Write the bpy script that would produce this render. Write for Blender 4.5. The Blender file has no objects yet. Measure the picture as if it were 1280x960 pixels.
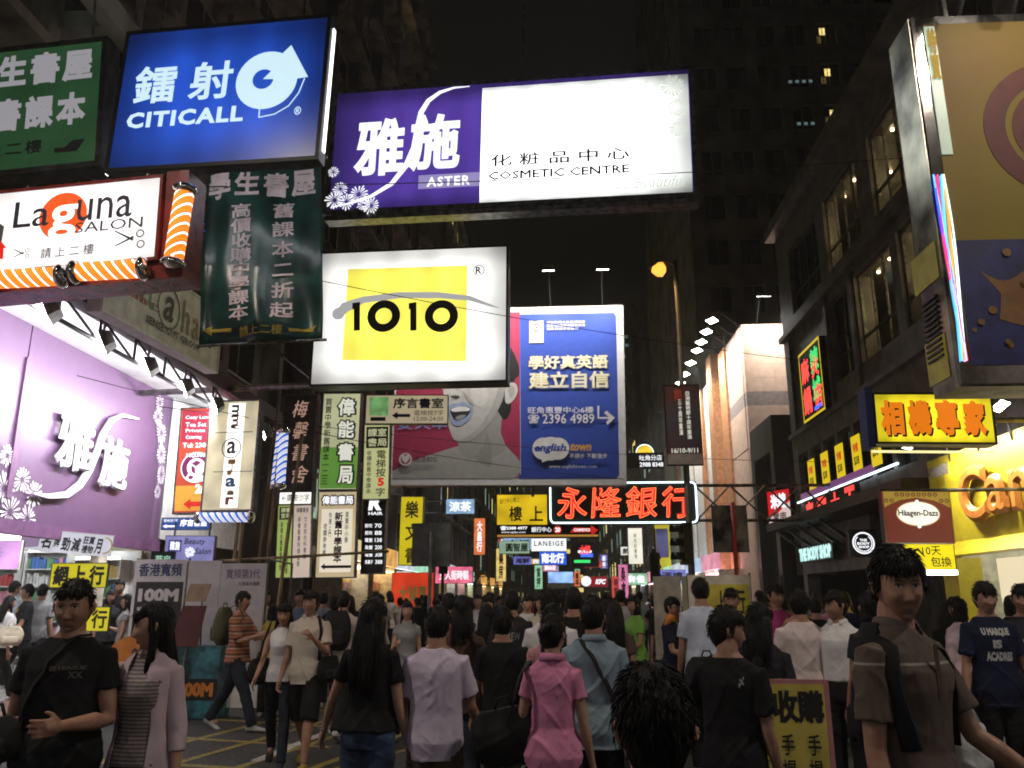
import bpy, math, random
import numpy as np
from mathutils import Vector, Matrix, noise
from mathutils.bvhtree import BVHTree

sc = bpy.context.scene
col = sc.collection
R = math.radians
rnd = random.Random(7)

# ------------------------------------------------------------------ camera
CH = 1.6
cd = bpy.data.cameras.new('camera'); cam = bpy.data.objects.new('camera', cd); col.objects.link(cam)
cd.sensor_width = 36; cd.lens = 36 * 1035 / 1280; cd.clip_start = 0.05; cd.clip_end = 1500
cam.location = (0, 0, CH); cam.rotation_euler = (R(90 + 14.52), 0, R(3.0))
sc.camera = cam
# ------------------------------------------------------------------ night sky, exposure
w = bpy.data.worlds.new('World'); sc.world = w; w.use_nodes = True
bg = w.node_tree.nodes['Background']; bg.inputs[0].default_value = (1.0, .84, .72, 1); bg.inputs[1].default_value = .003
sc.view_settings.view_transform = 'Standard'; sc.view_settings.look = 'None'; sc.view_settings.exposure = 0.0
sc.cycles.max_bounces = 5; sc.cycles.diffuse_bounces = 3; sc.cycles.glossy_bounces = 3; sc.cycles.transmission_bounces = 3
sc.cycles.transparent_max_bounces = 8; sc.cycles.sample_clamp_indirect = 4; sc.cycles.caustics_reflective = False; sc.cycles.caustics_refractive = False
sc.cycles.filter_width = 1.9; sc.cycles.use_denoising = True; sc.cycles.volume_bounces = 0

# ------------------------------------------------------------------ materials
MATS = {}
def pm(name, c, rough=.6, metal=0, var=.12, scale=6, bump=.15, spec=.4, stretch=(1, 1, 1), c2=None):
    if name in MATS: return MATS[name]
    m = bpy.data.materials.new(name); m.use_nodes = True; nt = m.node_tree; N = nt.nodes; L = nt.links
    b = N['Principled BSDF']; b.inputs['Roughness'].default_value = rough; b.inputs['Metallic'].default_value = metal
    b.inputs['Specular IOR Level'].default_value = spec
    tc = N.new('ShaderNodeTexCoord'); mp = N.new('ShaderNodeMapping'); mp.inputs['Scale'].default_value = stretch
    L.new(tc.outputs['Object'], mp.inputs[0])
    n = N.new('ShaderNodeTexNoise'); n.inputs['Scale'].default_value = scale; n.inputs['Detail'].default_value = 5
    L.new(mp.outputs[0], n.inputs[0])
    mx = N.new('ShaderNodeMix'); mx.data_type = 'RGBA'
    d = c2 or tuple(max(0, x * (1 - var * 2.2)) for x in c[:3])
    rp = N.new('ShaderNodeMapRange'); rp.inputs[1].default_value = .35; rp.inputs[2].default_value = .65
    L.new(n.outputs[0], rp.inputs[0]); L.new(rp.outputs[0], mx.inputs[0])
    mx.inputs[6].default_value = (*d[:3], 1); mx.inputs[7].default_value = (*[min(1, x * (1 + var * .4)) for x in c[:3]], 1)
    L.new(mx.outputs[2], b.inputs['Base Color'])
    if bump:
        bp = N.new('ShaderNodeBump'); bp.inputs['Strength'].default_value = bump; bp.inputs['Distance'].default_value = .02
        L.new(n.outputs[0], bp.inputs['Height']); L.new(bp.outputs[0], b.inputs['Normal'])
    MATS[name] = m
    return m
def em(name, c, s=1.0, var=0, scale=1.2, base=None):
    """light box face, lamp or neon: gives off light (var paints uneven noise into its strength)"""
    if name in MATS: return MATS[name]
    m = bpy.data.materials.new(name); m.use_nodes = True; nt = m.node_tree; N = nt.nodes; L = nt.links
    b = N['Principled BSDF']; b.inputs['Base Color'].default_value = (*(base or [x * .5 for x in c]), 1); b.inputs['Roughness'].default_value = .35
    b.inputs['Emission Color'].default_value = (*c, 1); b.inputs['Emission Strength'].default_value = s
    if var:
        tc = N.new('ShaderNodeTexCoord'); n = N.new('ShaderNodeTexNoise'); n.inputs['Scale'].default_value = scale; n.inputs['Detail'].default_value = 1
        L.new(tc.outputs['Object'], n.inputs[0])
        rp = N.new('ShaderNodeMapRange'); rp.inputs[1].default_value = .3; rp.inputs[2].default_value = .7
        rp.inputs[3].default_value = s * (1 - var); rp.inputs[4].default_value = s * (1 + var)
        L.new(n.outputs[0], rp.inputs[0]); L.new(rp.outputs[0], b.inputs['Emission Strength'])
    MATS[name] = m
    return m
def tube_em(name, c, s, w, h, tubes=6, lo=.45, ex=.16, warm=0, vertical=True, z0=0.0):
    """a light box sheet with tube bands and a weaker rim painted into its emission"""
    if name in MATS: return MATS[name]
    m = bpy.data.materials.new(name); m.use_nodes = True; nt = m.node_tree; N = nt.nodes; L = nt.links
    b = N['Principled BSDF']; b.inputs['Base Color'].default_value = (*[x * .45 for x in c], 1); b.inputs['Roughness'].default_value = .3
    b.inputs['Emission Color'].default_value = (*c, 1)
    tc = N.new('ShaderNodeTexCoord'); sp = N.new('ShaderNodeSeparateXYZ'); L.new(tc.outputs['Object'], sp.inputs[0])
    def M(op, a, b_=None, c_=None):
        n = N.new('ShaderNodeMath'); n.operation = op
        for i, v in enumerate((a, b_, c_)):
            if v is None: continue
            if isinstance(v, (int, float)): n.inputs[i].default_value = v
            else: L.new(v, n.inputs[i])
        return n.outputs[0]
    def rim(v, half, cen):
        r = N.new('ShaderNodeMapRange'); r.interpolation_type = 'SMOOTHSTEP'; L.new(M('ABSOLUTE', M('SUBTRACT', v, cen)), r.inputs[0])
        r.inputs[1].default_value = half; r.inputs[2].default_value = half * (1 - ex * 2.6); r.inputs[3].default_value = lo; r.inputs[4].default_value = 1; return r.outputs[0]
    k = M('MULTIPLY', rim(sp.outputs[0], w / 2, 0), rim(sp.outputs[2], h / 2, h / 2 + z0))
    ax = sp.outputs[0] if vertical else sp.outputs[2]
    wv = M('MULTIPLY_ADD', M('COSINE', M('MULTIPLY', ax, 2 * math.pi * tubes / (w if vertical else h))), .09, .93)  # tube bands put into the emission, no tubes stand behind
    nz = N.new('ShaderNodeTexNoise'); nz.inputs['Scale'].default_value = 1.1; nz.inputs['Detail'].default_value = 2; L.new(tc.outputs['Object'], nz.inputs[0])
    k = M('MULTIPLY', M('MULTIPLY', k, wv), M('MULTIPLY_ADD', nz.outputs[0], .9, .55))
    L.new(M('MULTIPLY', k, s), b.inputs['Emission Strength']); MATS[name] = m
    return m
def stripes(name, cols, axis=2, scale=8, rough=.8, emit=0, diag=0, wave='BANDS', bump=0):
    """repeating flat bands of given (colour, width) along an object axis"""
    if name in MATS: return MATS[name]
    m = bpy.data.materials.new(name); m.use_nodes = True; nt = m.node_tree; N = nt.nodes; L = nt.links
    b = N['Principled BSDF']; b.inputs['Roughness'].default_value = rough
    tc = N.new('ShaderNodeTexCoord'); sp = N.new('ShaderNodeSeparateXYZ'); L.new(tc.outputs['Object'], sp.inputs[0])
    mu = N.new('ShaderNodeMath'); mu.operation = 'MULTIPLY'; mu.inputs[1].default_value = scale; L.new(sp.outputs[axis], mu.inputs[0])
    src = mu.outputs[0]
    if diag:
        m2 = N.new('ShaderNodeMath'); m2.operation = 'MULTIPLY_ADD'; m2.inputs[1].default_value = diag * scale
        L.new(sp.outputs[(axis + 1) % 3], m2.inputs[0]); L.new(src, m2.inputs[2]); src = m2.outputs[0]
    fr = N.new('ShaderNodeMath'); fr.operation = 'FRACT'; L.new(src, fr.inputs[0])
    cr = N.new('ShaderNodeValToRGB'); cr.color_ramp.interpolation = 'CONSTANT'
    pos = 0; els = cr.color_ramp.elements
    tot = sum(wd for _, wd in cols)
    for i, (c, wd) in enumerate(cols):
        e = els[i] if i < 2 else els.new(pos)
        e.position = pos; e.color = (*c, 1); pos += wd / tot
    L.new(fr.outputs[0], cr.inputs[0]); L.new(cr.outputs[0], b.inputs['Base Color'])
    if emit: L.new(cr.outputs[0], b.inputs['Emission Color']); b.inputs['Emission Strength'].default_value = emit
    MATS[name] = m
    return m

BLK = pm('black_metal', (.02, .02, .022), .45, .6, bump=.05)
DARK = pm('dark_paint', (.035, .033, .03), .6)
STEEL = pm('weathered_steel', (.22, .21, .2), .4, .8, var=.3, scale=9)
CHROME = pm('polished_chrome', (.75, .74, .72), .08, 1, var=.05, bump=.04, scale=14)
GREYP = pm('grey_paint', (.28, .27, .25), .6, var=.25)
WHITEP = pm('white_paint', (.75, .74, .71), .5, var=.08)
CREAM = pm('cream_render', (.68, .6, .48), .7, var=.15)
CONC = pm('stained_concrete', (.25, .22, .185), .85, var=.4, scale=1.3, stretch=(1, 1, .35))
CONC2 = pm('brown_concrete', (.2, .17, .14), .85, var=.4, scale=1.1, stretch=(1, 1, .3))
CONC3 = pm('pale_concrete', (.26, .25, .23), .85, var=.35, scale=1.0, stretch=(1, 1, .3))
CLAD = pm('dark_stone_cladding', (.2, .18, .16), .42, var=.25, scale=2.2, spec=.5)
ASPH = pm('asphalt', (.05, .05, .048), .75, var=.3, scale=30, bump=.5)
YLINE = pm('yellow_road_paint', (.34, .26, .05), .6, var=.3, scale=22)
WLINE = pm('white_road_paint', (.6, .6, .57), .6, var=.3, scale=22)
PAVE = pm('red_paving', (.2, .11, .085), .75, var=.3, scale=9, bump=.3)
KERB = pm('kerb_stone', (.23, .22, .2), .8, var=.3, scale=9)
GLASSD = pm('dark_glass', (.012, .013, .014), .06, 0, var=.1, bump=.02, spec=.8)
BAMBOO = pm('bamboo', (.32, .23, .11), .55, var=.35, scale=5, stretch=(1, 1, .3))
CAB = pm('sign_cabinet', (.05, .05, .052), .4, .5, var=.4, scale=5)

WHI = em('white_light_box', (1, .985, .95), 2.6, .45, .8)
WHI2 = em('soft_white_light_box', (1, .97, .9), 1.25, .18)
WTXT = em('white_lit_letter', (.9, .95, 1), 1.15)
LAMPW = em('white_floodlight_lens', (1, .97, .92), 30)
TUBEW = em('fluorescent_tube', (.93, .98, 1), 6.5)
BLACKT = pm('black_print', (.012, .012, .014), .6, bump=0)
WARM = em('warm_downlight', (1, .72, .38), 14)

# ------------------------------------------------------------------ object helpers
def tag(o, label=None, cat=None, group=None, kind=None):
    if label: o['label'] = label
    if cat: o['category'] = cat
    if group: o['group'] = group
    if kind: o['kind'] = kind
    return o
def empty(name, loc, rz=0, label=None, cat=None, group=None, roll=0):
    o = bpy.data.objects.new(name, None); col.objects.link(o)
    o.location = loc; o.rotation_euler = (0, roll, rz); o.empty_display_size = .2
    return tag(o, label, cat, group)
def copy_tree(o, parent=None):
    c = o.copy(); col.objects.link(c); c.parent = parent
    for ch in list(o.children): copy_tree(ch, c)
    return c
class MB:
    def __init__(s): s.v = []; s.f = []; s.mi = []
    def add(s, vs, fs, mi=0):
        k = len(s.v); s.v += [tuple(v) for v in vs]; s.f += [tuple(i + k for i in f) for f in fs]; s.mi += [mi] * len(fs); return s
    def box(s, x0, x1, y0, y1, z0, z1, mi=0):
        return s.add([(x0, y0, z0), (x1, y0, z0), (x1, y1, z0), (x0, y1, z0), (x0, y0, z1), (x1, y0, z1), (x1, y1, z1), (x0, y1, z1)],
              [(0, 3, 2, 1), (4, 5, 6, 7), (0, 1, 5, 4), (1, 2, 6, 5), (2, 3, 7, 6), (3, 0, 4, 7)], mi)
    def tube(s, pts, rad, n=8, mi=0, cap=True, closed=False):
        pts = [Vector(p) for p in pts]; m = len(pts)
        rs = rad if isinstance(rad, (list, tuple)) else [rad] * m
        vs = []; up = None
        for i, p in enumerate(pts):
            d = (pts[(i + 1) % m] - pts[i - 1]) if closed else (pts[min(i + 1, m - 1)] - pts[max(i - 1, 0)])
            d.normalize()
            if up is None: up = Vector((0, 0, 1)) if abs(d.z) < .9 else Vector((0, 1, 0))
            a = d.cross(up)
            if a.length < 1e-4: a = d.cross(Vector((1, 0, 0)))
            a.normalize(); b = a.cross(d); up = b.copy() if abs(b.length) > .5 else up
            r = rs[i]; ra, rb = (r, r) if not isinstance(r, tuple) else r
            for k in range(n):
                t = 2 * math.pi * k / n
                vs.append(p + a * math.cos(t) * ra + b * math.sin(t) * rb)
        fs = []
        for i in range(m if closed else m - 1):
            j = (i + 1) % m
            for k in range(n): fs.append((i * n + k, i * n + (k + 1) % n, j * n + (k + 1) % n, j * n + k))
        if cap and not closed: fs += [tuple(range(n - 1, -1, -1)), tuple((m - 1) * n + k for k in range(n))]
        return s.add(vs, fs, mi)
    def prism(s, poly, y0, y1, mi=0):
        """poly in (x,z), counter-clockwise seen from -y; extruded from y0 (front) to y1"""
        n = len(poly)
        vs = [(x, y0, z) for x, z in poly] + [(x, y1, z) for x, z in poly]
        fs = [tuple(range(n)), tuple(range(2 * n - 1, n - 1, -1))] + [(i, i + n, (i + 1) % n + n, (i + 1) % n) for i in range(n)]
        return s.add(vs, fs, mi)
    def build(s, name, mats, parent=None, smooth=False, kind=None):
        me = bpy.data.meshes.new(name); me.from_pydata(s.v, [], s.f)
        mats = mats if isinstance(mats, (list, tuple)) else [mats]
        for m in mats: me.materials.append(m)
        if len(mats) > 1: me.polygons.foreach_set('material_index', s.mi)
        if smooth: me.polygons.foreach_set('use_smooth', [True] * len(me.polygons))
        me.update()
        o = bpy.data.objects.new(name, me); col.objects.link(o); o.parent = parent
        if kind: o['kind'] = kind
        return o
def link(name, me, parent, loc=(0, 0, 0)):
    o = bpy.data.objects.new(name, me); col.objects.link(o); o.parent = parent; o.location = loc; return o

# ------------------------------------------------------------------ lettering
_tc = {}
def glyphs(s, bold, shear, stroke=False, sp=1.0, vert=False):
    key = (s, bold, shear, stroke, sp, vert)
    if key in _tc: return _tc[key]
    c = bpy.data.curves.new('t', 'FONT'); c.body = s; c.size = 1; c.resolution_u = 6 if len(s) < 3 else 2 if len(s) < 14 else 1; c.shear = shear; c.space_character = sp
    if vert: c.body = '\n'.join(s); c.space_line = vert; c.align_x = 'CENTER'
    if stroke: c.fill_mode = 'NONE'
    c.bevel_depth = bold; c.bevel_resolution = 0
    o = bpy.data.objects.new('t', c); col.objects.link(o)
    dg = bpy.context.evaluated_depsgraph_get()
    me = bpy.data.meshes.new_from_object(o.evaluated_get(dg), depsgraph=dg)
    bpy.data.objects.remove(o)
    n = len(me.vertices); co = np.empty(n * 3); me.vertices.foreach_get('co', co); co = co.reshape(-1, 3)
    fs = [tuple(p.vertices) for p in me.polygons]
    _tc[key] = (co, fs); bpy.data.meshes.remove(me)
    return _tc[key]

class Panel:
    """a flat rectangle with its own frame: root at its lower left; all drawing in fractions (u right, v down)"""
    def __init__(s, root, w, h, x0=None, y=0, z0=0):
        s.root = root; s.w = w; s.h = h; s.x0 = -w / 2 if x0 is None else x0; s.y = y; s.z0 = z0; s.k = 0
    def P(s, u, v): return (s.x0 + u * s.w, s.z0 + (1 - v) * s.h)
    def lay(s): s.k += 1; return s.y - .002 - .0012 * s.k
    def text(s, t, u0, v0, u1, v1, m, bold=.012, shear=0, vert=False, thick=.001, stroke=False, name='lettering', sp=1.0, rot=0, keep=False, wob=0):
        co, fs = glyphs(t, bold, shear, stroke, sp, (1.05 if vert is True else vert) if vert else False)
        mn, mx = co.min(0), co.max(0)
        a = (co - mn) / np.maximum(mx - mn, 1e-6)
        if wob:
            a = a.copy(); a[:, 1] += wob * np.sin(a[:, 0] * 9.0); a[:, 0] += wob * .5 * np.sin(a[:, 1] * 7)
        (xa, za), (xb, zb) = s.P(u0, v1), s.P(u1, v0)
        if keep:
            r = (mx - mn); sc_ = min((xb - xa) / r[0], (zb - za) / r[1]); cx, cz = (xa + xb) / 2, (za + zb) / 2
            xa, xb = cx - r[0] * sc_ / 2, cx + r[0] * sc_ / 2; za, zb = cz - r[1] * sc_ / 2, cz + r[1] * sc_ / 2
        y = s.lay()
        X = xa + a[:, 0] * (xb - xa); Z = za + a[:, 1] * (zb - za)
        if rot:
            cx, cz = (xa + xb) / 2, (za + zb) / 2; c_, s_ = math.cos(rot), math.sin(rot)
            X, Z = cx + (X - cx) * c_ - (Z - cz) * s_, cz + (X - cx) * s_ + (Z - cz) * c_
        Y = y - a[:, 2] * thick
        b = MB(); b.v = list(zip(X.tolist(), Y.tolist(), Z.tolist())); b.f = fs; b.mi = [0] * len(fs)
        return b.build(name, m, s.root)
    def poly(s, pts, m, name='printed_patch', thick=.001, n=None):
        b = MB(); y = s.lay(); q = [s.P(*p) for p in pts]
        ar = sum(q[i][0] * q[(i + 1) % len(q)][1] - q[(i + 1) % len(q)][0] * q[i][1] for i in range(len(q)))
        if ar < 0: q.reverse()
        b.prism(q, y, y + thick); return b.build(name, m, s.root)
    def rect(s, u0, v0, u1, v1, m, name='printed_patch', thick=.001): return s.poly([(u0, v0), (u0, v1), (u1, v1), (u1, v0)], m, name, thick)
    def disc(s, u, v, r, m, name='printed_disc', ry=None, n=36, a0=0, a1=None, inner=0):
        """r in fraction of height"""
        rx = r * s.h / s.w; ry = ry or r; a1 = a1 if a1 is not None else 2 * math.pi
        full = abs(a1 - a0 - 2 * math.pi) < 1e-3
        ang = [a0 + (a1 - a0) * i / n for i in range(n if full else n + 1)]
        if not inner: return s.poly([(u + rx * math.cos(t), v - ry * math.sin(t)) for t in ang] + ([] if full else [(u, v)]), m, name)
        b = MB(); y = s.lay()
        for i in range(n):
            t0, t1 = a0 + (a1 - a0) * i / n, a0 + (a1 - a0) * (i + 1) / n
            q = [s.P(u + rx * k * math.cos(t), v - ry * k * math.sin(t)) for t, k in ((t0, inner), (t0, 1), (t1, 1), (t1, inner))]
            b.prism(q, y, y + .001)
        return b.build(name, m, s.root)
    def stroke(s, pts, wd, m, name='painted_stroke', thick=.001):
        """polyline of (u,v,width factor)"""
        b = MB(); y = s.lay(); q = [Vector(s.P(p[0], p[1])) for p in pts]; n = len(q); L_, R_ = [], []
        for i in range(n):
            d = (q[min(i + 1, n - 1)] - q[max(i - 1, 0)]).normalized(); nn = Vector((-d.y, d.x)); k = wd * (pts[i][2] if len(pts[i]) > 2 else 1) / 2
            L_.append(q[i] + nn * k); R_.append(q[i] - nn * k)
        for i in range(n - 1): b.prism([R_[i], R_[i + 1], L_[i + 1], L_[i]], y, y + thick)
        return b.build(name, m, s.root)
    def burst(s, u, v, r, m, n=14, name='flower_print', seed=0):
        """a firework-like flower of thin petals"""
        g = random.Random(seed); b = MB(); y = s.lay(); cx, cz = s.P(u, v); r = r * s.h
        for i in range(n):
            t = 2 * math.pi * i / n + g.uniform(-.08, .08); l = r * g.uniform(.8, 1.05); c_, s_ = math.cos(t), math.sin(t); w_ = r * .07
            q = [(cx + c_ * r * .18, cz + s_ * r * .18), (cx + c_ * l * .85 + s_ * w_, cz + s_ * l * .85 - c_ * w_), (cx + c_ * l, cz + s_ * l), (cx + c_ * l * .85 - s_ * w_, cz + s_ * l * .85 + c_ * w_)]
            b.prism(q, y, y + .001)
        return b.build(name, m, s.root)
def curve(fn, n=16): return [fn(i / n) for i in range(n + 1)]

def sign(name, label, cat, c, w, h, face, yaw=0, roll=0, depth=.25, fr=.05, frm=None, cab=None, group=None, hang=0, side=None):
    """box sign: c = centre of its front; root sits at the bottom centre of the box"""
    yw, rl = R(yaw), R(-roll)
    root = empty(name, (0, 0, 0), yw, label, cat, group)
    root.rotation_mode = 'XYZ'
    M = Matrix.Translation(Vector(c)) @ Matrix.Rotation(yw, 4, 'Z') @ Matrix.Rotation(rl, 4, 'Y') @ Matrix.Translation(Vector((0, 0, -h / 2)))
    root.matrix_world = M
    MB().box(-w / 2, w / 2, .03, depth, 0, h).build('cabinet', cab or CAB, root)
    if fr:
        b = MB(); f = fr
        for x0, x1, z0, z1 in ((-w / 2, w / 2, h - f, h), (-w / 2, w / 2, 0, f), (-w / 2, -w / 2 + f, f, h - f), (w / 2 - f, w / 2, f, h - f)):
            b.box(x0, x1, -.012, .028, z0, z1)
        b.build('frame', frm or STEEL, root)
    f = fr
    MB().box(-w / 2 + f, w / 2 - f, 0, .027, f, h - f).build('face_panel', face, root)
    if hang:
        for x in (-w * .35, w * .35): MB().tube([(x, depth * .5, h - .01), (x, depth * .5, h + hang)], .018, 6).build('hanger', STEEL, root)
    return root, Panel(root, w - 2 * f, h - 2 * f, z0=f)
# ================================================================== the setting
def sheet(name, x0, x1, y0, y1, z, m, kind='structure'):
    b = MB(); b.add([(x0, y0, z), (x1, y0, z), (x1, y1, z), (x0, y1, z)], [(0, 1, 2, 3)]); return b.build(name, m, None, kind=kind)
sheet('ground', -700, 700, -700, 1200, -.03, pm('far_ground', (.06, .06, .055), .9, scale=.5))
sheet('road', -6, 6, -25, 240, -.012, ASPH)
def kerbed(x0, x1, y0, y1, kx):
    MB().box(x0, x1, y0, y1, -.05, .12).build('pavement', PAVE, None, kind='structure')
    n = max(1, int((y1 - y0) / 1.0)); sgn = 1 if kx > 0 else -1
    me = None
    k = bpy.data.objects.new('kerb', None); col.objects.link(k); k['kind'] = 'structure'; k.location = (kx, y0, 0)
    for i in range(n):
        if me is None:
            o = MB().box(-.09, .09, .006, (y1 - y0) / n - .006, -.05, .135).build('kerbstone', KERB, k); me = o.data
        else: link('kerbstone', me, k, (0, i * (y1 - y0) / n, 0))
kerbed(-8.3, -6.1, -12, 17, -6.0); kerbed(6.1, 8.3, -12, 28, 6.0)
kerbed(-8.3, -6.1, 22, 62, -6.0); kerbed(6.1, 8.3, 34, 75, 6.0)
# painted junction box: a lattice of yellow lines, one white lane line
b = MB()
def gline(b, x0, y0, x1, y1, wd, z=-.008):
    d = Vector((x1 - x0, y1 - y0)).normalized() * wd / 2; n = (-d.y, d.x)
    b.add([(x0 - n[0], y0 - n[1], z), (x0 + n[0], y0 + n[1], z), (x1 + n[0], y1 + n[1], z), (x1 - n[0], y1 - n[1], z)], [(0, 3, 2, 1)])
for k in range(5): gline(b, -5.2, 9.1 + k * 1.5, -2.6 + k * .05, 8.1 + k * 1.35 + .4, .11)
for k in range(4): gline(b, -4.9 + k * .75, 7.6, -3.3 + k * .75, 14.5, .1, -.0075)
b.build('junction_box_marking', YLINE, None, kind='structure')
b = MB(); gline(b, -3.1, 9.0, -2.7, 12.4, .12, -.0065); gline(b, -2.6, 13.6, -2.2, 17, .12, -.0065); b.build('lane_line', WLINE, None, kind='structure')
b = MB(); gline(b, -2.3, 8.4, -.6, 12, .1); gline(b, -1.5, 7.6, 2.6, 9.2, .1); b.build('diagonal_road_marking', YLINE, None, kind='structure')

# ------------------------------------------------------------------ a window mesh shared by a facade
def glass_mat():
    m = bpy.data.materials.new('window_glass'); m.use_nodes = True; nt = m.node_tree; N = nt.nodes; L = nt.links; N.remove(N['Principled BSDF'])
    t = N.new('ShaderNodeBsdfTransparent'); t.inputs[0].default_value = (.82, .84, .82, 1); g = N.new('ShaderNodeBsdfGlossy'); g.inputs['Roughness'].default_value = .04
    x = N.new('ShaderNodeMixShader'); x.inputs[0].default_value = .1; L.new(t.outputs[0], x.inputs[1]); L.new(g.outputs[0], x.inputs[2])
    L.new(x.outputs[0], N['Material Output'].inputs[0]); return m
GLASS = glass_mat()
BLUEW = em('bluish_lit_window', (.5, .75, .8), .22, .5, 3)
YELW = em('yellow_lit_window', (1, .78, .25), 1.1, .5, 5)
GREENW = em('greenish_lit_window', (.55, .8, .6), .35, .6, 4)
def window_mesh(w, h, pane, axis, div=2):
    """frame, mullions and pane; axis 'x' = facade facing +-x (window lies in y,z), 'y' = facing -y"""
    b = MB(); f = .06
    def bx(a0, a1, d0, d1, z0, z1, mi):
        if axis == 'y': b.box(a0, a1, d0, d1, z0, z1, mi)
        else: b.box(d0, d1, a0, a1, z0, z1, mi)
    bx(-w / 2, w / 2, -.03, .03, h - f, h, 0); bx(-w / 2, w / 2, -.03, .03, 0, f, 0)
    bx(-w / 2, -w / 2 + f, -.03, .03, f, h - f, 0); bx(w / 2 - f, w / 2, -.03, .03, f, h - f, 0)
    for i in range(1, div): bx(-w / 2 + w * i / div - .02, -w / 2 + w * i / div + .02, -.025, .025, f, h - f, 0)
    bx(-w / 2 + f, w / 2 - f, -.008, .008, f, h - f, 1)
    me = bpy.data.meshes.new('window'); me.from_pydata(b.v, [], b.f); me.materials.append(GREYP); me.materials.append(pane)
    me.polygons.foreach_set('material_index', b.mi); return me
def side_block(name, label, side, xf, y0, y1, z0, z1, wall, fh, bw, litp=.1, seed=0, group=None, ww=.62, wh=.55, deep=8, acs=True, ledge=.3, cat='building', first=None):
    """a street block whose windowed facade looks across the street (side -1: stands left, +1: right)"""
    g = random.Random(seed)
    root = empty(name, (xf, y0, 0), 0, label, cat, group); s = side; d = deep
    b = MB(); b.box(min(0, s * d), max(0, s * d), 0, y1 - y0, z0, z1)
    b.build('wall', wall, root)
    nf = int((z1 - z0) / fh); nb = max(1, int((y1 - y0) / bw)); bw = (y1 - y0) / nb
    bl = MB(); pl = MB()
    for i in range(nf + 1):
        z = z0 + i * fh
        if z < z1: bl.box(min(-s * ledge, -s * .003), max(-s * ledge, -s * .003), -.05, y1 - y0 + .05, z, z + .18)
    for j in range(nb + 1): pl.box(min(-s * ledge * .6, -s * .003), max(-s * ledge * .6, -s * .003), j * bw - .13, j * bw + .13, z0 + .2, z1 - .1)
    bl.build('floor_ledge', wall, root); pl.build('pilaster', wall, root)
    wm = {}
    for i in range(nf):
        for j in range(nb):
            r = g.random(); t = 'd' if r > litp else ('g' if r < litp * .4 else 'y' if r < litp * .7 else 'b')
            if t not in wm: wm[t] = window_mesh(bw * ww, fh * wh, dict(d=GLASSD, g=GREENW, y=YELW, b=BLUEW)[t], 'x')
            link('window', wm[t], root, (-s * .04, (j + .5) * bw, z0 + i * fh + fh * .28))
    if acs:
        am = None
        for k in range(int(nf * nb * .25)):
            i, j = g.randrange(nf), g.randrange(nb)
            loc = (-s * .3, (j + .5) * bw + g.uniform(-.2, .2), z0 + i * fh + fh * .28 - .0)
            if am is None: o = MB().box(-.25, .25, -.35, .35, -.02, .42).build('air_conditioner', GREYP, root); o.location = loc; am = o.data
            else: link('air_conditioner', am, root, loc)
    return root

# ------------------------------------------------------------------ left row
LA = side_block('tenement_block', 'grimy concrete tenement above the purple cosmetics shop, its ledges hanging over the signs', -1, -8, 3, 21.5, 6.1, 27, CONC, 3.1, 3.1, .04, 3, ledge=.9)
b = MB()
for i, y in enumerate((5.5, 7.2, 8.9, 10.6)): b.box(0, 1.25, y - 3 - .14, y - 3 + .14, 10.0, 10.3)
b.box(1.25, 1.5, .5, 9.5, 9.95, 10.35); b.build('canopy_beam', CONC3, LA)
b = MB(); b.tube([(1.1, 8.6, 6.2), (1.1, 8.6, 14)], .07, 8); b.tube([(.98, 5.1, 6.2), (.98, 5.1, 14)], .05, 8); b.tube([(1.0, 12.3, 6.2), (1.0, 12.3, 20)], .06, 8); b.build('drain_pipe', GREYP, LA, True)
# ground floor structure of that block, round the open shops
MB().box(-8, 0, 5.2 - .2, 5.2, 0, 6.08).box(-8, -5.2, 5.2, 18.5, 0, 6.08).box(-8, 0, 13.3, 13.6, 0, 6.08).box(-5.2, 0, 5.2, 13.3, 5.95, 6.08).box(-5.2, 0, 13.6, 18.5, 5.95, 6.08).build('ground_floor_wall', CREAM, LA)
LB = side_block('tenement_block', 'dark tenement block at the left behind the bookshop signboards, with balconies', -1, -8, 25, 47, 0, 36, CONC2, 3.2, 3.4, .1, 5, ledge=.7)
side_block('tenement_block', 'narrow tenement in the left row with green lit windows above the yellow upstairs sign', -1, -6.9, 47.5, 70, 0, 30, CONC3, 3.1, 2.6, .5, 8, ledge=.5)
side_block('tenement_block', 'left row block further up the street beyond the white cosmetics light box', -1, -7, 70.5, 110, 0, 26, CONC, 3.2, 4, .3, 9, ledge=.4, acs=False)
side_block('tenement_block', 'farthest block of the left row, near the vanishing point of the street', -1, -7, 110.5, 190, 0, 30, CONC2, 3.3, 6, .4, 10, ledge=.3, acs=False)

# ------------------------------------------------------------------ right: dark stone commercial building with restaurant windows
RB = empty('commercial_building', (8, 9, 0), 0, 'dark stone clad building at right with warm restaurant windows in slanting rows', 'building')
ROOMW = pm('restaurant_interior_wall', (.35, .28, .12), .7, var=.3, scale=2)
rows = [(4.55, 6.15, [(y, y + 1.05, 'low') for y in (9.6, 10.9, 12.2, 13.5, 14.8, 16.1, 17.4)]),
        (7.5, 9.9, [(1.0, 3.6, 'dark'), (4.2, 6.9, 'dark'), (7.5, 9.3, 'lit'), (9.7, 12.1, 'lit'), (12.5, 14.1, 'dark')]),
        (10.75, 13.0, [(1.0, 3.6, 'dark'), (4.2, 7.0, 'dark'), (7.5, 10.3, 'lit'), (11.2, 13.9, 'lit'), (14.6, 17.6, 'dark')])]
LY = 19.0; b = MB(); z = 0
MB().box(2.0, 10, 0, LY, 4.4, 14.0).box(.45, 1.99, 0, .1, 4.4, 14.0).box(.45, 1.99, LY - .1, LY, 4.4, 14.0).build('core_wall', CLAD, RB)
b.box(0, .45, 0, LY, 4.0, 4.55)
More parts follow.
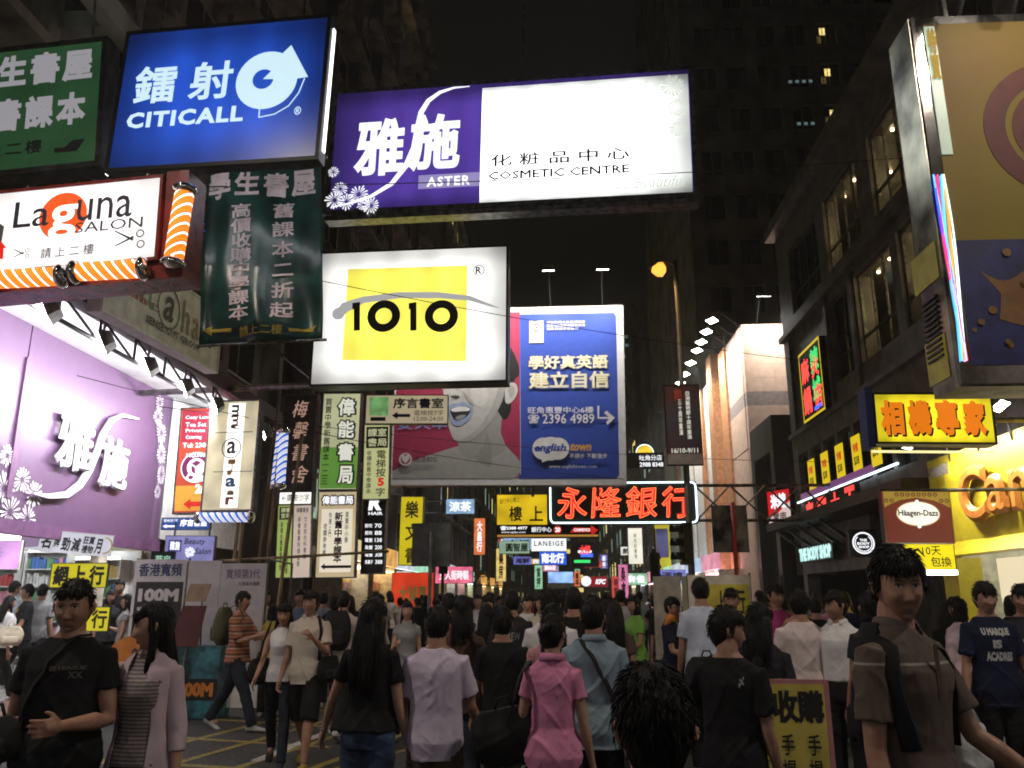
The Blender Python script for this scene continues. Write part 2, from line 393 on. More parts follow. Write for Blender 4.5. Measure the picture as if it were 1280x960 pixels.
zprev = 4.55
dlm = None; pane_low = None
for z0, z1, ops in rows:
    if z0 > zprev: b.box(0, .45, 0, LY, zprev, z0)
    MB().box(.46, 1.94, .11, LY - .11, z0 - .3, z0 - .2).box(.46, 1.94, .11, LY - .11, z1 + .1, z1 + .2).build('floor_slab', CLAD, RB)
    if z1 > 7: MB().box(1.95, 1.99, .11, LY - .11, z0 - .15, z1 + .05).build('room_wall', ROOMW, RB)
    ye = 0
    for y0, y1, t in ops:
        b.box(0, .45, ye, y0, z0, z1); ye = y1
        fr = MB(); f = .05
        for a in ((y0, y1, z0, z0 + f), (y0, y1, z1 - f, z1), (y0, y0 + f, z0 + f, z1 - f), (y1 - f, y1, z0 + f, z1 - f)): fr.box(.12, .2, *a)
        if t != 'low':
            nd = max(2, round((y1 - y0) / .7))
            for q in range(1, nd): fr.box(.13, .19, y0 + (y1 - y0) * q / nd - .02, y0 + (y1 - y0) * q / nd + .02, z0 + f, z1 - f)
            fr.box(.125, .195, y0 + f, y1 - f, z0 + (z1 - z0) * .3 - .025, z0 + (z1 - z0) * .3 + .025)
        fo = fr.build('window', STEEL, RB)
        MB().box(.155, .165, y0 + f, y1 - f, z0 + f, z1 - f).build('pane', GLASS if t == 'lit' else GLASSD, fo)
        if t == 'lit':
            for q, (ly, lx) in enumerate(((.12, .12), (.25, .32), (.4, .2), (.55, .4), (.7, .3), (.82, .15), (.92, .36))):
                if dlm is None: o = MB().tube([(0, 0, -.02), (0, 0, .03)], .045, 10).build('downlight', WARM, RB); dlm = o.data; o.location = (lx + .2, y0 + (y1 - y0) * ly, z1 + .04)
                else: link('downlight', dlm, RB, (.5 + (q * .45) % 1.3, y0 + (y1 - y0) * ly, z1 + .04))
            ld = bpy.data.lights.new('room_light', 'POINT'); ld.energy = 38; ld.color = (1, .74, .36); ld.shadow_soft_size = .2; lo = bpy.data.objects.new('room_light', ld); col.objects.link(lo); lo.parent = RB; lo.location = (1.1, (y0 + y1) / 2, z1 - .5)
    b.box(0, .45, ye, LY, z0, z1); zprev = z1
b.box(0, .45, 0, LY, zprev, 14.0); b.box(-.35, .45, -.1, LY + .1, 14.003, 14.4)
b.box(-.18, -.003, 0, LY, 10.15, 10.32); b.box(-.12, -.003, 0, LY, 6.75, 6.9)
for y in (3.9, 7.25, 12.3, 14.35, 18.2): b.box(-.1, -.003, y - .1, y + .1, 6.91, 10.14)
b.build('wall', CLAD, RB)
CANOP = pm('bronze_canopy', (.09, .075, .06), .4, .5, var=.2)
MB().box(-1.0, -.003, 8.2, 19.3, 3.72, 3.98).build('canopy', CANOP, RB)
# ground floor of it
b = MB(); b.box(0, .4, 12.8, 13.4, 0, 3.7); b.box(0, .4, 18.6, 19, 0, 3.7); b.box(.0, .35, 13.4, 18.6, 2.35, 3.7); b.box(3.5, 3.8, 0, 19, 0, 4.38); b.box(.41, 3.5, 0, 19, 4.0, 4.38)
b.build('ground_floor_wall', CLAD, RB)
for i in range(5):
    o = MB().add([(-.95, -.05, 3.7), (-.95, .05, 3.7), (0, .05, 3.05), (0, -.05, 3.05), (-.95, -.05, 3.62), (-.95, .05, 3.62), (0, .05, 2.9), (0, -.05, 2.9)], [(0, 1, 2, 3), (4, 7, 6, 5), (0, 4, 5, 1), (1, 5, 6, 2), (2, 6, 7, 3), (3, 7, 4, 0)]).build('canopy_bracket', STEEL, RB); o.location = (0, 13.8 + i * 1.1, 0)
# red neon and white tube line under the yellow posters
REDN = em('red_neon', (1, .06, .05), 1.6)
REDF = em('red_tube_fill', (.85, .03, .03), .7)
# gate block with two dark openings
GB = empty('entrance_block', (8, 30.5, 0), 0, 'low black block with tall dark openings before the pale floodlit wall', 'building')
b = MB(); DG = pm('black_stone', (.04, .037, .035), .35, var=.2)
b.box(0, .5, 0, .5, 0, 8.2).box(2.9, 3.6, 0, .5, 0, 8.2).box(.5, 2.9, 0, .5, 6.9, 8.2).box(0, .5, 3.0, 3.45, 0, 8.2).box(0, .5, .5, 3.0, 6.9, 8.2).box(.5, 3.6, .5, 3.45, 8.0, 8.2).box(3.0, 3.6, .5, 3.45, 0, 8.0).box(.0, 2.9, .05, .4, 0, 2.4)
b.build('wall', DG, GB)
# ------------------------------------------------------------------ pale floodlit block with orange stripe
def brick_mat(name, c, sc_=1.6):
    m = bpy.data.materials.new(name); m.use_nodes = True; nt = m.node_tree; N = nt.nodes; L = nt.links; b = N['Principled BSDF']; b.inputs['Roughness'].default_value = .6
    tc = N.new('ShaderNodeTexCoord'); mp = N.new('ShaderNodeMapping'); mp.inputs['Rotation'].default_value = (R(90), 0, 0); L.new(tc.outputs['Object'], mp.inputs[0])
    br = N.new('ShaderNodeTexBrick'); br.inputs['Scale'].default_value = sc_; br.inputs['Mortar Size'].default_value = .008; br.inputs['Brick Width'].default_value = 1.4
    br.inputs['Color1'].default_value = (*c, 1); br.inputs['Color2'].default_value = (*[x * .85 for x in c], 1); br.inputs['Mortar'].default_value = (*[x * .55 for x in c], 1)
    L.new(mp.outputs[0], br.inputs[0]); L.new(br.outputs[0], b.inputs['Base Color']); return m
PAN = None and brick_mat('pale_stone_panels', (.6, .54, .5))
PANEL_S = pm('smooth_pale_panel', (.62, .45, .36), .55, var=.08, scale=3)
ORG = pm('orange_panel', (.55, .26, .12), .5, var=.15)
PB = empty('department_store', (8, 34, 0), 0, 'pale stone store building at right lit by floodlights, with orange stripes down its side', 'building')
MB().box(.3, 12, .3, 26, 0, 12.7).build('core_wall', CONC3, PB)
pm_ = None
for i in range(9):      # stone facing laid course by course on the front
    z0 = 7.6 + i * .59
    if i == 6 - 0: pass
    for j in range(2):
        m = pm('grey_stone_band', (.3, .25, .24), .6) if i == 6 - 3 else PANEL_S
        if i != 3 or True:
            o = MB().box(j * 1.25 + .003, j * 1.25 + 1.247, 0, .28, z0 + .003, z0 + .587).build('stone_panel', m, PB)
MB().box(2.52, 12, 0, .28, 0, 12.9).box(0, 2.5, .06, .28, 0, 7.59).build('front_wall', PANEL_S, PB)
for i in range(9):
    z0 = 7.6 + i * .59
    for j in range(2):
        m = pm('grey_stone_band', (.3, .25, .24)) if i == 3 else PANEL_S
        MB().box(-.02, .29, .3 + j * 1.5 + .003, .3 + j * 1.5 + 1.497, z0 + .003, z0 + .587).build('stone_panel', m, PB)
MB().box(-.01, .29, .3, 3.3, 0, 7.59).build('side_wall', PANEL_S, PB)
for y0, y1, p, m, z1 in ((3.31, 4.7, .12, ORG, 12.9), (4.71, 5.7, -.1, CONC3, 12.6), (5.71, 6.9, .3, ORG, 13.3), (6.91, 9.4, .05, WHITEP, 12.4), (9.41, 10.2, .2, ORG, 12.4), (10.21, 13.2, .1, WHITEP, 12.2), (13.21, 14.2, .0, GREYP, 12.2), (14.21, 19.0, .12, WHITEP, 12.2), (19.01, 20, .25, ORG, 12.3), (20.01, 26, .1, WHITEP, 12)):
    MB().box(-p, .29, y0, y1, 2.9, z1).build('fin_panel' if m is not ORG else 'orange_stripe', m, PB)
def floodlight(c, tgt, power, label, group, size=.34, arm=None, spread=1.9, colr=(1, .93, .84), catg='floodlight'):
    d = (Vector(tgt) - Vector(c)).normalized()
    root = empty('floodlight', c, 0, label, catg, group)
    rot = d.to_track_quat('-Z', 'Y'); root.rotation_euler = rot.to_euler()
    s = size / 2
    b = MB(); b.add([(-s * .7, -s * .4, .16), (s * .7, -s * .4, .16), (s * .7, s * .4, .16), (-s * .7, s * .4, .16), (-s, -s * .65, 0), (s, -s * .65, 0), (s, s * .65, 0), (-s, s * .65, 0)],
              [(0, 1, 2, 3), (0, 4, 5, 1), (1, 5, 6, 2), (2, 6, 7, 3), (3, 7, 4, 0)]).build('housing', GREYP, root)
    MB().box(-s * .94, s * .94, -s * .6, s * .6, -.004, .004).build('lens', LAMPW, root)
    ld = bpy.data.lights.new('floodlight_beam', 'AREA'); ld.shape = 'RECTANGLE'; ld.size = size; ld.size_y = size * .65; ld.energy = power; ld.color = colr; ld.spread = spread
    lo = bpy.data.objects.new('floodlight_beam', ld); col.objects.link(lo); lo.parent = root; lo.location = (0, 0, -.02)
    if arm:
        Mi = Matrix.Translation(Vector(c)) @ rot.to_matrix().to_4x4(); Mi.invert()
        MB().tube([Mi @ Vector(p) for p in arm], .02, 6).build('arm', STEEL, root)
    return root
ORD_ = ['first', 'second', 'third', 'fourth', 'fifth', 'sixth', 'seventh', 'eighth', 'ninth', 'tenth']
for i, y in enumerate((34.6, 36.0, 37.4, 38.6, 40.6, 42.6, 44.2, 45.8, 47.2, 49.0)):
    floodlight((6.9, y, 13.3 - i * .05), (7.7, y - .5, 9.5), 150, ORD_[i] + ' from the near end of the floodlights over the striped side of the pale store', 'floodlights along the store side', .6, arm=[(6.9, y, 13.5 - i * .05), (7.2, y, 13.75), (8.2, y, 12.9)])
for x in (8.75, 9.75):
    floodlight((x, 32.9, 13.75), (x, 34.1, 10.5), 85, ('left' if x < 9 else 'right') + ' of the two floodlights above the front of the pale store', 'pair of floodlights over the store front', .55, arm=[(x, 32.9, 13.9), (x, 33.4, 14.1), (x, 34.5, 12.95)])
# ------------------------------------------------------------------ dark high tower behind
TW = empty('office_tower', (9.0, 50, 0), 0, 'tall dark tower block with three small yellow lit windows', 'building')
TWM = pm('tower_concrete', (.30, .265, .235), .85, var=.25, scale=.5)
MB().box(0, 30, .5, 25, 0, 62).build('core_wall', TWM, TW)
b = MB()
for j in range(11): b.box(1.0 + j * 2.07 + 1.42 - .0, 1.0 + (j + 1) * 2.07, 0, .5, 0, 62)
b.box(-.0, 1.0, 0, .5, 0, 62)
b.build('pier', TWM, TW)
b = MB()
for i in range(19): b.box(1.0, 23.7, .12, .49, i * 3.2 + 2.3 - .6, i * 3.2 + 3.3 - .2)
b.build('spandrel', TWM, TW)
wd_ = window_mesh(1.40, 2.05, GLASSD, 'y', 2); wb = window_mesh(1.40, 2.05, BLUEW, 'y', 2); wy = window_mesh(.5, .7, YELW, 'y', 2)
for i in range(1, 19):
    for j in range(11):
        z = i * 3.2 - .1; x = 1.0 + j * 2.07 + .71
        link('window', wb if (i, j) in ((3, 6), (5, 8)) else wd_, TW, (x, .38, z + .0))
for z in (39.2, 36.0, 32.85): o = link('small_window', wy, TW, (9.65 + (39.2 - z) * .02, -.06, z - .35))
for z, x, n in ((35.2, 7.2, 4), (32.0, 7.5, 3), (28.9, 7.9, 3), (25.6, 8.2, 1)):
    for k in range(n): link('small_window', bpy.data.meshes.get('bluepane') or (lambda m: m)(window_mesh(.36, .34, BLUEW, 'y', 1)), TW, (x + k * .45, -.06, z))
side_block('commercial_building', 'right row block far up the street beyond the orange striped store', 1, 7.5, 75, 120, 0, 26, CONC3, 3.3, 5, .35, 21, ledge=.3, acs=False)
side_block('commercial_building', 'farthest block of the right row', 1, 7.5, 121, 200, 0, 34, CONC2, 3.3, 6, .35, 22, ledge=.3, acs=False)
o = side_block('commercial_building', 'mid distance right building with yellow hoarding behind the traffic lights', 1, 7.2, 61, 74, 0, 15, CONC3, 3.3, 3.2, .3, 23, ledge=.3)
# block closing the view
CB = empty('tower_block', (0, 205, 0), 0, 'dark tower closing the street in the far distance with a few lit panes', 'building')
MB().box(-30, 40, 0, 20, 0, 22).box(1, 16, -2, -.01, 0, 34).build('wall', CONC2, CB)
wf = window_mesh(1.6, 1.1, YELW, 'y', 1); wg = window_mesh(1.6, 1.1, BLUEW, 'y', 1)
for i in range(10):
    for j in range(5):
        if rnd.random() < .45: link('window', rnd.choice([wf, wg, wg]), CB, (2.6 + j * 3, -2.05, 3 + i * 3))
# distant lit tower above billboard (tiny lit panes)
CT = empty('tower_block', (18, 260, 0), 0, 'distant tower between the blue billboard and the lamp post, rows of pale lit windows', 'building')
MB().box(0, 16, 0, 15, 0, 96).build('wall', CONC2, CT)
for i, z in enumerate((84, 81, 77, 75)):
    for j in range(4): link('window', wg if rnd.random() < .8 else wf, CT, (3 + j * 2.6 + rnd.uniform(-.3, .3), -.05, z))
# ================================================================== signs over the street
def S(r, g, b): return tuple(((x / 255) / 12.92 if x < 11 else ((x / 255 + .055) / 1.055) ** 2.4) for x in (r, g, b))
class Q:
    """drawing aid: reads positions measured on a sign's face in the units it was measured in (corners tl,tr,br,bl)"""
    def __init__(s, pan, c): s.p = pan; s.c = [Vector(x) for x in c]
    def uv(s, x, y):
        a, b, c, d = s.c; u = v = .5
        for _ in range(8):
            top = a.lerp(b, u); bot = d.lerp(c, u); v = (y - top.y) / (bot.y - top.y)
            l = a.lerp(d, v); r = b.lerp(c, v); u = (x - l.x) / (r.x - l.x)
        return u, v
    def t(s, txt, x0, y0, x1, y1, m, **k):
        xm, ym = (x0 + x1) / 2, (y0 + y1) / 2
        return s.p.text(txt, s.uv(x0, ym)[0], s.uv(xm, y0)[1], s.uv(x1, ym)[0], s.uv(xm, y1)[1], m, **k)
    def r(s, x0, y0, x1, y1, m, name='printed_patch'):
        xm, ym = (x0 + x1) / 2, (y0 + y1) / 2
        return s.p.rect(s.uv(x0, ym)[0], s.uv(xm, y0)[1], s.uv(x1, ym)[0], s.uv(xm, y1)[1], m, name)
    def poly(s, pts, m, name='printed_patch'): return s.p.poly([s.uv(*q) for q in pts], m, name)
    def stroke(s, pts, wd, m, name='painted_stroke'): return s.p.stroke([(*s.uv(q[0], q[1]), *q[2:]) for q in pts], wd, m, name)
    def disc(s, x, y, r, m, name='printed_disc', **k):
        u, v = s.uv(x, y); h = (s.c[3].y - s.c[0].y + s.c[2].y - s.c[1].y) / 2; return s.p.disc(u, v, r / h, m, name, **k)
    def burst(s, x, y, r, m, **k):
        u, v = s.uv(x, y); h = (s.c[3].y - s.c[0].y); return s.p.burst(u, v, r / h, m, **k)

# ---- dark green board, top left
GRN = em('dark_green_lit_sheet', S(36, 70, 42), .8, .25); GREYT = em('grey_lit_print', S(168, 165, 172), .72)
r_, p = sign('book_shop_sign', 'dark green board with thick grey Chinese lettering, cut by the left picture edge', 'sign', (-6.65, 9, 7.66), 2.0, 1.87, GRN, -1, 4.1, .3, .07, CAB, hang=1.2)
q = Q(p, [(-54, 70), (138, 48), (114, 205), (-56, 219)])
q.t('學生書屋', -50, 66, 121, 108, GREYT, bold=.045, sp=1.25); q.t('舊書課本', -50, 122, 108, 164, GREYT, bold=.045, sp=1.3)
q.t('請上二樓', -40, 180, 52, 197, BLACKT, bold=.02, sp=1.3); q.poly([(67, 188), (80, 187), (90, 178), (105, 177), (94, 192), (68, 194)], BLACKT, 'arrow_print')
# ---- blue light box
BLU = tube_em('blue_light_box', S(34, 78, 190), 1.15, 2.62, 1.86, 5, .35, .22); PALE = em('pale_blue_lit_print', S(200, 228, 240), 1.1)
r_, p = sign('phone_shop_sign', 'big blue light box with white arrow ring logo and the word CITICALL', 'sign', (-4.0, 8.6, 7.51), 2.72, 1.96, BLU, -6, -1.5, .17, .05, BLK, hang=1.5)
q = Q(p, [(167, 47), (408, 22), (394, 194), (135, 208)])
q.t('鐳 射', 172, 82, 293, 128, PALE, bold=.022); q.t('CITICALL', 161, 138, 306, 157, PALE, bold=.04, sp=1.14)
LK = em('leaking_tube', (.95, .97, 1), 3.2)
MB().box(1.362, 1.375, .06, .12, .15, 1.8).build('edge_tube', LK, r_); MB().box(-1.375, -1.362, .04, .09, .0, .75).build('edge_tube', LK, r_); MB().box(-1.1, 1.2, .18, .24, .06, .12).build('added_banner_tube', em('added_banner_tube', (.95, .97, 1), 14), r_)  # hidden tube behind the box, added to light the cloth banner
R0 = q.disc(335, 102, 35, PALE, 'ring_logo')
q.poly([(331, 92), (365, 58), (385, 98), (372, 100), (336, 101)], PALE, 'arrow_logo'); q.disc(331, 101, 12, em('logo_blue', S(32, 74, 182), 1.1), 'logo_eye')
q.poly([(331, 101), (348, 84), (352, 101)], PALE, 'logo_notch')
q.stroke([(326, 148), (345, 144), (362, 134), (374, 118), (381, 100)], .014, PALE, 'logo_outline'); q.stroke([(326, 148), (327, 136)], .014, PALE, 'logo_outline')
q.t('®', 369, 135, 377, 145, PALE, bold=.01)
# ---- white Laguna salon box
RED = pm('dark_red_lacquer', (.22, .02, .015), .25, var=.2, spec=.6)
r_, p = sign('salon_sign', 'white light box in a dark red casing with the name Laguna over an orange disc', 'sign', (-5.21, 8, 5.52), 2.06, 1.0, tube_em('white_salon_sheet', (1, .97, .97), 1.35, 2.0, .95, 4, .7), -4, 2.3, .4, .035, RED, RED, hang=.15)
MB().box(1.04, 1.3, .04, .42, -.12, 1.05).build('casing_end', RED, r_); MB().box(-1.2, 1.3, .04, .42, -.2, -.001).build('casing_foot', RED, r_)
q = Q(p, [(-14, 241), (203, 222), (190, 320), (-20, 343)])
ORD = em('orange_disc_print', S(226, 84, 30), 1.0); DKT = pm('dark_blue_print', (.03, .03, .06), .5, bump=0)
q.disc(80, 270, 30, ORD); q.t('La', 18, 250, 63, 284, DKT, bold=.004); q.t('una', 98, 246, 166, 274, DKT, bold=.004); q.t('g', 63, 256, 97, 300, WHI2, bold=.02)
q.t('SALON', 96, 275, 178, 288, DKT, bold=.002); q.t('請 上 二 樓', 54, 308, 118, 321, DKT, bold=.008)
for cx, cy, s_ in ((163, 298, 1), (31, 318, .55)):
    q.stroke([(cx - 19 * s_, cy - 9 * s_, .5), (cx + 3 * s_, cy + 2 * s_)], .022 * s_ + .004, DKT, 'scissors_print'); q.stroke([(cx - 19 * s_, cy + 10 * s_, .5), (cx + 4 * s_, cy - 2 * s_)], .022 * s_ + .004, DKT, 'scissors_print')
    q.disc(cx + 12 * s_, cy - 6 * s_, 5 * s_, DKT, 'scissors_print', inner=.7); q.disc(cx + 12 * s_, cy + 7 * s_, 5 * s_, DKT, 'scissors_print', inner=.7)
q.poly([(-6, 326), (-6, 318), (0, 318), (0, 312), (-4, 312), (4, 303), (12, 312), (8, 312), (8, 326)], em('red_print', S(210, 40, 25), .9), 'arrow_print')
# ---- barber poles
OSTR = stripes('orange_white_helix', [(S(235, 120, 30), .45), (S(255, 245, 235), .25), (S(190, 50, 20), .1), (S(235, 130, 35), .2)], 2, 9, emit=1.5, diag=-.8)
BSTR = stripes('blue_white_helix', [(S(50, 100, 200), .4), (S(235, 240, 250), .35), (S(150, 60, 70), .06), (S(235, 240, 250), .19)], 2, 8, emit=.9, diag=-.8)
def barber(c, L, r, m, label, horiz=False, tilt=0, yaw=0):
    root = empty('barber_pole', c, 0, label, 'barber pole', None); root.rotation_euler = (0, (R(90) if horiz else 0) + R(tilt), yaw)
    MB().tube([(0, 0, .08), (0, 0, L - .08)], r, 18).build('striped_cylinder', m, root, True)
    cg = pm('clear_tube', (.9, .9, .9), .05)
    for z0, z1 in ((-.04, .09), (L - .09, L + .04)):
        MB().tube([(0, 0, z0), (0, 0, z0 + .03), (0, 0, (z0 + z1) / 2), (0, 0, z1 - .03), (0, 0, z1)], [r * .5, r * 1.15, r * 1.35, r * 1.15, r * .6], 18).build('chrome_cap', CHROME, root, True)
    MB().tube([(0, r, L * .5), (0, r + .25, L * .5)], .02, 6).build('mount', STEEL, root)
    return root
barber((-3.98, 7.9, 4.98), .9, .1, OSTR, 'upright glowing orange and white striped barber pole right of the salon sign', tilt=3)
barber((-6.0, 7.9, 4.86), .86, .1, OSTR, 'horizontal orange striped barber pole under the salon sign, the left one of the pair', True, -2)
barber((-5.05, 7.9, 4.93), .78, .1, OSTR, 'horizontal orange striped barber pole under the salon sign, the right one of the pair', True, -2)
barber((-4.93, 14.6, 4.03 - .5), 1.05, .085, BSTR, 'upright blue and white barber pole beside the glass salon box')
barber((-6.32, 14.4, 2.98), 1.0, .085, BSTR, 'horizontal blue and white barber pole under the glass salon box', True)
barber((-5.55, 16.0, 3.7), 1.2, .05, BSTR, 'thin upright blue barber pole beside the brown calligraphy sign')
# ---- dark green cloth banner
bm_ = MB(); n_ = 22; W_, H_ = 1.58, 2.58
for j in range(n_ + 1):
    for i in range(n_ + 1):
        u, v = i / n_, j / n_; x = (u - .5) * W_ * (1 + .02 * math.sin(v * 5)); z = v * H_
        y = .05 * math.sin(u * 9 + v * 2) * (1 - v * .5) + .03 * math.sin(v * 11 + u * 7) + .02 * math.sin(u * 23)
        bm_.v.append((x, y, z))
for j in range(n_):
    for i in range(n_): a = j * (n_ + 1) + i; bm_.f.append((a, a + 1, a + n_ + 2, a + n_ + 1)); bm_.mi.append(0)
bn = empty('cloth_banner', (-3.77, 10, 4.8), R(3), 'dark green cloth banner with faded pink Chinese characters hanging below the blue light box', 'banner')
bn.rotation_euler = (0, R(-3.0), R(3))
VIN = pm('dark_green_vinyl', (.015, .07, .058), .28, var=.3, spec=.5, bump=.3, scale=3)
o = bm_.build('cloth', VIN, bn, True); md = o.modifiers.new('t', 'SOLIDIFY'); md.thickness = .006
MB().tube([(-.85, 0, 2.6), (.85, 0, 2.6)], .025, 8).tube([(-.82, .02, -.01), (.85, .02, -.01)], .02, 8).build('batten', STEEL, bn)
p = Panel(bn, W_, H_, y=-.1); q = Q(p, [(258, 205), (412, 196), (404, 424), (262, 430)])
PK = em('faded_pink_print', S(160, 140, 146), .55, 0); PKd = pm('faded_pink_paint', (.85, .7, .72), .7, bump=0); YP = pm('ochre_paint', (.62, .45, .06), .7, bump=0)
bt = []
bt.append(q.t('學生書屋', 262, 214, 402, 248, PKd, bold=.035, sp=1.25)); bt.append(q.t('高價收購中學課本', 294, 258, 321, 401, PKd, bold=.022, vert=1.0)); bt.append(q.t('舊課本二折起', 345, 254, 373, 399, PKd, bold=.018, vert=1.2))
bt.append(q.t('請上二樓', 308, 408, 359, 420, YP, bold=.01)); bt.append(q.poly([(264, 412), (274, 406), (274, 410), (298, 410), (298, 414), (274, 414), (274, 418)], YP, 'arrow_print')); bt.append(q.poly([(366, 411), (385, 411), (398, 406), (392, 414), (367, 416)], YP, 'arrow_print'))
def clothy(x, z):
    u, v = x / W_ + .5, z / H_
    return .05 * math.sin(u * 9 + v * 2) * (1 - v * .5) + .03 * math.sin(v * 11 + u * 7) + .02 * math.sin(u * 23)
for o in bt:
    for vv in o.data.vertices: vv.co.y = clothy(vv.co.x, vv.co.z) - .012 + (vv.co.y + .11) * .4
# ---- cosmetics light box over the road
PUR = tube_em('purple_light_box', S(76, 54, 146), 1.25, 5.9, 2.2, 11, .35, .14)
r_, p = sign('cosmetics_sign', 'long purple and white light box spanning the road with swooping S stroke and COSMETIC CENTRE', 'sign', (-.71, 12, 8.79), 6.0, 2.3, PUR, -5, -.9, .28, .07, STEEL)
q = Q(p, [(415, 117), (866, 84), (870, 244), (410, 262)])
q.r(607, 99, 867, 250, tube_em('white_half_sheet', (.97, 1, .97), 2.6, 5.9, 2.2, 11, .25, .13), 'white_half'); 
WP = em('white_lit_print', (.95, .96, 1), 1.25); LIL = em('lilac_lit_print', S(150, 140, 190), 1.0)
q.r(527, 218, 606, 235, LIL, 'name_strip'); q.t('ASTER', 538, 221, 594, 233, WP, bold=.03, sp=1.2)
q.t('雅', 441, 148, 507, 220, WP, bold=.035); q.t('施', 514, 142, 580, 214, WP, bold=.035)
sw = [(591, 106, .15), (570, 108, .4), (552, 114, .7), (537, 125, .95), (528, 140, 1.1), (524, 160, 1.15), (520, 185, 1.15), (510, 208, 1.1), (492, 230, .9), (466, 245, .65), (440, 253, .4), (415, 258, .15)]
q.stroke(sw, .085, WP, 'swoosh_print')
GR2 = pm('grey_print', (.16, .18, .2), .6, bump=0); GR3 = em('faint_grey_print', S(205, 212, 200), 1.0)
q.t('化 粧 品 中 心', 620, 190, 793, 206, GR2, bold=.014); q.t('COSMETIC CENTRE', 617, 212, 793, 223, GR2, bold=.024); q.t('be Beautiful', 777, 224, 862, 238, GR3, bold=.0, shear=.4)
for i, (x, y, rr) in enumerate(((424, 236, 9), (417, 250, 12), (433, 252, 11), (449, 243, 12), (466, 257, 11), (456, 256, 8), (414, 216, 7))): q.burst(x, y, rr, WP, seed=i, n=16)
for i, (x, y, rr) in enumerate(((845, 107, 14), (820, 104, 10), (760, 107, 10), (852, 136, 12), (852, 165, 10))): q.burst(x, y, rr, GR3, seed=i + 20, n=18)
b = MB()
for x in (-2.7, 0.2, 2.7): b.tube([(x, .25, 2.3), (x * .9, .4, 6)], .02, 6)
b.box(-3.0, 3.0, .02, .26, -.10, -.01); b.tube([(-3, .2, 2.2), (-7.3, 1.2, 3.5)], .06, 8); b.tube([(-3, .3, .2), (-7.3, .9, .2)], .06, 8); b.build('support_frame', STEEL, r_)
# ---- 1010 box
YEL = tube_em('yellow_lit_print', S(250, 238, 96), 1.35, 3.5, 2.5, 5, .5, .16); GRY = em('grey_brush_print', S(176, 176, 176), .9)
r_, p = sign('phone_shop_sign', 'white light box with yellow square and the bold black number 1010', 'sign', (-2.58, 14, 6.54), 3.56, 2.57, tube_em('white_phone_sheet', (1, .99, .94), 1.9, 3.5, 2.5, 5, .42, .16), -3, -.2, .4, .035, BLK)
q = Q(p, [(397, 316), (636, 306), (634, 477), (387, 483)])
q.poly([(434, 336), (587, 331), (585, 454), (427, 453)], YEL, 'yellow_square')
q.stroke([(422, 396, 1.3), (430, 386, 1.6), (455, 376, 1), (500, 370, .9), (550, 370, .9), (590, 374, .7), (615, 383, .35), (628, 387, .1)], .13, GRY, 'brush_stroke')
for x, y in ((422, 394),): q.disc(x, y, 8, GRY, 'brush_stroke')
for cx in (480.5, 554): q.disc(cx, 397, 20.5, BLACKT, 'digit_zero', inner=.5)
for cx in (445.5, 518): q.poly([(cx - 5.5, 380.5), (cx + 4.5, 379), (cx + 4.5, 415.5), (cx - 3.5, 416), (cx - 3.5, 388), (cx - 5.5, 389)], BLACKT, 'digit_one')
q.disc(601.5, 337.5, 7, BLACKT, 'trademark_ring', inner=.86); q.t('R', 597.5, 333, 605, 342, BLACKT, bold=.03)
b = MB(); b.tube([(-1.7, .3, 2.4), (-5.3, .6, 2.9)], .06, 8); b.tube([(-1.7, .3, .1), (-5.3, .6, .1)], .06, 8); b.tube([(-1.7, .3, .1), (-5.3, .6, 2.9)], .03, 6)
for x in (-1.2, 1.2): b.tube([(x, .3, 2.5), (x, .3, 5.5)], .012, 5)
b.build('support_frame', STEEL, r_)
# ---- blue and crimson billboard with singer
def D(name, c, k=1.0): return pm(name, tuple(x * k for x in c), .55, var=.05, bump=0)
r_, p = sign('billboard', 'large floodlit billboard, crimson half with a laughing grey face and blue half with phone number', 'billboard', (-1.15, 20, 6.53), 5.78, 4.55, D('billboard_white', (.72, .74, .78)), -3, -.8, .4, .04, WHITEP)
q = Q(p, [(497, 388), (780, 382), (780, 606), (490, 606)])
BB = D('billboard_blue', (.025, .07, .42)); CR = D('billboard_crimson', (.36, .025, .085)); SK = pm('billboard_grey_skin', (.42, .42, .42), .55, var=.3, scale=1.1, bump=0); LP = D('billboard_blue_lips', (.22, .34, .7)); WH = D('billboard_print_white', (.8, .8, .8)); BK = D('billboard_black', (.01, .01, .012)); YL = D('billboard_yellow', (.75, .68, .25))
q.poly([(492, 392), (652, 389), (652, 599), (491, 599)], CR, 'crimson_ground')
q.poly([(652, 392), (770, 390), (773, 394), (773, 595), (769, 600), (650, 600), (653, 594)], BB, 'blue_ground')
def spl(pts, n=5):
    out = []; k = len(pts)
    for i in range(k):
        p0, p1, p2, p3 = [Vector(pts[(i + d_) % k]) for d_ in (-1, 0, 1, 2)]
        for t in range(n): u = t / n; out.append(tuple(.5 * ((2 * p1) + (p2 - p0) * u + (2 * p0 - 5 * p1 + 4 * p2 - p3) * u * u + (3 * p1 - p0 - 3 * p2 + p3) * u ** 3)))
    return out
def tone(k): return D('grey_print_%d' % int(k * 100), (k, k, k * .98))
q.poly([(491, 591), (506, 583), (530, 574), (552, 567), (572, 561), (600, 558), (628, 545), (634, 560), (646, 572), (652, 580), (652, 591), (648, 598), (640, 600), (491, 600)], tone(.40), 'shoulder_print')
q.poly(spl([(574, 545), (586, 530), (600, 500), (632, 500), (630, 520), (628, 545), (634, 565), (610, 575), (580, 572)]), tone(.33), 'neck_print')
q.poly(spl([(596, 575), (606, 560), (610, 545), (616, 560), (614, 585)]), tone(.28), 'neck_shade_print')
q.poly(spl([(596, 418), (634, 430), (648, 452), (651, 470), (645, 478), (641, 503), (640, 518), (632, 527), (622, 510), (620, 470), (610, 440)]), BK, 'hair_print')
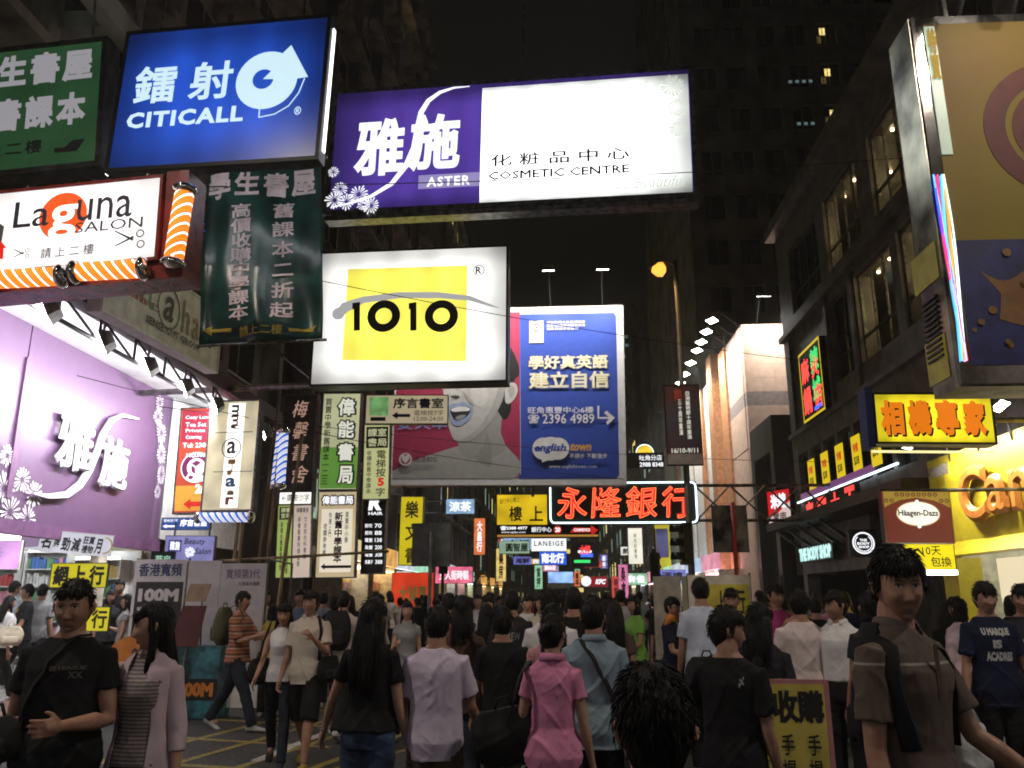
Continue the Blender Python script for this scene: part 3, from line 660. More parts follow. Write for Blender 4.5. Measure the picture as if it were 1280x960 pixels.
q.poly(spl([(553, 478), (556, 450), (574, 432), (604, 430), (624, 446), (632, 470), (632, 496), (622, 520), (606, 542), (588, 554), (572, 555), (565, 545), (561, 530), (562, 514), (560, 505), (555, 494)]), tone(.50), 'face_print')
q.poly(spl([(628, 478), (632, 496), (622, 520), (606, 542), (588, 554), (574, 555), (590, 546), (606, 530), (618, 508), (624, 490)]), tone(.38), 'jaw_shade_print')
q.poly(spl([(590, 484), (606, 486), (612, 500), (602, 512), (592, 504)]), tone(.58), 'cheek_print')
q.poly(spl([(634, 486), (640, 481), (647, 483), (649, 492), (645, 502), (638, 508), (633, 504)]), tone(.56), 'ear_print'); q.poly(spl([(637, 489), (641, 485), (645, 488), (645, 495), (640, 500), (638, 496)]), tone(.40), 'ear_hollow_print')
q.poly(spl([(555, 494), (560, 488), (570, 490), (578, 495), (574, 501), (566, 502), (559, 500)]), tone(.56), 'nose_print'); q.poly(spl([(564, 499), (570, 497), (576, 499), (571, 502)]), tone(.06), 'nostril_print')
q.poly(spl([(579, 492), (588, 500), (594, 508), (591, 509), (584, 501)]), tone(.36), 'fold_print')
LPt = D('billboard_pale_lips', (.30, .38, .58))
q.poly(spl([(561, 513), (566, 508), (573, 507), (580, 506), (588, 508), (593, 513), (590, 524), (583, 532), (574, 536), (567, 533), (563, 524)]), LPt, 'lips_print')
q.poly(spl([(564, 515), (572, 512), (582, 511), (590, 514), (587, 522), (580, 527), (571, 529), (566, 523)]), BK, 'mouth_print')
q.poly(spl([(565, 515), (573, 512), (582, 511.5), (589, 514), (587, 517), (578, 517.5), (568, 518)]), WH, 'teeth_print'); q.poly(spl([(571, 525), (578, 522), (584, 523), (578, 527), (573, 528)]), tone(.30), 'tongue_print')
q.t('女人中', 496, 530, 560, 540, LP, bold=.02)
q.r(664, 401, 682, 430, WH, 'crest_patch'); q.t('☉', 669, 404, 677, 416, D('crest_red', (.5, .05, .05)), bold=.05); q.t('Beijing', 666, 419, 680, 423, BK, bold=.0)
for k, t in enumerate(('成功取得北京奧運授權', '語言培訓服務供應商資格', '獨家英語學習夥伴')): q.t(t, 686, 401 + k * 4.4, 734 - (k == 2) * 8, 404.6 + k * 4.4, WH, bold=.01)
q.t('學好真英語', 663, 446, 762, 464, YL, bold=.035); q.t('學好真英語', 664, 447, 761, 463, WH, bold=.0); q.t('建立自信', 663, 467, 763, 489, YL, bold=.035); q.t('建立自信', 664, 468, 762, 488, WH, bold=.0)
q.t('旺角惠豐中心6樓', 662, 512, 743, 520.5, WH, bold=.012); q.t('☎', 662, 522, 676, 533, WH, bold=.02); q.t('2396 4989', 680, 521, 744, 533, WH, bold=.008)
q.stroke([(749, 511), (749, 526), (763, 526)], .05, WH, 'arrow_print'); q.poly([(759, 517), (769, 526), (760, 535), (758, 532), (763, 526), (756, 520)], WH, 'arrow_print')
q.disc(690, 564, 14, WH, 'speech_bubble', n=40); q.p.disc(*q.uv(690, 564), .068, WH, 'speech_bubble', n=40, ry=.065); q.poly([(679, 574), (690, 577), (679, 581)], WH, 'speech_bubble')
q.disc(681, 564, 13.5, WH, 'speech_bubble'); q.disc(699, 564, 13.5, WH, 'speech_bubble')
q.t('english', 670, 558, 709, 570, BB, bold=.035, shear=.2); q.t('town', 714, 557, 740, 567, D('billboard_orange', (.75, .38, .06)), bold=.04, shear=.2); q.t('不停步 不斷進步', 713, 570, 759, 576, WH, bold=.008); q.t('www.englishtown.com', 688, 583.5, 746, 589, WH, bold=.0)
q.t('高達80%', 519, 573, 548, 581, BK, bold=.0); q.disc(508, 577, 8, WH, 'badge_print', inner=.75); q.t('♥', 503, 572, 513, 582, WH, bold=0)
b = MB()
for x in (-2.6, -1, .6, 2.2): b.tube([(x, .3, 0), (x, .5, -.2)], .04, 6)
b.tube([(-2.9, .3, 4.4), (-6.5, .6, 4.4)], .07, 8); b.tube([(-2.9, .3, .3), (-6.5, .6, .3)], .07, 8); b.build('support_frame', STEEL, r_)
for i, x in enumerate((-3.3, -1.6, -.1, 1.22)):
    floodlight((x, 18.9, 9.35), (x + .0, 20.0, 6.2), 55, ['first', 'second', 'third', 'fourth'][i] + ' from the left of the arm lamps over the blue billboard', 'arm lamps over the billboard', .3, arm=[(x, 18.9, 9.45), (x, 19.5, 9.5), (x + .05, 20.2, 8.7)], spread=2.4)
# ---- angled hair salon board on the left canopy
r_, p = sign('salon_sign', 'grey board slanting along the left canopy with hair@ lettering and SENSE CUT GROUP', 'sign', (-5.5, 11, 5.59), 3.2, 1.03, pm('grey_white_sheet', (.66, .65, .58), .5, var=.12), 87, 1.1, .2, .03, WHITEP, WHITEP)
q = Q(p, [(127, 292), (266, 393), (266, 466), (126, 390)])
q.t('mt', 145, 366, 183, 376, pm('faded_red_print', (.35, .12, .09), .6), bold=.01)
CT2 = [pm('faded_red_print', (.35, .12, .09)), pm('faded_green_print', (.12, .25, .1)), BLACKT, pm('faded_brown_print', (.3, .2, .13)), DKT]
p.text('i', .10, .18, .16, .62, CT2[0], bold=.01); p.text('n', .17, .3, .27, .62, CT2[0]); p.text('t', .30, .2, .36, .64, CT2[1]); p.text('a', .44, .28, .53, .66, BLACKT, bold=.02, shear=.2); p.disc(.485, .46, .32, BLACKT, 'ring_print', inner=.93)
p.text('h', .61, .18, .68, .70, CT2[3]); p.text('a', .71, .35, .78, .70, CT2[3]); p.text('i', .81, .2, .84, .70, CT2[3]); p.text('r', .88, .35, .95, .70, DKT, bold=.03); p.text('SENSE CUT GROUP', .30, .74, .80, .86, DKT, bold=.03)
# ---- cluster of upright signs on the left pavement
r_, p = sign('cafe_sign', 'red to orange upright light box of a cafe with a round purple cube logo', 'sign', (-6.91, 16, 4.28), 1.24, 2.14, em('orange_red_sheet', S(205, 80, 50), .85, .3, 1), 2, 1.1, .2, .03, STEEL)
q = Q(p, [(228, 510), (300, 508), (295, 641), (215, 641)])
q.poly([(229, 512), (299, 510), (298, 553), (226, 553)], em('crimson_sheet', S(178, 46, 66), .85), 'red_top'); q.poly([(217, 608), (297, 608), (295, 639), (216, 639)], em('yellow_orange_sheet', S(225, 165, 60), .9), 'yellow_foot')
for k, t in enumerate(('Cozy Lunch,', 'Tea Set & Dinner', 'Private Party', 'Catering')): q.t(t, 232, 518 + k * 8.6, 232 + (36, 60, 46, 20)[k], 524 + k * 8.6, WP, bold=.02)
q.t('Tel: 2380 4300', 228, 553, 282, 560, WP, bold=.03); PV = em('purple_logo', S(120, 30, 90), .8)
q.disc(245, 585, 19.5, WP); q.disc(245, 585, 18, PV); q.disc(245, 585, 11.5, WP)
q.poly([(239, 580), (246, 576), (252, 579), (245, 584)], PV, 'cube_logo'); q.poly([(239, 582), (244, 586), (244, 594), (239, 590)], PV, 'cube_logo'); q.t('S·SQUARE', 232, 567, 258, 573, WP, bold=.03); q.t('Cafe', 232, 592, 257, 603, WP, bold=.05, shear=.2)
q.t('2/F', 244, 606, 262, 618, WP, bold=.05); q.poly([(228, 631), (238, 624), (238, 628), (262, 628), (262, 634), (238, 634), (238, 638)], em('red_print', S(210, 40, 25), .9), 'arrow_print')
r_, p = sign('salon_sign', 'upright glassy white salon light box with coloured letters and a ringed @ mark', 'sign', (-5.84, 14.5, 4.11), .98, 2.03, em('glassy_white_sheet', S(205, 195, 160), .95, .35, 2.2), -5, 0, .2, .03, STEEL)
q = Q(p, [(264, 502), (326, 499), (316, 637), (250, 639)])
q.r(281, 503, 303, 635, em('bright_strip', (1, .98, .92), 1.6), 'bright_strip')
q.t('m', 287, 508, 303, 518, CT2[1], bold=.03, rot=R(-90)); q.t('m', 287, 521, 303, 529, CT2[0], bold=.03, rot=R(-90)); q.t('t', 286, 530, 302, 536, CT2[3], bold=.03); q.t('a', 284, 552, 296, 568, DKT, bold=.02); q.disc(290, 561, 13, DKT, 'ring_print', inner=.9)
q.t('h', 280, 580, 300, 590, pm('ochre_print', (.6, .35, .08)), bold=.02, rot=R(-90)); q.t('a', 282, 598, 296, 610, pm('blue_print', (.1, .25, .5)), bold=.04); q.t('i', 284, 614, 294, 620, CT2[3], bold=.04); q.t('r', 282, 622, 294, 632, CT2[0], bold=.04)
q.r(268, 540, 318, 541, GR2); q.r(266, 590, 318, 591, GR2)
r_, p = sign('book_shop_sign', 'dark brown upright sign with thin brushed characters and a pale arrow strip below', 'sign', (-5.10, 16, 4.47), .71, 2.25, pm('dark_brown_sheet', (.05, .032, .027), .4, var=.3), 0, .4, .22, .03, STEEL)
q = Q(p, [(354, 494), (398, 493), (390, 633), (347, 633)])
PKB = em('pink_brush_print', S(190, 150, 130), .75)
for k, t in enumerate('梅馨書舍'): q.t(t, 365, 500 + k * 28, 387, 522 + k * 28, PKB, bold=.006, shear=.25)
q.r(349, 618, 391, 632, WHI2, 'arrow_strip'); q.t('←鑽按⑦字', 352, 620, 388, 629, DKT, bold=.01)
LG = em('pale_green_sheet', S(190, 192, 150), .85, .15, 1.5)
r_, p = sign('book_shop_sign', 'cream and green upright sign with four big white outlined characters 偉能書局', 'sign', (-4.26, 16, 4.63), .78, 1.96, LG, 1, 0, .22, .02, STEEL)
q = Q(p, [(404, 492), (452, 492), (446, 612), (397, 612)])
q.poly([(400, 560), (448, 560), (446, 611), (398, 611)], em('leaf_green_sheet', S(100, 150, 60), .75, .2), 'green_foot'); q.t('買賣中學新舊課本一二三', 403, 498, 412, 606, BLACKT, bold=.012, vert=1.0)
for k, t in enumerate('偉能書局'): q.t(t, 420, 496 + k * 28.5, 447 - k, 522 + k * 28.5, pm('green_black_print', (.02, .045, .02)), bold=.1); 
for k, t in enumerate('偉能書局'): q.t(t, 422.5, 498 + k * 28.5, 444.5 - k, 520 + k * 28.5, em('pale_print', S(215, 215, 200), 1.0), bold=.03)
r_, p = sign('book_shop_sign', 'cream light box under the green one, column reading 新舊中學課本 and black arrow', 'sign', (-4.18, 15.8, 2.79), .76, 1.64, em('cream_sheet', S(205, 185, 145), .8, .2), 2, .7, .2, .02, STEEL)
q = Q(p, [(397, 614), (447, 614), (442, 722), (395, 722)])
for t, a in (('偉能書局', .09),): q.t(t, 399, 617, 444, 632, BLACKT, bold=a)
q.t('偉能書局', 401, 619, 442, 630, WP, bold=.02); q.r(400, 636, 440, 716, em('pale_cream_sheet', S(232, 222, 200), .9), 'inner_sheet')
q.t('新舊中學課本', 417, 640, 428, 704, BLACKT, bold=.03, vert=1.0); q.t('買賣中小學', 431, 640, 436, 680, BLACKT, bold=.01, vert=1.0); q.t('收購參考書', 403, 654, 408, 696, BLACKT, bold=.01, vert=1.0); q.t('快捷上門', 410, 640, 414, 672, BLACKT, bold=.01, vert=1.0)
q.poly([(401, 709), (406, 705), (406, 707.5), (439, 707.5), (439, 711), (406, 711), (406, 713)], BLACKT, 'arrow_print')
r_, p = sign('book_shop_sign', 'narrow yellow green upright sign telling to press lift button 5', 'sign', (-3.49, 15.9, 4.2), .52, 1.5, em('yellow_green_sheet', S(196, 198, 140), .8, .15), 2, .9, .2, .015, STEEL)
q = Q(p, [(457, 528), (489, 528), (487, 618), (456, 618)])
q.r(459, 531, 487, 557, BLACKT, 'black_square'); q.t('課室', 461, 533, 485, 543, LG, bold=.02); q.t('書局', 461, 545, 485, 555, LG, bold=.02); q.t('電梯按', 472, 560, 484, 592, BLACKT, bold=.012, vert=1.0); q.t('5', 474, 593, 482, 603, em('red_print', S(210, 40, 25), .9), bold=.06); q.t('字', 472, 605, 483, 615, BLACKT, bold=.012); q.t('收購新舊中學課本', 460, 560, 466, 612, BLACKT, bold=.008, vert=1.0)
r_, p = sign('book_shop_sign', 'wide cream sign 序言書室 with green leaf patch and arrow, fixed across the crimson billboard', 'sign', (-2.85, 15.5, 5.14), 1.6, .58, em('beige_sheet', S(186, 172, 140), .75, .15), 3, 0, .12, .015, STEEL)
q = Q(p, [(457, 494), (560, 494), (560, 530), (457, 530)])
q.r(461, 496, 485, 520, em('leaf_patch', S(110, 160, 100), .8, .4, 6), 'leaf_patch'); q.r(463, 522, 482, 527, DKT); q.t('序言書室', 491, 497, 555, 511, pm('navy_print', (.03, .06, .16), .5), bold=.03); q.t('電梯按7字', 518, 513, 555, 520, BLACKT, bold=.0); q.t('12:00-24:00', 518, 521.5, 555, 527, BLACKT, bold=.0)
q.poly([(490, 520), (497, 515), (497, 518), (513, 518), (513, 522), (497, 522), (497, 525)], pm('navy_print', (.03, .06, .16)), 'arrow_print')
r_, p = sign('salon_sign', 'black upright price sign of a salon headed by a big white R', 'sign', (-3.55, 16.2, 2.83), .46, 1.55, pm('black_sheet', (.02, .02, .022), .3), 0, 0, .2, .02, STEEL)
q = Q(p, [(454, 620), (483, 620), (476, 718), (449, 718)])
q.t('R', 459, 622, 477, 640, WP, bold=.06, shear=.1); q.t('HAIR', 459, 642, 478, 646, WP, bold=.02)
for k, (a_, n_) in enumerate((('剪吹', '70'), ('剪吹', '88'), ('電髮', '138'), ('染髮', '200'), ('電髮', '308'), ('負離子', '388'))): q.t(a_, 454, 657 + k * 9, 464, 662 + k * 9, WP, bold=.01); q.t(n_ , 467, 657 + k * 9, 476, 662 + k * 9, WP, bold=.01)
r_, p = sign('book_shop_sign', 'tall yellow sign with the black characters 樂文書, behind the bare grey traffic board', 'sign', (-3.48, 20, 3.18), .56, 1.64, em('yellow_sheet', S(214, 196, 30), .8, .12), 0, -.6, .2, .015, STEEL)
q = Q(p, [(501, 621), (530, 621), (525, 706), (498, 706)])
for k, t in enumerate('樂文書'): q.t(t, 506, 626 + k * 29, 524, 648 + k * 28, BLACKT, bold=.02)
r_, p = sign('price_board', 'small green yellow list board, left of the pink one, under the brown calligraphy sign', 'sign', (-5.08, 15.5, 2.64), .3, 1.35, em('lime_sheet', S(170, 190, 100), .7, .15), 1, 1.8, .1, .012, STEEL)
p.rect(.1, .02, .9, .2, BLACKT); p.text('課書', .2, .03, .85, .1, LG, bold=.02); p.text('室局', .2, .11, .85, .18, LG, bold=.02); p.text('中學教科書收購買賣', .62, .23, .8, .95, BLACKT, bold=.01, vert=1.0); p.text('高價收購舊書專營', .2, .23, .38, .9, BLACKT, bold=.01, vert=1.0)
r_, p = sign('price_board', 'small pinkish list board with columns of thin writing, right of the green yellow one', 'sign', (-4.75, 15.5, 2.64), .35, 1.35, em('pink_white_sheet', S(215, 195, 180), .75, .1), 2, 1.9, .1, .012, STEEL)
p.text('梅馨書舍', .15, .03, .85, .1, BLACKT, bold=.01); p.text('文史哲社科書籍', .6, .16, .78, .75, GR2, bold=.01, vert=1.1); p.text('新書舊書特價優惠', .25, .16, .42, .85, GR2, bold=.01, vert=1.1)
r_, p = sign('book_shop_sign', 'small blue strip sign with white lettering and arrow under the cafe light box', 'sign', (-7.0, 15.5, 2.97), .93, .23, em('blue_strip_sheet', S(40, 80, 150), .8), 1, 0, .1, .01, STEEL)
p.text('序言書室', .38, .1, .95, .75, WP, bold=.04); p.text('電梯按7字', .03, .08, .33, .35, WP, bold=.0); p.poly([(.02, .72), (.1, .55), (.1, .65), (.3, .65), (.3, .8), (.1, .8), (.1, .9)], WP, 'arrow_print')
r_, p = sign('salon_sign', 'lavender beauty salon sign with a white floral emblem hanging under the blue strip', 'sign', (-6.66, 15, 2.47), .91, .48, em('lavender_sheet', S(135, 135, 190), .8, .35, 2), 3, -.6, .1, .012, STEEL, hang=.25)
p.rect(.06, .15, .33, .6, em('indigo_patch', S(60, 50, 120), .8)); p.text('雅施', .09, .2, .3, .55, WP, bold=.02); p.text('Beauty', .38, .08, .82, .38, DKT, shear=.2); p.text('Salon', .62, .45, .95, .7, DKT, shear=.2); p.burst(.52, .62, .22, WP, n=22); p.burst(.52, .62, .12, WP, n=12, seed=4)
# bank neon
r_, p = sign('bank_sign', 'dark bank sign across the road with red neon characters 永隆銀行 and a white neon border', 'neon sign', (1.93, 24, 4.26), 4.22, 1.2, pm('dark_green_board', (.012, .03, .024), .5), 0, 0, .3, .0, BLK)
NW = em('white_neon', (.72, .9, 1), 2.6); NR = em('orange_red_neon', (1, .16, .05), 2.2)
q = Q(p, [(687, 602), (870, 602), (872, 655), (687, 655)])
b = MB(); ww, hh = 2.08, 1.17; cr_ = .12; pts = []
for cx, cz, a0 in ((ww - cr_, hh - cr_, 0), (-ww + cr_, hh - cr_, 90), (-ww + cr_, .03 + cr_, 180), (ww - cr_, .03 + cr_, 270)):
    for k in range(4): t = R(a0 + k * 30); pts.append((cx + cr_ * math.cos(t), -.06, cz + cr_ * math.sin(t)))
b.tube(pts, .024, 6, closed=True); b.build('neon_border', NW, r_)
for k, (t, x0, x1) in enumerate((('永', 697, 733), ('隆', 740, 777), ('銀', 783, 820), ('行', 828, 862))):
    q.t(t, x0, 609, x1, 647, REDF, bold=.03, wob=.02, shear=.08); q.t(t, x0 - 1, 608, x1 + 1, 648, NR, bold=.011, stroke=True, thick=.03, name='neon_outline', wob=.02, shear=.08)
b = MB(); b.tube([(2.1, .15, 1.1), (6.2, .3, 1.1)], .05, 6); b.tube([(2.1, .15, .1), (6.2, .3, .1)], .05, 6)
for x in (2.1, 3.1, 4.1, 5.1): b.tube([(x, .2, .1), (x + 1, .2, 1.1)], .03, 6); b.tube([(x + 1, .2, .1), (x, .2, 1.1)], .03, 6)
b.build('support_frame', STEEL, r_)
# yellow upstairs sign and strip
r_, p = sign('upstairs_sign', 'yellow light box reading 樓上 with small handwriting, left of the bank neon', 'sign', (-1.13, 28, 4.49), 1.72, 1.04, em('golden_sheet', S(226, 190, 30), .95, .3, 1.4), 1, 0, .3, .02, CAB)
p.text('樓', .24, .38, .5, .88, BLACKT, bold=.02); p.text('上', .65, .38, .92, .88, BLACKT, bold=.02); p.text('銀行中心樓上', .05, .1, .45, .28, BLACKT, bold=.0, rot=.12)
r_, p = sign('shop_sign', 'long black strip sign with phone number and a red arrow pointing right', 'sign', (-.28, 28, 3.78), 3.4, .42, pm('black_sheet', (.02, .02, .022)), 0, 0, .3, .02, CAB)
p.rect(.0, .82, 1, 1, em('amber_strip', S(190, 140, 60), .8)); p.text('☎2388 4977', .03, .06, .3, .42, WP, bold=.03); p.text('www.uplau.com', .04, .5, .28, .72, WP, bold=.0); p.text('銀行中心', .34, .15, .54, .6, WP, bold=.01); RDP = em('red_lit_print', S(200, 40, 30), .9)
p.disc(.6, .4, .35, RDP); p.text('20', .575, .2, .625, .6, WP, bold=.04); p.poly([(.72, .65), (.76, .2), (.93, .25), (.93, .0), (1.0, .45), (.93, .95), (.93, .62)], RDP, 'arrow_print'); p.text('COSMETICS', .76, .3, .92, .55, WP, bold=.03)
# farther signs
def small(name, label, c, w, h, face, texts=(), cat='sign', yaw=0, dpt=.25, frm=None):
    r_, p = sign(name, label, cat, c, w, h, face, yaw, 0, dpt, .015, frm or CAB)
    for t in texts: p.text(t[0], *t[1:5], t[5], **(t[6] if len(t) > 6 else {}))
    return r_, p
small('shop_sign', 'pale green shop sign with dark green characters in the left row', (-1.69, 34, 3.6), 1.25, .52, em('mint_sheet', S(160, 190, 165), .75, .2), [('圓智屋', .22, .15, .95, .85, pm('green_print', (.03, .15, .07)), dict(bold=.03))])
small('cosmetics_sign', 'white light box with spaced grey Latin capitals, below the black strip sign', (-.31, 36, 3.82), 1.52, .56, em('white_far_sheet', (.95, .97, 1), 1.1), [('LANEIGE', .08, .2, .92, .6, GR2, dict(bold=.02, sp=1.3))])
r_, p = small('neon_sign', 'small neon panel of white characters on bright blue under the white light box', (-.17, 42, 3.54), 1.37, .68, em('neon_blue_sheet', S(40, 90, 220), 1.1, .2))
p.text('南北行', .08, .12, .92, .88, WP, bold=.05)
r_, p = small('neon_sign', 'small multicolour neon cluster with red top and green underline, right of the blue neon', (1.55, 46, 3.9), 1.5, 1.3, BLK, cat='neon sign')
p.disc(.5, .35, .16, em('pink_neon', S(255, 90, 110), 1.3)); p.rect(.25, .32, .75, .42, WP); p.rect(.35, .45, .8, .6, em('blue_neon', S(60, 110, 255), 1.4)); p.rect(.1, .72, .7, .84, em('green_neon', S(60, 220, 110), 1.2)); p.text('大押', .3, .1, .7, .5, em('red_neon2', S(255, 60, 60), 1.3), bold=.05)
r_, p = small('restaurant_sign', 'small dark red sign with white slanted letters KFC in the distance', (3.39, 70, 2.93), 1.6, .85, em('deep_red_sheet', S(140, 25, 35), .9), [('KFC', .35, .25, .92, .75, WP, dict(bold=.06, shear=.3))]); p.disc(-.12, .45, .5, WP)
r_, p = small('vertical_sign', 'white upright light box with faint grey writing over the far right pavement', (4.67, 50, 4.6), .85, 2.1, em('white_vertical_sheet', S(235, 232, 215), 1.0, .15), [('新世紀廣場', .4, .15, .6, .85, GR2, dict(bold=.01, vert=1.1))])
r_, p = small('vertical_sign', 'yellow wall board behind the far traffic light', (6.9, 55, 4.6), 1.0, 4.2, em('yellow_board_sheet', S(200, 185, 40), .7, .4, .7))
small('vertical_sign', 'pink sign panel with white writing low in the left row behind the crowd', (-4.6, 38, 2.62), 1.7, .75, em('hot_pink_sheet', S(235, 110, 140), .95, .4, 3), [('女人街時裝', .1, .2, .9, .8, WP, dict(bold=.02))])
small('shop_sign', 'orange red shop hoarding at the left behind the crowd', (-5.1, 30, 1.75), 1.5, 1.5, em('orange_red_far', S(215, 60, 30), .8, .3, 1.5), [('大減價', .15, .3, .85, .7, YL, dict(bold=.03))])
# far
small('screen', 'bluish white video screen deep in the street', (.3, 64, 3.0), 1.9, 1.1, em('blue_white_screen', S(150, 190, 255), 1.2, .5, 1.2))
FARC = [(S(225, 120, 70), '大'), (S(230, 200, 120), '藥'), (S(140, 175, 210), '金'), (S(200, 70, 60), '店'), (S(150, 205, 165), '當'), (S(230, 228, 220), '飾'), (S(215, 120, 165), '麗'), (S(110, 110, 190), '海')]
NMS = ['大昌行', '藥房', '金行', '眼鏡店', '當押', '周福珠寶', '麗絲髮', '海鮮', '大家樂', '西藥', '波鞋', '影音', '麻雀', '飾物', '麵家', '銀座', '書城', '茶餐廳', '涼茶', '時裝', '電器', '手錶', '桑拿', '酒樓']
CNAME = ['orange', 'amber', 'sky blue', 'red', 'mint green', 'white', 'pink', 'violet']
g = random.Random(4)
PLACES = [(-4.2, 46, 4.9), (-3.4, 52, 3.6), (-2.6, 57, 5.2), (-3.9, 62, 6.4), (-1.4, 66, 3.2), (-3.3, 76, 7.0), (-.6, 80, 4.4), (-3.6, 90, 5.5), (1.2, 88, 3.4), (-2.2, 104, 6.0), (0, 112, 4.5), (3.6, 84, 4.9), (5.9, 64, 3.0), (6.3, 72, 5.5), (4.5, 92, 3.2), (5.6, 100, 5.8), (2.6, 108, 4.0), (5.1, 118, 7), (-4.6, 40, 5.9), (5.4, 78, 2.6), (3.2, 130, 5), (-1, 140, 7), (4.6, 59, 2.7), (6.2, 46, 2.75)]
for i, (x, y, z) in enumerate(PLACES):
    c, t = FARC[i % 8]; tall = g.random() < .5; w_, h_ = (g.uniform(.6, .9), g.uniform(1.6, 2.6)) if tall else (g.uniform(1.2, 2.2), g.uniform(.6, .9))
    r_, p = small('far_sign', f'{"upright" if tall else "wide"} {CNAME[i % 8]} sign {"above the others" if z > 4.6 else "low over the heads"}, {"left" if x < 1 else "right"} side, {"nearer" if y < 50 else "farther" if y < 66 else "far" if y < 90 else "farthest"} up the street', (x, y, z), w_, h_, em('far_sheet_' + CNAME[i % 8].replace(' ', '_'), c, 1.0, .3, 2))
    wx = -7 if x < 1 else 7.3; MB().tube([(0, .1, h_ * .9), (wx - x, .3, h_ * .9)], .035, 6).tube([(0, .12, h_ * .15), (wx - x, .32, h_ * .15)], .035, 6).build('bracket', STEEL, r_)
    if tall: p.text(NMS[i], .25, .08, .75, .92, BLACKT if i % 3 else WP, bold=.03, vert=1.0)
    else: p.text(NMS[i], .1, .15, .9, .85, BLACKT if i % 3 else WP, bold=.03)
# dark dance poster on the lamp post
r_, p = sign('street_banner', 'dark blue to red show banner fixed to the lamp post reading 16/10-9/11', 'banner', (3.11, 19.85, 5.67), .86, 2.0, pm('dark_poster', (.05, .08, .11), .5, var=.4, c2=(.12, .03, .02), scale=.8), -3, 0, .03, .015, BLK)
q = Q(p, [(831, 482), (876, 482), (876, 582), (831, 582)]); PP = pm('pale_print', (.42, .4, .4), .6)
q.t('亞洲藝術節十周年重演', 858, 490, 864, 550, PP, bold=.01, vert=1.0); q.t('三十周年重演', 848, 500, 853, 545, PP, bold=.01, vert=1.0); q.t('舞', 843, 486, 854, 502, pm('red_poster_print', (.5, .06, .04)), bold=.03); q.t('16/10-9/11', 837, 561, 871, 567, PP, bold=.01); q.r(831, 568, 876, 581, pm('poster_foot', (.5, .42, .38), .6), 'poster_foot')
r_, p = sign('shop_sign', 'arched yellow lit sign with the number 2988 8348 between billboard and lamp post', 'sign', (2.83, 26, 5.8), 1.2, .5, pm('slate_sheet', (.06, .08, .1)), 0, 0, .2, .015, STEEL)
p.text('2988 8348', .35, .62, .98, .92, WP, bold=.02); p.text('旺角分店', .35, .12, .95, .5, WP, bold=.01)
p.disc(.5, .0, .55, em('golden_arch', S(235, 200, 60), 1.1, .3, 4), 'arch', a0=0, a1=math.pi, ry=.55); p.disc(.5, .0, .6, NW, 'arch_neon', a0=0, a1=math.pi, inner=.93)
# ---- right hand side
def small_r(*a, **k): return small(*a, **k)
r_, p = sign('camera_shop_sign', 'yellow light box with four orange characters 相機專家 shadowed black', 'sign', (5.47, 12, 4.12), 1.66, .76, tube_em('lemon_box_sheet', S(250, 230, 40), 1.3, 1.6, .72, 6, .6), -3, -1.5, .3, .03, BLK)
MB().box(-.93, -.83, .0, .35, -.05, .84).build('blue_end_cap', pm('blue_enamel', (.04, .07, .3), .3), r_)
for k, t in enumerate('相機專家'):
    p.text(t, .05 + k * .235, .15, .255 + k * .235, .9, BLACKT, bold=.06); p.text(t, .04 + k * .235, .12, .24 + k * .235, .86, em('orange_lit_print', S(228, 120, 20), 1.0), bold=.055)
b = MB(); b.tube([(-.8, .3, -.06), (.9, .3, -.06)], .02, 6).build('lower_tube', em('warm_tube', (1, .85, .4), 1.2), r_)
MB().tube([(.8, .2, .4), (2.4, .2, .4)], .04, 6).tube([(.8, .2, .7), (2.4, .2, 1.4)], .03, 6).build('support_frame', STEEL, r_)
r_, p = sign('ice_cream_sign', 'brown hanging sign with a white oval reading Häagen-Dazs under a gold lattice', 'sign', (5.50, 13, 2.80), .99, .79, em('brown_lit_sheet', S(112, 52, 38), .9, .15), -3, -1.1, .2, .012, pm('gold_trim', (.5, .36, .12), .3, .8))
GOLD = em('gold_lit_print', S(170, 140, 60), .8)
p.poly([(0, 0), (0, .32), (.1, .25), (.25, .17), (.5, .12), (.75, .17), (.9, .25), (1, .32), (1, 0)], GOLD, 'gold_lattice')
for k in range(12): p.disc(.04 + k * .083, .06 + (.12 if k in (0, 1, 10, 11) else 0), .04, em('brown_dot', S(80, 35, 25), .8), inner=.55, n=12)
p.disc(.5, .44, .33 * .99 / .79, em('cream_edge', S(200, 180, 140), 1), ry=.245); p.disc(.5, .44, .315 * .99 / .79, em('white_oval', S(255, 250, 230), 1.15), ry=.225); p.text('Häagen-Dazs', .2, .36, .8, .52, BLACKT, bold=.03); p.disc(.5, .2, .035, WHI2); p.disc(.5, .69, .035, WHI2)
MB().tube([(-.5, .1, .8), (2.4, .1, .85)], .03, 6).build('support_frame', STEEL, r_)
r_, p = sign('shop_sign', 'round white ring logo THE BODY SHOP on a small black square sign', 'sign', (7.15, 20, 2.85), .62, .62, pm('green_black_sheet', (.008, .02, .018), .4), -1, 0, .2, .01, BLK)
p.disc(.5, .5, .42, WP, 'ring_logo', inner=.86); p.disc(.5, .5, .33, WP, 'inner_ring', inner=.9, a0=R(130), a1=R(410), n=24)
for k, t in enumerate(('THE', 'BODY', 'SHOP')): p.text(t, (.36, .26, .3)[k], .34 + k * .13, (.64, .74, .7)[k], .44 + k * .13, WP, bold=.04)
r_, p = sign('shop_sign', 'lit letter strip THE BODY SHOP along the dark fascia at right', 'sign', (7.7, 25.6, 2.92), 3.3, .5, pm('green_black_sheet', (.008, .02, .018)), -90, 0, .1, .0, BLK)
p.text('THE BODY SHOP', .03, .12, .97, .92, em('mint_white_letter', S(190, 235, 230), 1.25), bold=.06, thick=.03)
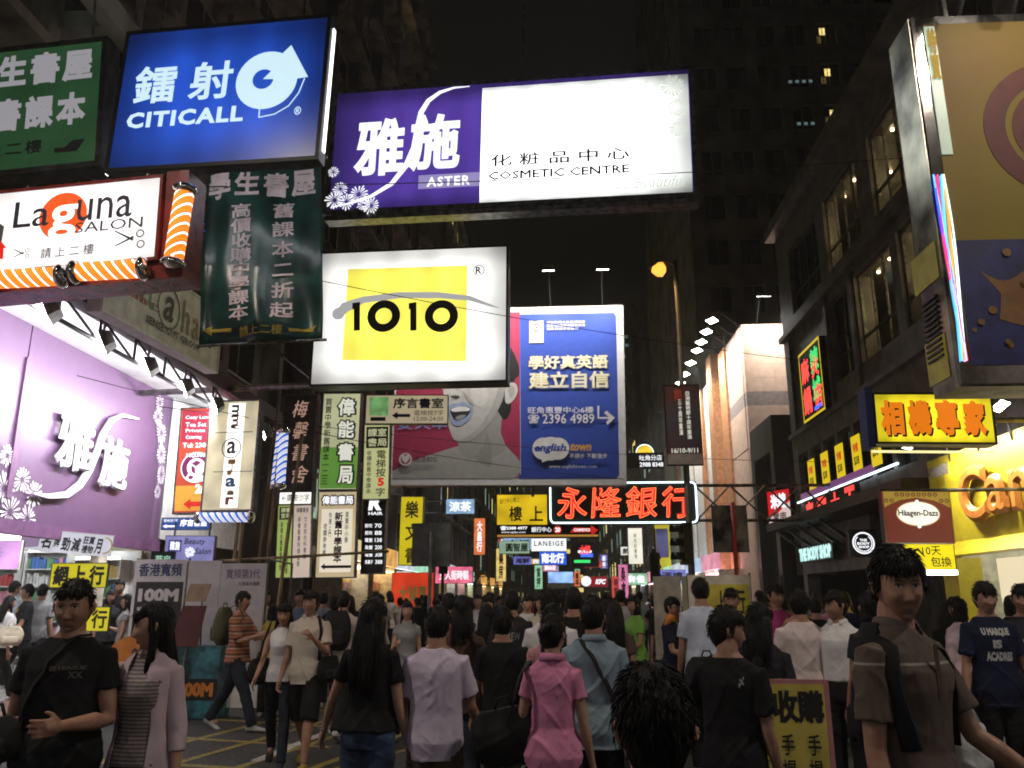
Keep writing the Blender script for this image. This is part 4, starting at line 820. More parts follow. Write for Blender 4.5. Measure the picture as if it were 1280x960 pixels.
r_, p = sign('shop_sign', 'yellow light box 10天包換 below the brown ice cream sign', 'sign', (6.45, 15, 2.30), .88, .45, em('lemon_light_box', S(248, 228, 30), 1.0, .2), -1, 0, .2, .012, STEEL)
p.text('10天', .38, .08, .75, .45, BLACKT, bold=.01); p.text('包換', .52, .5, .93, .9, BLACKT, bold=.01); p.stroke([(.02, .8, .4), (.12, .35, 1), (.3, .2, .8), (.42, .5, .3)], .06, BLACKT); MB().box(-.44, .44, -.02, .2, -.08, -.002).build('lower_tube', TUBEW, r_)
r_, p = sign('shop_sign', 'small red and white upright light box on the black block, tilted to the street', 'sign', (7.55, 28.6, 4.6), 1.1, 1.15, em('red_white_sheet', S(225, 200, 195), .9), -62, 0, .2, .02, BLK)
p.poly([(0, 0), (1, 0), (1, .35), (.5, .65), (0, .8)], em('red_print2', S(205, 25, 35), .9)); p.text('米線', .12, .08, .85, .55, WP, bold=.05); p.text('雲南', .2, .66, .8, .95, BLACKT, bold=.02)
# colourful neon panel high on the facade
r_, p = sign('neon_sign', 'upright neon panel of red and green characters in a yellow border on the dark facade', 'neon sign', (7.75, 24.6, 7.95), 2.1, 2.2, BLK, -90, 0, .2, .0, BLK)
YB = em('yellow_border', S(230, 200, 30), .9)
for a in ((0, 0, 1, .035), (0, .965, 1, 1), (0, .035, .03, .965), (.97, .035, 1, .965)): p.rect(*a, YB, 'border')
NG = em('green_neon', S(60, 220, 110), 1.2); NR2 = em('red_neon', (1, .06, .05), 1.6); NB = em('blue_neon', S(60, 110, 255), 1.4)
for t, a, m in (('麻', (.08, .12, .46, .48), NR2), ('辣', (.54, .08, .92, .44), NG), ('火', (.56, .2, .9, .5), NR2), ('鍋', (.08, .53, .46, .92), NR2), ('城', (.54, .5, .92, .86), NG), ('店', (.6, .6, .95, .95), NR2)): p.text(t, *a, m, bold=.04)
p.rect(.55, .88, .9, .93, NB)
# row of yellow posters behind low windows of the first storey
LP0 = None
for i in range(5):
    r_, p = sign('poster', ['first', 'second', 'third', 'fourth', 'fifth'][i] + ' from the far end of the yellow posters in the storey windows', 'poster', (7.93, 26.0 - i * 1.32, 5.28), .62, 1.0, em('yellow_poster', S(235, 205, 30), .85), -90, 0, .04, .0, BLK, group='yellow posters in the windows'); p.text('特價', .2, .2, .8, .45, RDP, bold=.04); p.text('$38', .2, .55, .8, .8, BLACKT, bold=.03)
MB().tube([(7.9, 19.4, 4.62), (7.9, 27.6, 4.62)], .03, 6).build('white_tube_light', NW, None); tag(bpy.data.objects['white_tube_light'], 'thin white neon tube line running under the yellow posters', 'neon tube')
MB().box(7.9, 7.98, 21, 27.2, 4.7, 4.85).build('violet_light_strip', em('violet_strip', S(150, 90, 150), .5), None); tag(bpy.data.objects['violet_light_strip'], 'dull violet light strip on the facade above the white tube line', 'light strip')
r_, p = sign('neon_sign', 'bare red neon characters fixed under the white tube line at right', 'neon sign', (7.72, 24.0, 4.1), 4.6, .85, pm('black_glassy_board', (.03, .025, .02), .2), -90, 0, .1, .0, BLK)
for k, t in enumerate('寿司大王'): p.text(t, .02 + k * .26, .08, .2 + k * .26, .92, NR2, bold=.05)
# yellow camera shop frontage
YS = empty('camera_shop', (8, 9, 0), 0, 'bright yellow camera shop front at the right edge with raised orange letters', 'shop front')
YF = pm('yellow_fascia_paint', (.74, .60, .025), .4, var=.06); 
MB().box(-.55, -.35, 1.0, 7.9, 2.62, 4.25).build('fascia', YF, YS)
MB().add([(-.55, 1.0, 2.62), (-.55, 7.9, 2.62), (-.9, 7.9, 2.35), (-.9, 1.0, 2.35), (-.5, 1.0, 2.62), (-.5, 7.9, 2.62), (-.5, 7.9, 2.35), (-.5, 1.0, 2.35)], [(0, 1, 2, 3), (4, 7, 6, 5), (2, 1, 5, 6), (0, 3, 7, 4), (3, 2, 6, 7), (0, 4, 5, 1)]).build('fascia_lip', YF, YS)
MB().box(-.5, -.05, 7.3, 7.9, .12, 2.34).build('pillar', YF, YS); MB().box(-.5, -.05, 1.0, 1.5, .12, 2.34).build('pillar', YF, YS)
pf = Panel(YS, 6.9, 1.63, x0=0, y=0, z0=0)
def on_side(o, y0, z0, xf, mirror=False):
    """turn a drawing made in x,z onto a plane facing the street (-x): reading direction runs towards the camera"""
    for vv in o.data.vertices:
        x, y, z = vv.co; vv.co = (xf + y, y0 - x, z0 + z)
    o.data.update()
ORL = pm('orange_raised_letter', (.72, .27, .04), .35, var=.1)
for t, a in (('C', (.0, .22, .15, .84)), ('a', (.14, .38, .24, .80)), ('n', (.25, .38, .35, .80)), ('o', (.36, .38, .46, .80)), ('n', (.47, .38, .57, .80))):
    o = pf.text(t, *a, ORL, bold=.06, thick=.12, name='raised_letter'); on_side(o, 6.5, 2.62, -.6)
for k in range(4):
    o = pf.text(('CHINA', 'TRUST', 'CAMERA', 'JAPAN')[k], .03 + k * .035, .0, .06 + k * .035, .16, DKT, bold=.02, rot=R(90)); on_side(o, 7.6, 2.42, -.78)
b = MB(); b.box(-.05, .0, 1.5, 7.3, .12, .9).build('counter_front', WHITEP, YS)
MB().box(2.9, 2.95, 1.0, 7.9, .12, 3.9).box(-.1, 2.89, 7.9, 7.95, .12, 3.9).build('back_wall', pm('cream_shop_wall', (.75, .68, .45), .5), YS)
MB().box(-.3, 2.85, 1.0, 7.88, 3.02, 3.1).build('shop_ceiling', WHITEP, YS)
for i in range(5):
    o = MB().box(-.2, 2.4, -.09, .09, 2.97, 3.015).build('ceiling_tube', TUBEW, YS); o.location = (0, 1.9 + i * 1.3, 0)
for i in range(4):
    o = MB().box(1.9, 2.85, 1.2, 7.7, .5 + i * .6, .53 + i * .6).build('shelf', WHITEP, YS)
b = MB(); g = random.Random(9)
y = 1.3
for i in range(4):
    y = 1.3
    while y < 7.5:
        w_ = g.uniform(.12, .3); b.box(1.95, 2.3, y, y + w_, .535 + i * .6, .535 + i * .6 + g.uniform(.12, .4), g.randrange(5)); y += w_ + g.uniform(.01, .08)
b.build('goods', [pm('box_yellow', (.7, .6, .1), .4), pm('box_red', (.5, .06, .05), .4), pm('box_blue', (.06, .12, .5), .4), pm('box_white', (.7, .7, .7), .4), pm('box_black', (.03, .03, .03), .4)], YS, kind='stuff')
o = pf.text('NIKON', .0, .1, .28, .5, pm('grey_blue_print', (.25, .28, .3), .5), bold=.05, thick=.01); on_side(o, 6.6, 1.9, -.02)
MB().box(-.02, .02, 4.5, 6.8, 1.5, 2.3).build('header_board', em('cream_header', S(240, 225, 190), .9), YS)
for i, y in enumerate((10.4, 11.5, 12.6, 13.7, 14.8, 15.9)):
    floodlight((6.75, y, 4.42), (7.2, y - .5, 3.4), 24, ['first', 'second', 'third', 'fourth', 'fifth', 'sixth'][i] + ' from the near end of the silver floodlights above the yellow fascia', 'floodlights above the camera shop', .34, arm=[(6.75, y, 4.5), (7.0, y, 4.66), (7.4, y, 4.5), (7.45, y, 4.1)])
# ---- big poster box at the right edge
BX = empty('poster_box', (3.45, 7.0, 3.36), 0, 'huge chrome edged box at the top right corner with a brown poster over dark blue', 'billboard')
W_, H_ = 2.3, 3.62
MB().box(0, W_, .06, .45, 0, H_).build('cabinet', CAB, BX)
SIDE = pm('mirror_side', (.42, .42, .34), .3, .85, var=.5, scale=1.6, bump=.1)
MB().box(-.02, -.001, .0, .46, 0, H_).build('side_panel', SIDE, BX); MB().box(-.02, W_, -.0, .46, -.02, -.001).build('under_panel', SIDE, BX)
b = MB(); b.box(.0, .1, -.02, .058, .16, H_ - .09).box(0, W_, -.02, .058, 0, .158).box(0, W_, -.02, .058, H_ - .088, H_)
b.build('bezel', CHROME, BX)
MB().box(.1, W_, -.03, .055, .16, H_ - .09).build('poster_sheet', pm('ochre_poster', (.17, .14, .003), .6, var=.3, c2=(.16, .085, .006), scale=.5), BX)
p = Panel(BX, W_ - .1, H_ - .25, x0=.1, y=-.03, z0=.16); mar = pm('maroon_print', (.10, .02, .02), .6)
p.rect(0, .66, 1, 1, pm('navy_poster', (.02, .025, .12), .5, var=.2), 'navy_ground'); p.disc(.50, .34, .205, mar, inner=.72, n=48); p.disc(.50, .34, .13, mar, inner=.7, n=48); sand = pm('sand_print', (.2, .10, .03), .6)
p.poly(curve(lambda t: (.08 + .17 * t, .745 + .03 * math.sin(t * 3)), 6) + curve(lambda t: (.25 + .3 * t, .80 - .06 * math.sin(t * 3)), 6) + curve(lambda t: (.55 - .42 * t, .88 + .03 * math.sin(t * 3.14)), 8) + [(.14, .85), (.15, .81)], sand, 'swirl_print')
g = random.Random(3)
for k in range(16): p.disc(g.uniform(.02, .6), g.uniform(.69, .95), g.uniform(.004, .012), sand, n=12)
def swirl(k, m):  # swirl reflections in the chrome edge, put in as glowing tubes
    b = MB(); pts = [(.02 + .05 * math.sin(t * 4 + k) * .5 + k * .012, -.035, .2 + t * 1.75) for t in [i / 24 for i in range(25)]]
    b.tube(pts, .007, 6); return b.build('reflection_tube', m, BX, True)
CB1 = em('cyan_reflection', S(90, 190, 255), 2.2); 
for k, m in enumerate((CB1, em('blue_reflection', S(60, 70, 255), 2.4), em('magenta_reflection', S(240, 60, 110), 1.8), CB1, em('amber_reflection', S(255, 170, 60), 1.6), NW)): swirl(k, m)
MB().box(-.03, -.021, .1, .5, .1, .5).build('side_yellow_patch', pm('yellow_patch', (.55, .5, .06), .4), BX)  # flat yellow patch on the side panel
MB().box(-.03, -.021, .05, .56, 1.0, 1.35).build('side_yellow_patch', pm('yellow_patch', (.55, .5, .06), .4), BX)
lm = None
for k in range(12):
    if lm is None: o = MB().box(-.045, -.022, .15, .45, 0, .022).build('louvre', BLK, BX); lm = o.data; o.location = (0, 0, .3)
    else: link('louvre', lm, BX, (0, 0, .3 + k * .05))
p2 = Panel(BX, .5, 1.4, x0=.0, y=-.05, z0=2.1)
MB().box(.101, .2, -.04, -.031, 2.15, 3.5).build('reflection_strip', em('green_white_reflection', S(190, 215, 190), .5, .3, 3), BX)  # green and white reflection in the chrome, put in as a glowing strip
o = p2.text('特賣', .22, .02, .4, .42, YP, bold=.05, vert=1.0)
b = MB(); b.tube([(.5, .3, H_), (.5, .6, 9)], .04, 6); b.tube([(W_, .3, 1), (4.6, .4, 1)], .05, 6); b.tube([(W_, .3, 3), (4.6, .4, 3)], .05, 6); b.build('support_frame', STEEL, BX)
for i, x in enumerate((3.95, 4.45)):
    floodlight((x, 6.3, 7.25), (x + .1, 7.1, 5.2), 2.2, ('left' if i == 0 else 'right') + ' of the two small warm lamps above the huge poster box', 'lamps above the poster box', .16, arm=[(x, 6.3, 7.3), (x, 6.7, 7.4), (x, 7.1, 7.0)], colr=(1, .75, .45))
# ================================================================== left shop under the purple fascia
PS = empty('cosmetics_shop', (-8, 8.0, 0), 0, 'cosmetics shop with a purple lit fascia, raised white characters and open bright interior', 'shop front')
PU = pm('purple_fascia_paint', (.125, .068, .135), .4, var=.04, bump=.02)
b = MB(); 
for y0, y1 in ((.0, 3.55), (3.58, 8.3)): o = MB().box(0, .1, y0, y1, 2.72, 5.62).build('fascia_panel', PU, PS)
MB().box(0, .16, 0, 8.3, 2.5, 2.71).build('fascia_foot', pm('dull_purple', (.16, .07, .16), .5), PS)
MB().box(.0, .12, 8.32, 12.6, 2.75, 5.62).build('white_panel', WHITEP, PS)
MB().box(.1, .14, 3.5, 3.62, 3.0, 5.1).build('panel_joint', pm('dull_purple', (.16, .07, .16)), PS)
SOF = pm('white_soffit', (.8, .8, .8), .5, var=.05)
MB().add([(0, 0, 5.63), (0, 12.6, 5.63), (1.75, 12.6, 5.5), (1.75, 0, 5.5), (0, 0, 5.72), (0, 12.6, 5.72), (1.75, 12.6, 5.6), (1.75, 0, 5.6)], [(0, 1, 2, 3), (4, 7, 6, 5), (0, 4, 5, 1), (1, 5, 6, 2), (2, 6, 7, 3), (3, 7, 4, 0)]).build('soffit', SOF, PS)
b = MB(); b.box(1.76, 2.0, -1, 12.6, 5.28, 5.55); b.build('canopy_beam', DARK, PS)
b = MB()
for k in range(14): b.tube([(1.88, -.5 + k * .95, 5.3), (1.88, .45 + k * .95, 4.95)], .02, 5); b.tube([(1.88, .45 + k * .95, 4.95), (1.88, .45 + k * .95, 5.3)], .02, 5)
b.tube([(1.88, -1, 4.95), (1.88, 12.6, 4.95)], .03, 6); b.build('canopy_truss', DARK, PS)
for i in range(7):
    y = 9.2 + i * 1.28
    floodlight((-6.15, y, 4.98), (-7.6, y - .6, 4.25), 100, ['first', 'second', 'third', 'fourth', 'fifth', 'sixth', 'seventh'][i] + ' from the near end of the floodlights over the purple fascia', 'floodlights over the purple fascia', .4, arm=[(-6.15, y, 5.1), (-6.13, y, 5.3)], spread=2.9, colr=(.95, .95, 1))
# raised characters: drawn in x,z, then set on the wall facing the street
def on_left(o, y0, z0, xf):
    for vv in o.data.vertices:
        x, y, z = vv.co; vv.co = (xf - y, y0 + x, z0 + z)
    o.data.update()
pf = Panel(PS, 8.3, 2.9, x0=0, y=0, z0=0)
RW = pm('raised_white_letter', (.82, .8, .82), .4, var=.04)
# u along y from y=8 -> 16.3 ; measured on the wall
for t, a in (('雅', (.530, .37, .655, .70)), ('施', (.688, .43, .80, .75))):
    o = pf.text(t, *a, RW, bold=.03, thick=.07, name='raised_character'); on_left(o, 0, 2.72, .16)
sw = [(.485, .86, .15), (.53, .86, .5), (.59, .83, .8), (.63, .76, 1.0), (.657, .66, 1.0), (.675, .55, .95), (.688, .44, .9), (.712, .34, .75), (.752, .28, .5), (.825, .26, .15)]
o = pf.stroke(sw, .13, RW, 'raised_swoosh', thick=.05); on_left(o, 0, 2.72, .2)
for i, (u, v, rr) in enumerate(((.415, .86, .09), (.46, .80, .07), (.50, .86, .08), (.44, .97, .09), (.49, .99, .08), (.41, .70, .06), (.93, .18, .07), (.955, .28, .08), (.965, .42, .08), (.975, .56, .07), (.93, .08, .06), (.965, .68, .05))):
    o = pf.burst(u, v, rr, RW, n=16, seed=i + 40, name='flower_relief'); on_left(o, 0, 2.72, .115)
# interior
b = MB(); b.box(-4.0, -3.9, 0, 8.3, .12, 2.5); b.box(-3.9, -.1, 8.1, 8.2, .12, 2.5).box(-3.9, -.1, 0, .1, .12, 2.5); b.build('back_wall', WHITEP, PS)
MB().box(-3.9, 0, 0, 8.3, .03, .11).build('shop_floor', pm('pale_tile', (.5, .48, .45), .3), PS); MB().box(-3.9, -.02, .1, 8.1, 2.72, 2.8).build('shop_ceiling', WHITEP, PS)
tm = None
for i in range(7):
    if tm is None: o = MB().box(-3.6, -.4, -.06, .06, 2.66, 2.715).build('ceiling_tube', TUBEW, PS); tm = o.data; o.location = (0, .7 + i * 1.15, 0)
    else: link('ceiling_tube', tm, PS, (0, .7 + i * 1.15, 0))
MB().box(-.1, .05, 6.3, 6.6, .12, 2.49).box(-.1, .05, .0, .25, .12, 2.49).build('door_post', CREAM, PS)
PROD = [pm('goods_white', (.75, .75, .75), .4), pm('goods_pink', (.6, .25, .35), .4), pm('goods_blue', (.07, .17, .5), .4), pm('goods_gold', (.55, .38, .12), .4), pm('goods_green', (.15, .35, .2), .4), pm('goods_red', (.5, .07, .07), .4)]
def shelf(x, y, wd, ht, n, label, seed, rz=0, group='display shelves in the cosmetics shop'):
    g = random.Random(seed); r_ = empty('display_shelf', (x, y, .12), rz, label, 'shelf', group)
    b = MB(); b.box(-wd / 2, -wd / 2 + .03, 0, .4, 0, ht).box(wd / 2 - .03, wd / 2, 0, .4, 0, ht).box(-wd / 2 + .03, wd / 2 - .03, .37, .4, 0, ht); b.build('carcass', WHITEP, r_)
    gb = MB(); sh = None
    for i in range(n + 1):
        z = .08 + i * (ht - .1) / n
        if sh is None: o = MB().box(-wd / 2 + .032, wd / 2 - .032, .01, .368, 0, .02).build('shelf_board', WHITEP, r_); sh = o.data; o.location = (0, 0, z)
        else: link('shelf_board', sh, r_, (0, 0, z))
        xx = -wd / 2 + .05
        while xx < wd / 2 - .1 and i < n:
            w_ = g.uniform(.04, .09); c = g.randrange(6)
            for _ in range(g.randint(1, 4)):
                if xx + w_ > wd / 2 - .05: break
                gb.box(xx, xx + w_, .06, .2, z + .021, z + g.uniform(.6, .85) * (ht - .1) / n, c); xx += w_ + .008
            xx += .01
    gb.build('goods', PROD, r_, kind='stuff')
    MB().box(-wd / 2 + .05, wd / 2 - .05, .0, .05, ht + .01, ht + .05).build('light_strip', TUBEW, r_)
    return r_
shelf(-11.0, 15.6, 1.6, 2.35, 7, 'white display shelf of small coloured boxes at the very left of the shop', 1)
shelf(-9.75, 15.7, .85, 2.35, 7, 'white display shelf with blue packs deeper in the shop', 2)
shelf(-8.75, 15.7, .95, 2.2, 6, 'lower white display shelf of gold and pink boxes near the shop post', 3)
r_, p = sign('shop_sign', 'pale violet lit picture over the shop shelves at the left edge', 'poster', (-8.6, 12.0, 2.22), 1.5, .42, em('violet_picture', S(205, 150, 215), 1.1, .3, 3), 0, 0, .06, .01, WHITEP)
p.burst(.45, .5, .35, LIL, n=14); p.burst(.75, .45, .3, LIL, n=14, seed=2)
# cloth banner of sale
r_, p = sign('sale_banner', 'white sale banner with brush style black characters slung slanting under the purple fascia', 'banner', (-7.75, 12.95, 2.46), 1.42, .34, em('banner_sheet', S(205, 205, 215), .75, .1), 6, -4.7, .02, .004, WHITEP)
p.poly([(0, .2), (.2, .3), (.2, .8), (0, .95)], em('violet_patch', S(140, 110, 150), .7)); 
for k, (t, a) in enumerate((('名', (.22, .12, .34, .85)), ('牌', (.36, .3, .43, .75)), ('勁', (.45, .25, .55, .9)), ('減', (.56, .25, .66, .9)), ('狂賞', (.68, .12, .81, .5)), ('禮物', (.68, .55, .81, .92)), ('月', (.82, .2, .9, .92)))): p.text(t, *a, BLACKT, bold=.03, shear=.1)
p.disc(.92, .5, .4, YP, 'ring_print', inner=.85, a0=R(-90), a1=R(90), n=20)
# yellow board
r_, p = sign('street_sign', 'yellow board with bold black characters 網上行 behind the man in black at left', 'sign', (-7.45, 12.9, 1.95), .9, .38, em('lime_yellow_board', S(205, 195, 30), .7, .1), 2, 0, .04, .01, DARK)
for k, t in enumerate('網上行'): p.text(t, .04 + k * .32, .08, .31 + k * .32, .92, BLACKT, bold=.04)
MB().tube([(0, .03, -1.57), (0, .03, 0)], .025, 6).build('post', STEEL, r_)
r_, p = sign('street_sign', 'lower yellow board, partly hidden behind the man in black at left', 'sign', (-7.0, 12.6, 1.3), .55, .36, em('lime_yellow_board', S(205, 195, 30)), 2, 0, .04, .01, DARK)
p.text('行', .5, .1, .95, .9, BLACKT, bold=.03); MB().tube([(0, .03, -1), (0, .03, 0)], .025, 6).build('post', STEEL, r_)
r_, p = sign('shop_sign', 'tiny dark green sign with pale writing right of the sale banner', 'sign', (-6.9, 14.5, 2.25), .42, .3, pm('green_black_sheet', (.008, .02, .018)), 0, 0, .05, .008, BLK); p.text('藥房', .15, .2, .85, .8, em('mint_print', S(150, 200, 170), .7), bold=.02)
# ---- promoter's booth
BT = empty('promotion_booth', (-6.26, 12.3, .0), 0, 'white promotion booth with a black 100M broadband panel on its left face', 'booth')
BT.scale = (1.118, 1, 1.02)
LAM = pm('white_laminate', (.78, .76, .74), .35, var=.05)
MB().box(0, .7, 0, .03, .25, 2.12).build('left_panel', LAM, BT); MB().box(.72, 1.16, .02, .05, .1, 2.1).build('middle_panel', LAM, BT); MB().box(1.18, 1.78, -.02, .02, .1, 2.06).build('right_panel', LAM, BT)
fr = MB()
for x in (0, .71, 1.17, 1.78): fr.tube([(x, .06, 0), (x, .06, 2.14)], .015, 6)
for x in (0, 1.78): fr.tube([(x, 1.2, 0), (x, 1.2, 2.1)], .015, 6); fr.tube([(x, .06, 2.12), (x, 1.2, 2.1)], .015, 6)
fr.build('frame', STEEL, BT)
p = Panel(BT, .7, 1.87, x0=0, y=0, z0=.25)
p.text('香港寬頻', .08, .03, .92, .13, pm('navy_print', (.03, .06, .16)), bold=.02); p.rect(.06, .17, .97, .98, pm('black_sheet', (.02, .02, .022)), 'black_panel'); p.text('100M', .12, .22, .9, .32, LAM, bold=.06); p.text('寬頻', .12, .35, .5, .45, LAM, bold=.03); 
p.disc(.3, .72, .24, pm('orange_enamel', (.65, .22, .03), .4), 'orange_disc', ry=.16); p.text('$99', .12, .66, .45, .76, DKT, bold=.04); p.text('100M', .1, .86, .9, .95, pm('orange_enamel', (.65, .22, .03)), bold=.05)
p = Panel(BT, .6, 1.96, x0=1.18, y=-.02, z0=.1); p.text('寬頻第3代', .12, .04, .88, .11, pm('violet_print', (.2, .08, .25)), bold=.0); p.text('大搬屋大優惠', .4, .13, .88, .16, BLACKT, bold=.0)
LS = empty('leaflet_stand', (-5.2, 11.9, 0), 0, 'slanted maroon leaflet stand in front of the white booth', 'stand')
MB().tube([(-.18, .1, 0), (-.08, .0, 1.75)], .012, 6).tube([(.22, .1, 0), (.16, .0, 1.75)], .012, 6).tube([(0, -.25, 0), (.03, .05, 1.2)], .012, 6).build('frame', STEEL, LS)
MB().add([(-.22, -.05, .95), (.18, -.05, .95), (.24, .0, 1.5), (-.1, .0, 1.5), (-.22, -.03, .95), (.18, -.03, .95), (.24, .02, 1.5), (-.1, .02, 1.5)], [(0, 1, 2, 3), (4, 7, 6, 5), (0, 4, 5, 1), (1, 5, 6, 2), (2, 6, 7, 3), (3, 7, 4, 0)]).build('maroon_panel', pm('maroon_board', (.13, .02, .02), .4), LS)
MB().add([(-.08, -.02, 1.56), (.22, -.02, 1.56), (.28, .0, 1.8), (-.02, .0, 1.8), (-.08, 0, 1.56), (.22, 0, 1.56), (.28, .02, 1.8), (-.02, .02, 1.8)], [(0, 1, 2, 3), (4, 7, 6, 5), (0, 4, 5, 1), (1, 5, 6, 2), (2, 6, 7, 3), (3, 7, 4, 0)]).build('top_card', pm('sand_card', (.5, .36, .22), .5), LS)
# crates / counter in front of it
CO = empty('counter_box', (-5.0, 12.15, 0), 0, 'teal and black printed counter box under the booth posters', 'counter'); MB().box(-.3, .3, -.25, .25, 0, .95).build('box', pm('teal_print', (.05, .2, .24), .4, var=.4), CO); p = Panel(CO, .6, .95, y=-.252); p.rect(0, .45, 1, .75, BLACKT); p.text('100M', .1, .5, .9, .7, pm('orange_enamel', (.65, .22, .03)), bold=.06)
# ---- bamboo scaffold poles
for i, (x0, x1, y, h) in enumerate(((-5.95, -5.85, 15.2, 4.0), (-5.75, -5.7, 15.0, 3.8), (-5.35, -5.2, 15.2, 4.3), (-5.1, -4.75, 15.1, 4.6), (-5.6, -5.35, 15.4, 5.2))):
    o = MB().tube([(x0 + (x1 - x0) * t, y, h * t) for t in [k / 9 for k in range(10)]], [.033 + .004 * (k % 2) for k in range(10)], 8).build('bamboo_pole', BAMBOO, None, True)
    tag(o, ['leftmost upright', 'second upright from the left', 'third upright from the left', 'leaning rightmost', 'tallest, slightly tilted'][i] + ' bamboo pole of the scaffold under the salon box', 'bamboo pole')
o = MB().tube([(-6.2, 15.05, 2.25), (-3.0, 15.0, 2.42)], .025, 8).build('bamboo_pole', BAMBOO, None, True); tag(o, 'long horizontal bamboo pole crossing below the bookshop light boxes', 'bamboo pole')
# ---- warm window above canopy between salon sign and banner
WW = empty('bay_window', (-7.0, 12.5, 6.3), 0, 'warm orange lit bay window between the salon sign and the green banner', 'window')
b = MB(); b.box(-.02, .08, 0, 3.9, 0, .1).box(-.02, .08, 0, 3.9, 2.0, 2.1); 
for y in (0, 1.3, 2.6, 3.8): b.box(-.02, .08, y, y + .1, .1, 2.0)
b.box(-1, -.02, 3.8, 3.9, 0, 2.1).box(-1, -.02, 0, .1, 0, 2.1).box(-1, .1, -.05, 3.95, -.12, -.0).box(-1, .1, -.05, 3.95, 2.1, 2.2); b.build('frame', DARK, WW)
MB().box(.02, .03, .1, 3.8, .1, 2.0).build('pane', GLASS, WW); MB().box(-.9, -.85, .1, 3.8, .0, 2.1).build('room_wall', pm('orange_room_wall', (.5, .3, .1), .6), WW)
o = MB().box(-.6, -.3, .4, 3.6, 1.98, 2.04).build('ceiling_light', em('warm_room_light', (1, .62, .25), 5), WW)
o = MB().tube([(.14, 0, 2.35), (.14, 3.9, 2.35)], .02, 6).tube([(.14, 0, 2.45), (.14, 3.9, 2.45)], .02, 6).build('neon_line', NB, WW)
# ---- street furniture
# lamp post with sodium lamp
LPst = empty('lamp_post', (3.15, 20, 0), 0, 'tall lamp post at right of centre with one glowing orange sodium lamp', 'street lamp')
MB().tube([(0, 0, 0), (0, 0, .9), (0, 0, .95), (0, 0, 10.0)], [.12, .12, .085, .055], 12).build('pole', pm('galvanised_pole', (.05, .048, .045), .6, .2), LPst, True)
MB().tube([(0, 0, 9.8), (-.1, 0, 9.95), (-.3, 0, 9.98)], .03, 8).build('arm', STEEL, LPst, True)
b = MB(); b.tube([(-.2, 0, 9.86), (-.3, 0, 9.86), (-.5, 0, 9.86), (-.68, 0, 9.83)], [(.05, .04), (.13, .07), (.14, .08), (.06, .04)], 12); b.build('lamp_head', GREYP, LPst, True)
SOD = em('sodium_lens', (1, .37, .05), 2.1)
b = MB(); b.tube([(-.26, 0, 9.78), (-.33, 0, 9.77), (-.45, 0, 9.77), (-.6, 0, 9.78)], [(.10, .08), (.25, .17), (.25, .17), (.09, .08)], 12).build('lens', SOD, LPst, True)
def lamp_light(parent, loc, e, c, r=.12, spot=None):
    ld = bpy.data.lights.new('lamp_light', 'SPOT' if spot else 'POINT'); ld.energy = e; ld.color = c; ld.shadow_soft_size = r
    if spot: ld.spot_size = R(spot); ld.spot_blend = .5
    o = bpy.data.objects.new('lamp_light', ld); col.objects.link(o); o.parent = parent; o.location = loc; return o
lamp_light(LPst, (-.42, 0, 9.6), 140, (1, .6, .22), spot=150)
# unseen posts of the same kind beside the camera, placed to light the crowd
for i, (x, y, s_) in enumerate(((6.4, 2.4, -1), (-6.4, 2.9, 1))):
    c_ = copy_tree(LPst); c_.location = (x, y, 0); c_.rotation_euler.z = 0 if s_ < 0 else R(180)
    c_['label'] = ['lamp post at the right kerb beside the camera, outside the picture', 'lamp post at the left kerb beside the camera, outside the picture'][i]; c_['group'] = 'lamp posts of the street'
    for ch in c_.children:
        if ch.type == 'LIGHT': ch.data = ch.data.copy(); ch.data.energy = (1700, 1900)[i]; ch.data.color = (1, .87, .74); ch.location.x = -.42
# double sided light boxes and shop fronts behind the photographer (the street goes on there)
for i, (x, y, z, w_, h_) in enumerate(((-2.4, -3.6, 6.4, 5.0, 2.2), (2.6, -7.5, 7.2, 4.5, 2.4))):
    r_, p = sign('cosmetics_sign', ['white light box hung over the road just behind the camera', 'second white light box over the road well behind the camera'][i], 'sign', (x, y, z), w_, h_, em('rear_white_box', (1, .96, .98), 1.1), 180, 0, .4, .06, STEEL)
SB = empty('shop_row', (0, -12, 0), 0, 'row of lit shops on both sides of the street behind the camera', 'shop front')
MB().box(-16, -8, 0, 14.9, 2.8, 20).box(8, 16, 0, 20.9, 4.5, 20).build('wall', CONC, SB)
MB().box(-8.6, -8.01, 0, 19.9, .12, .2).box(-11, -10.9, 0, 19.9, .12, 2.8).box(11, 11.1, 0, 20.9, .12, 3.0).build('shop_wall', WHITEP, SB)
b = MB()
for k in range(9): b.box(-10.4, -8.3, .9 + k * 2.1, 1.1 + k * 2.1, 2.66, 2.72); b.box(8.2, 10.4, .9 + k * 2.1, 1.1 + k * 2.1, 2.86, 2.92)
b.build('ceiling_tube', TUBEW, SB)
MB().box(-11, -8.02, 0, 19.9, 2.73, 2.78).box(8.02, 11, 0, 20.9, 2.93, 2.98).build('shop_ceiling', WHITEP, SB)
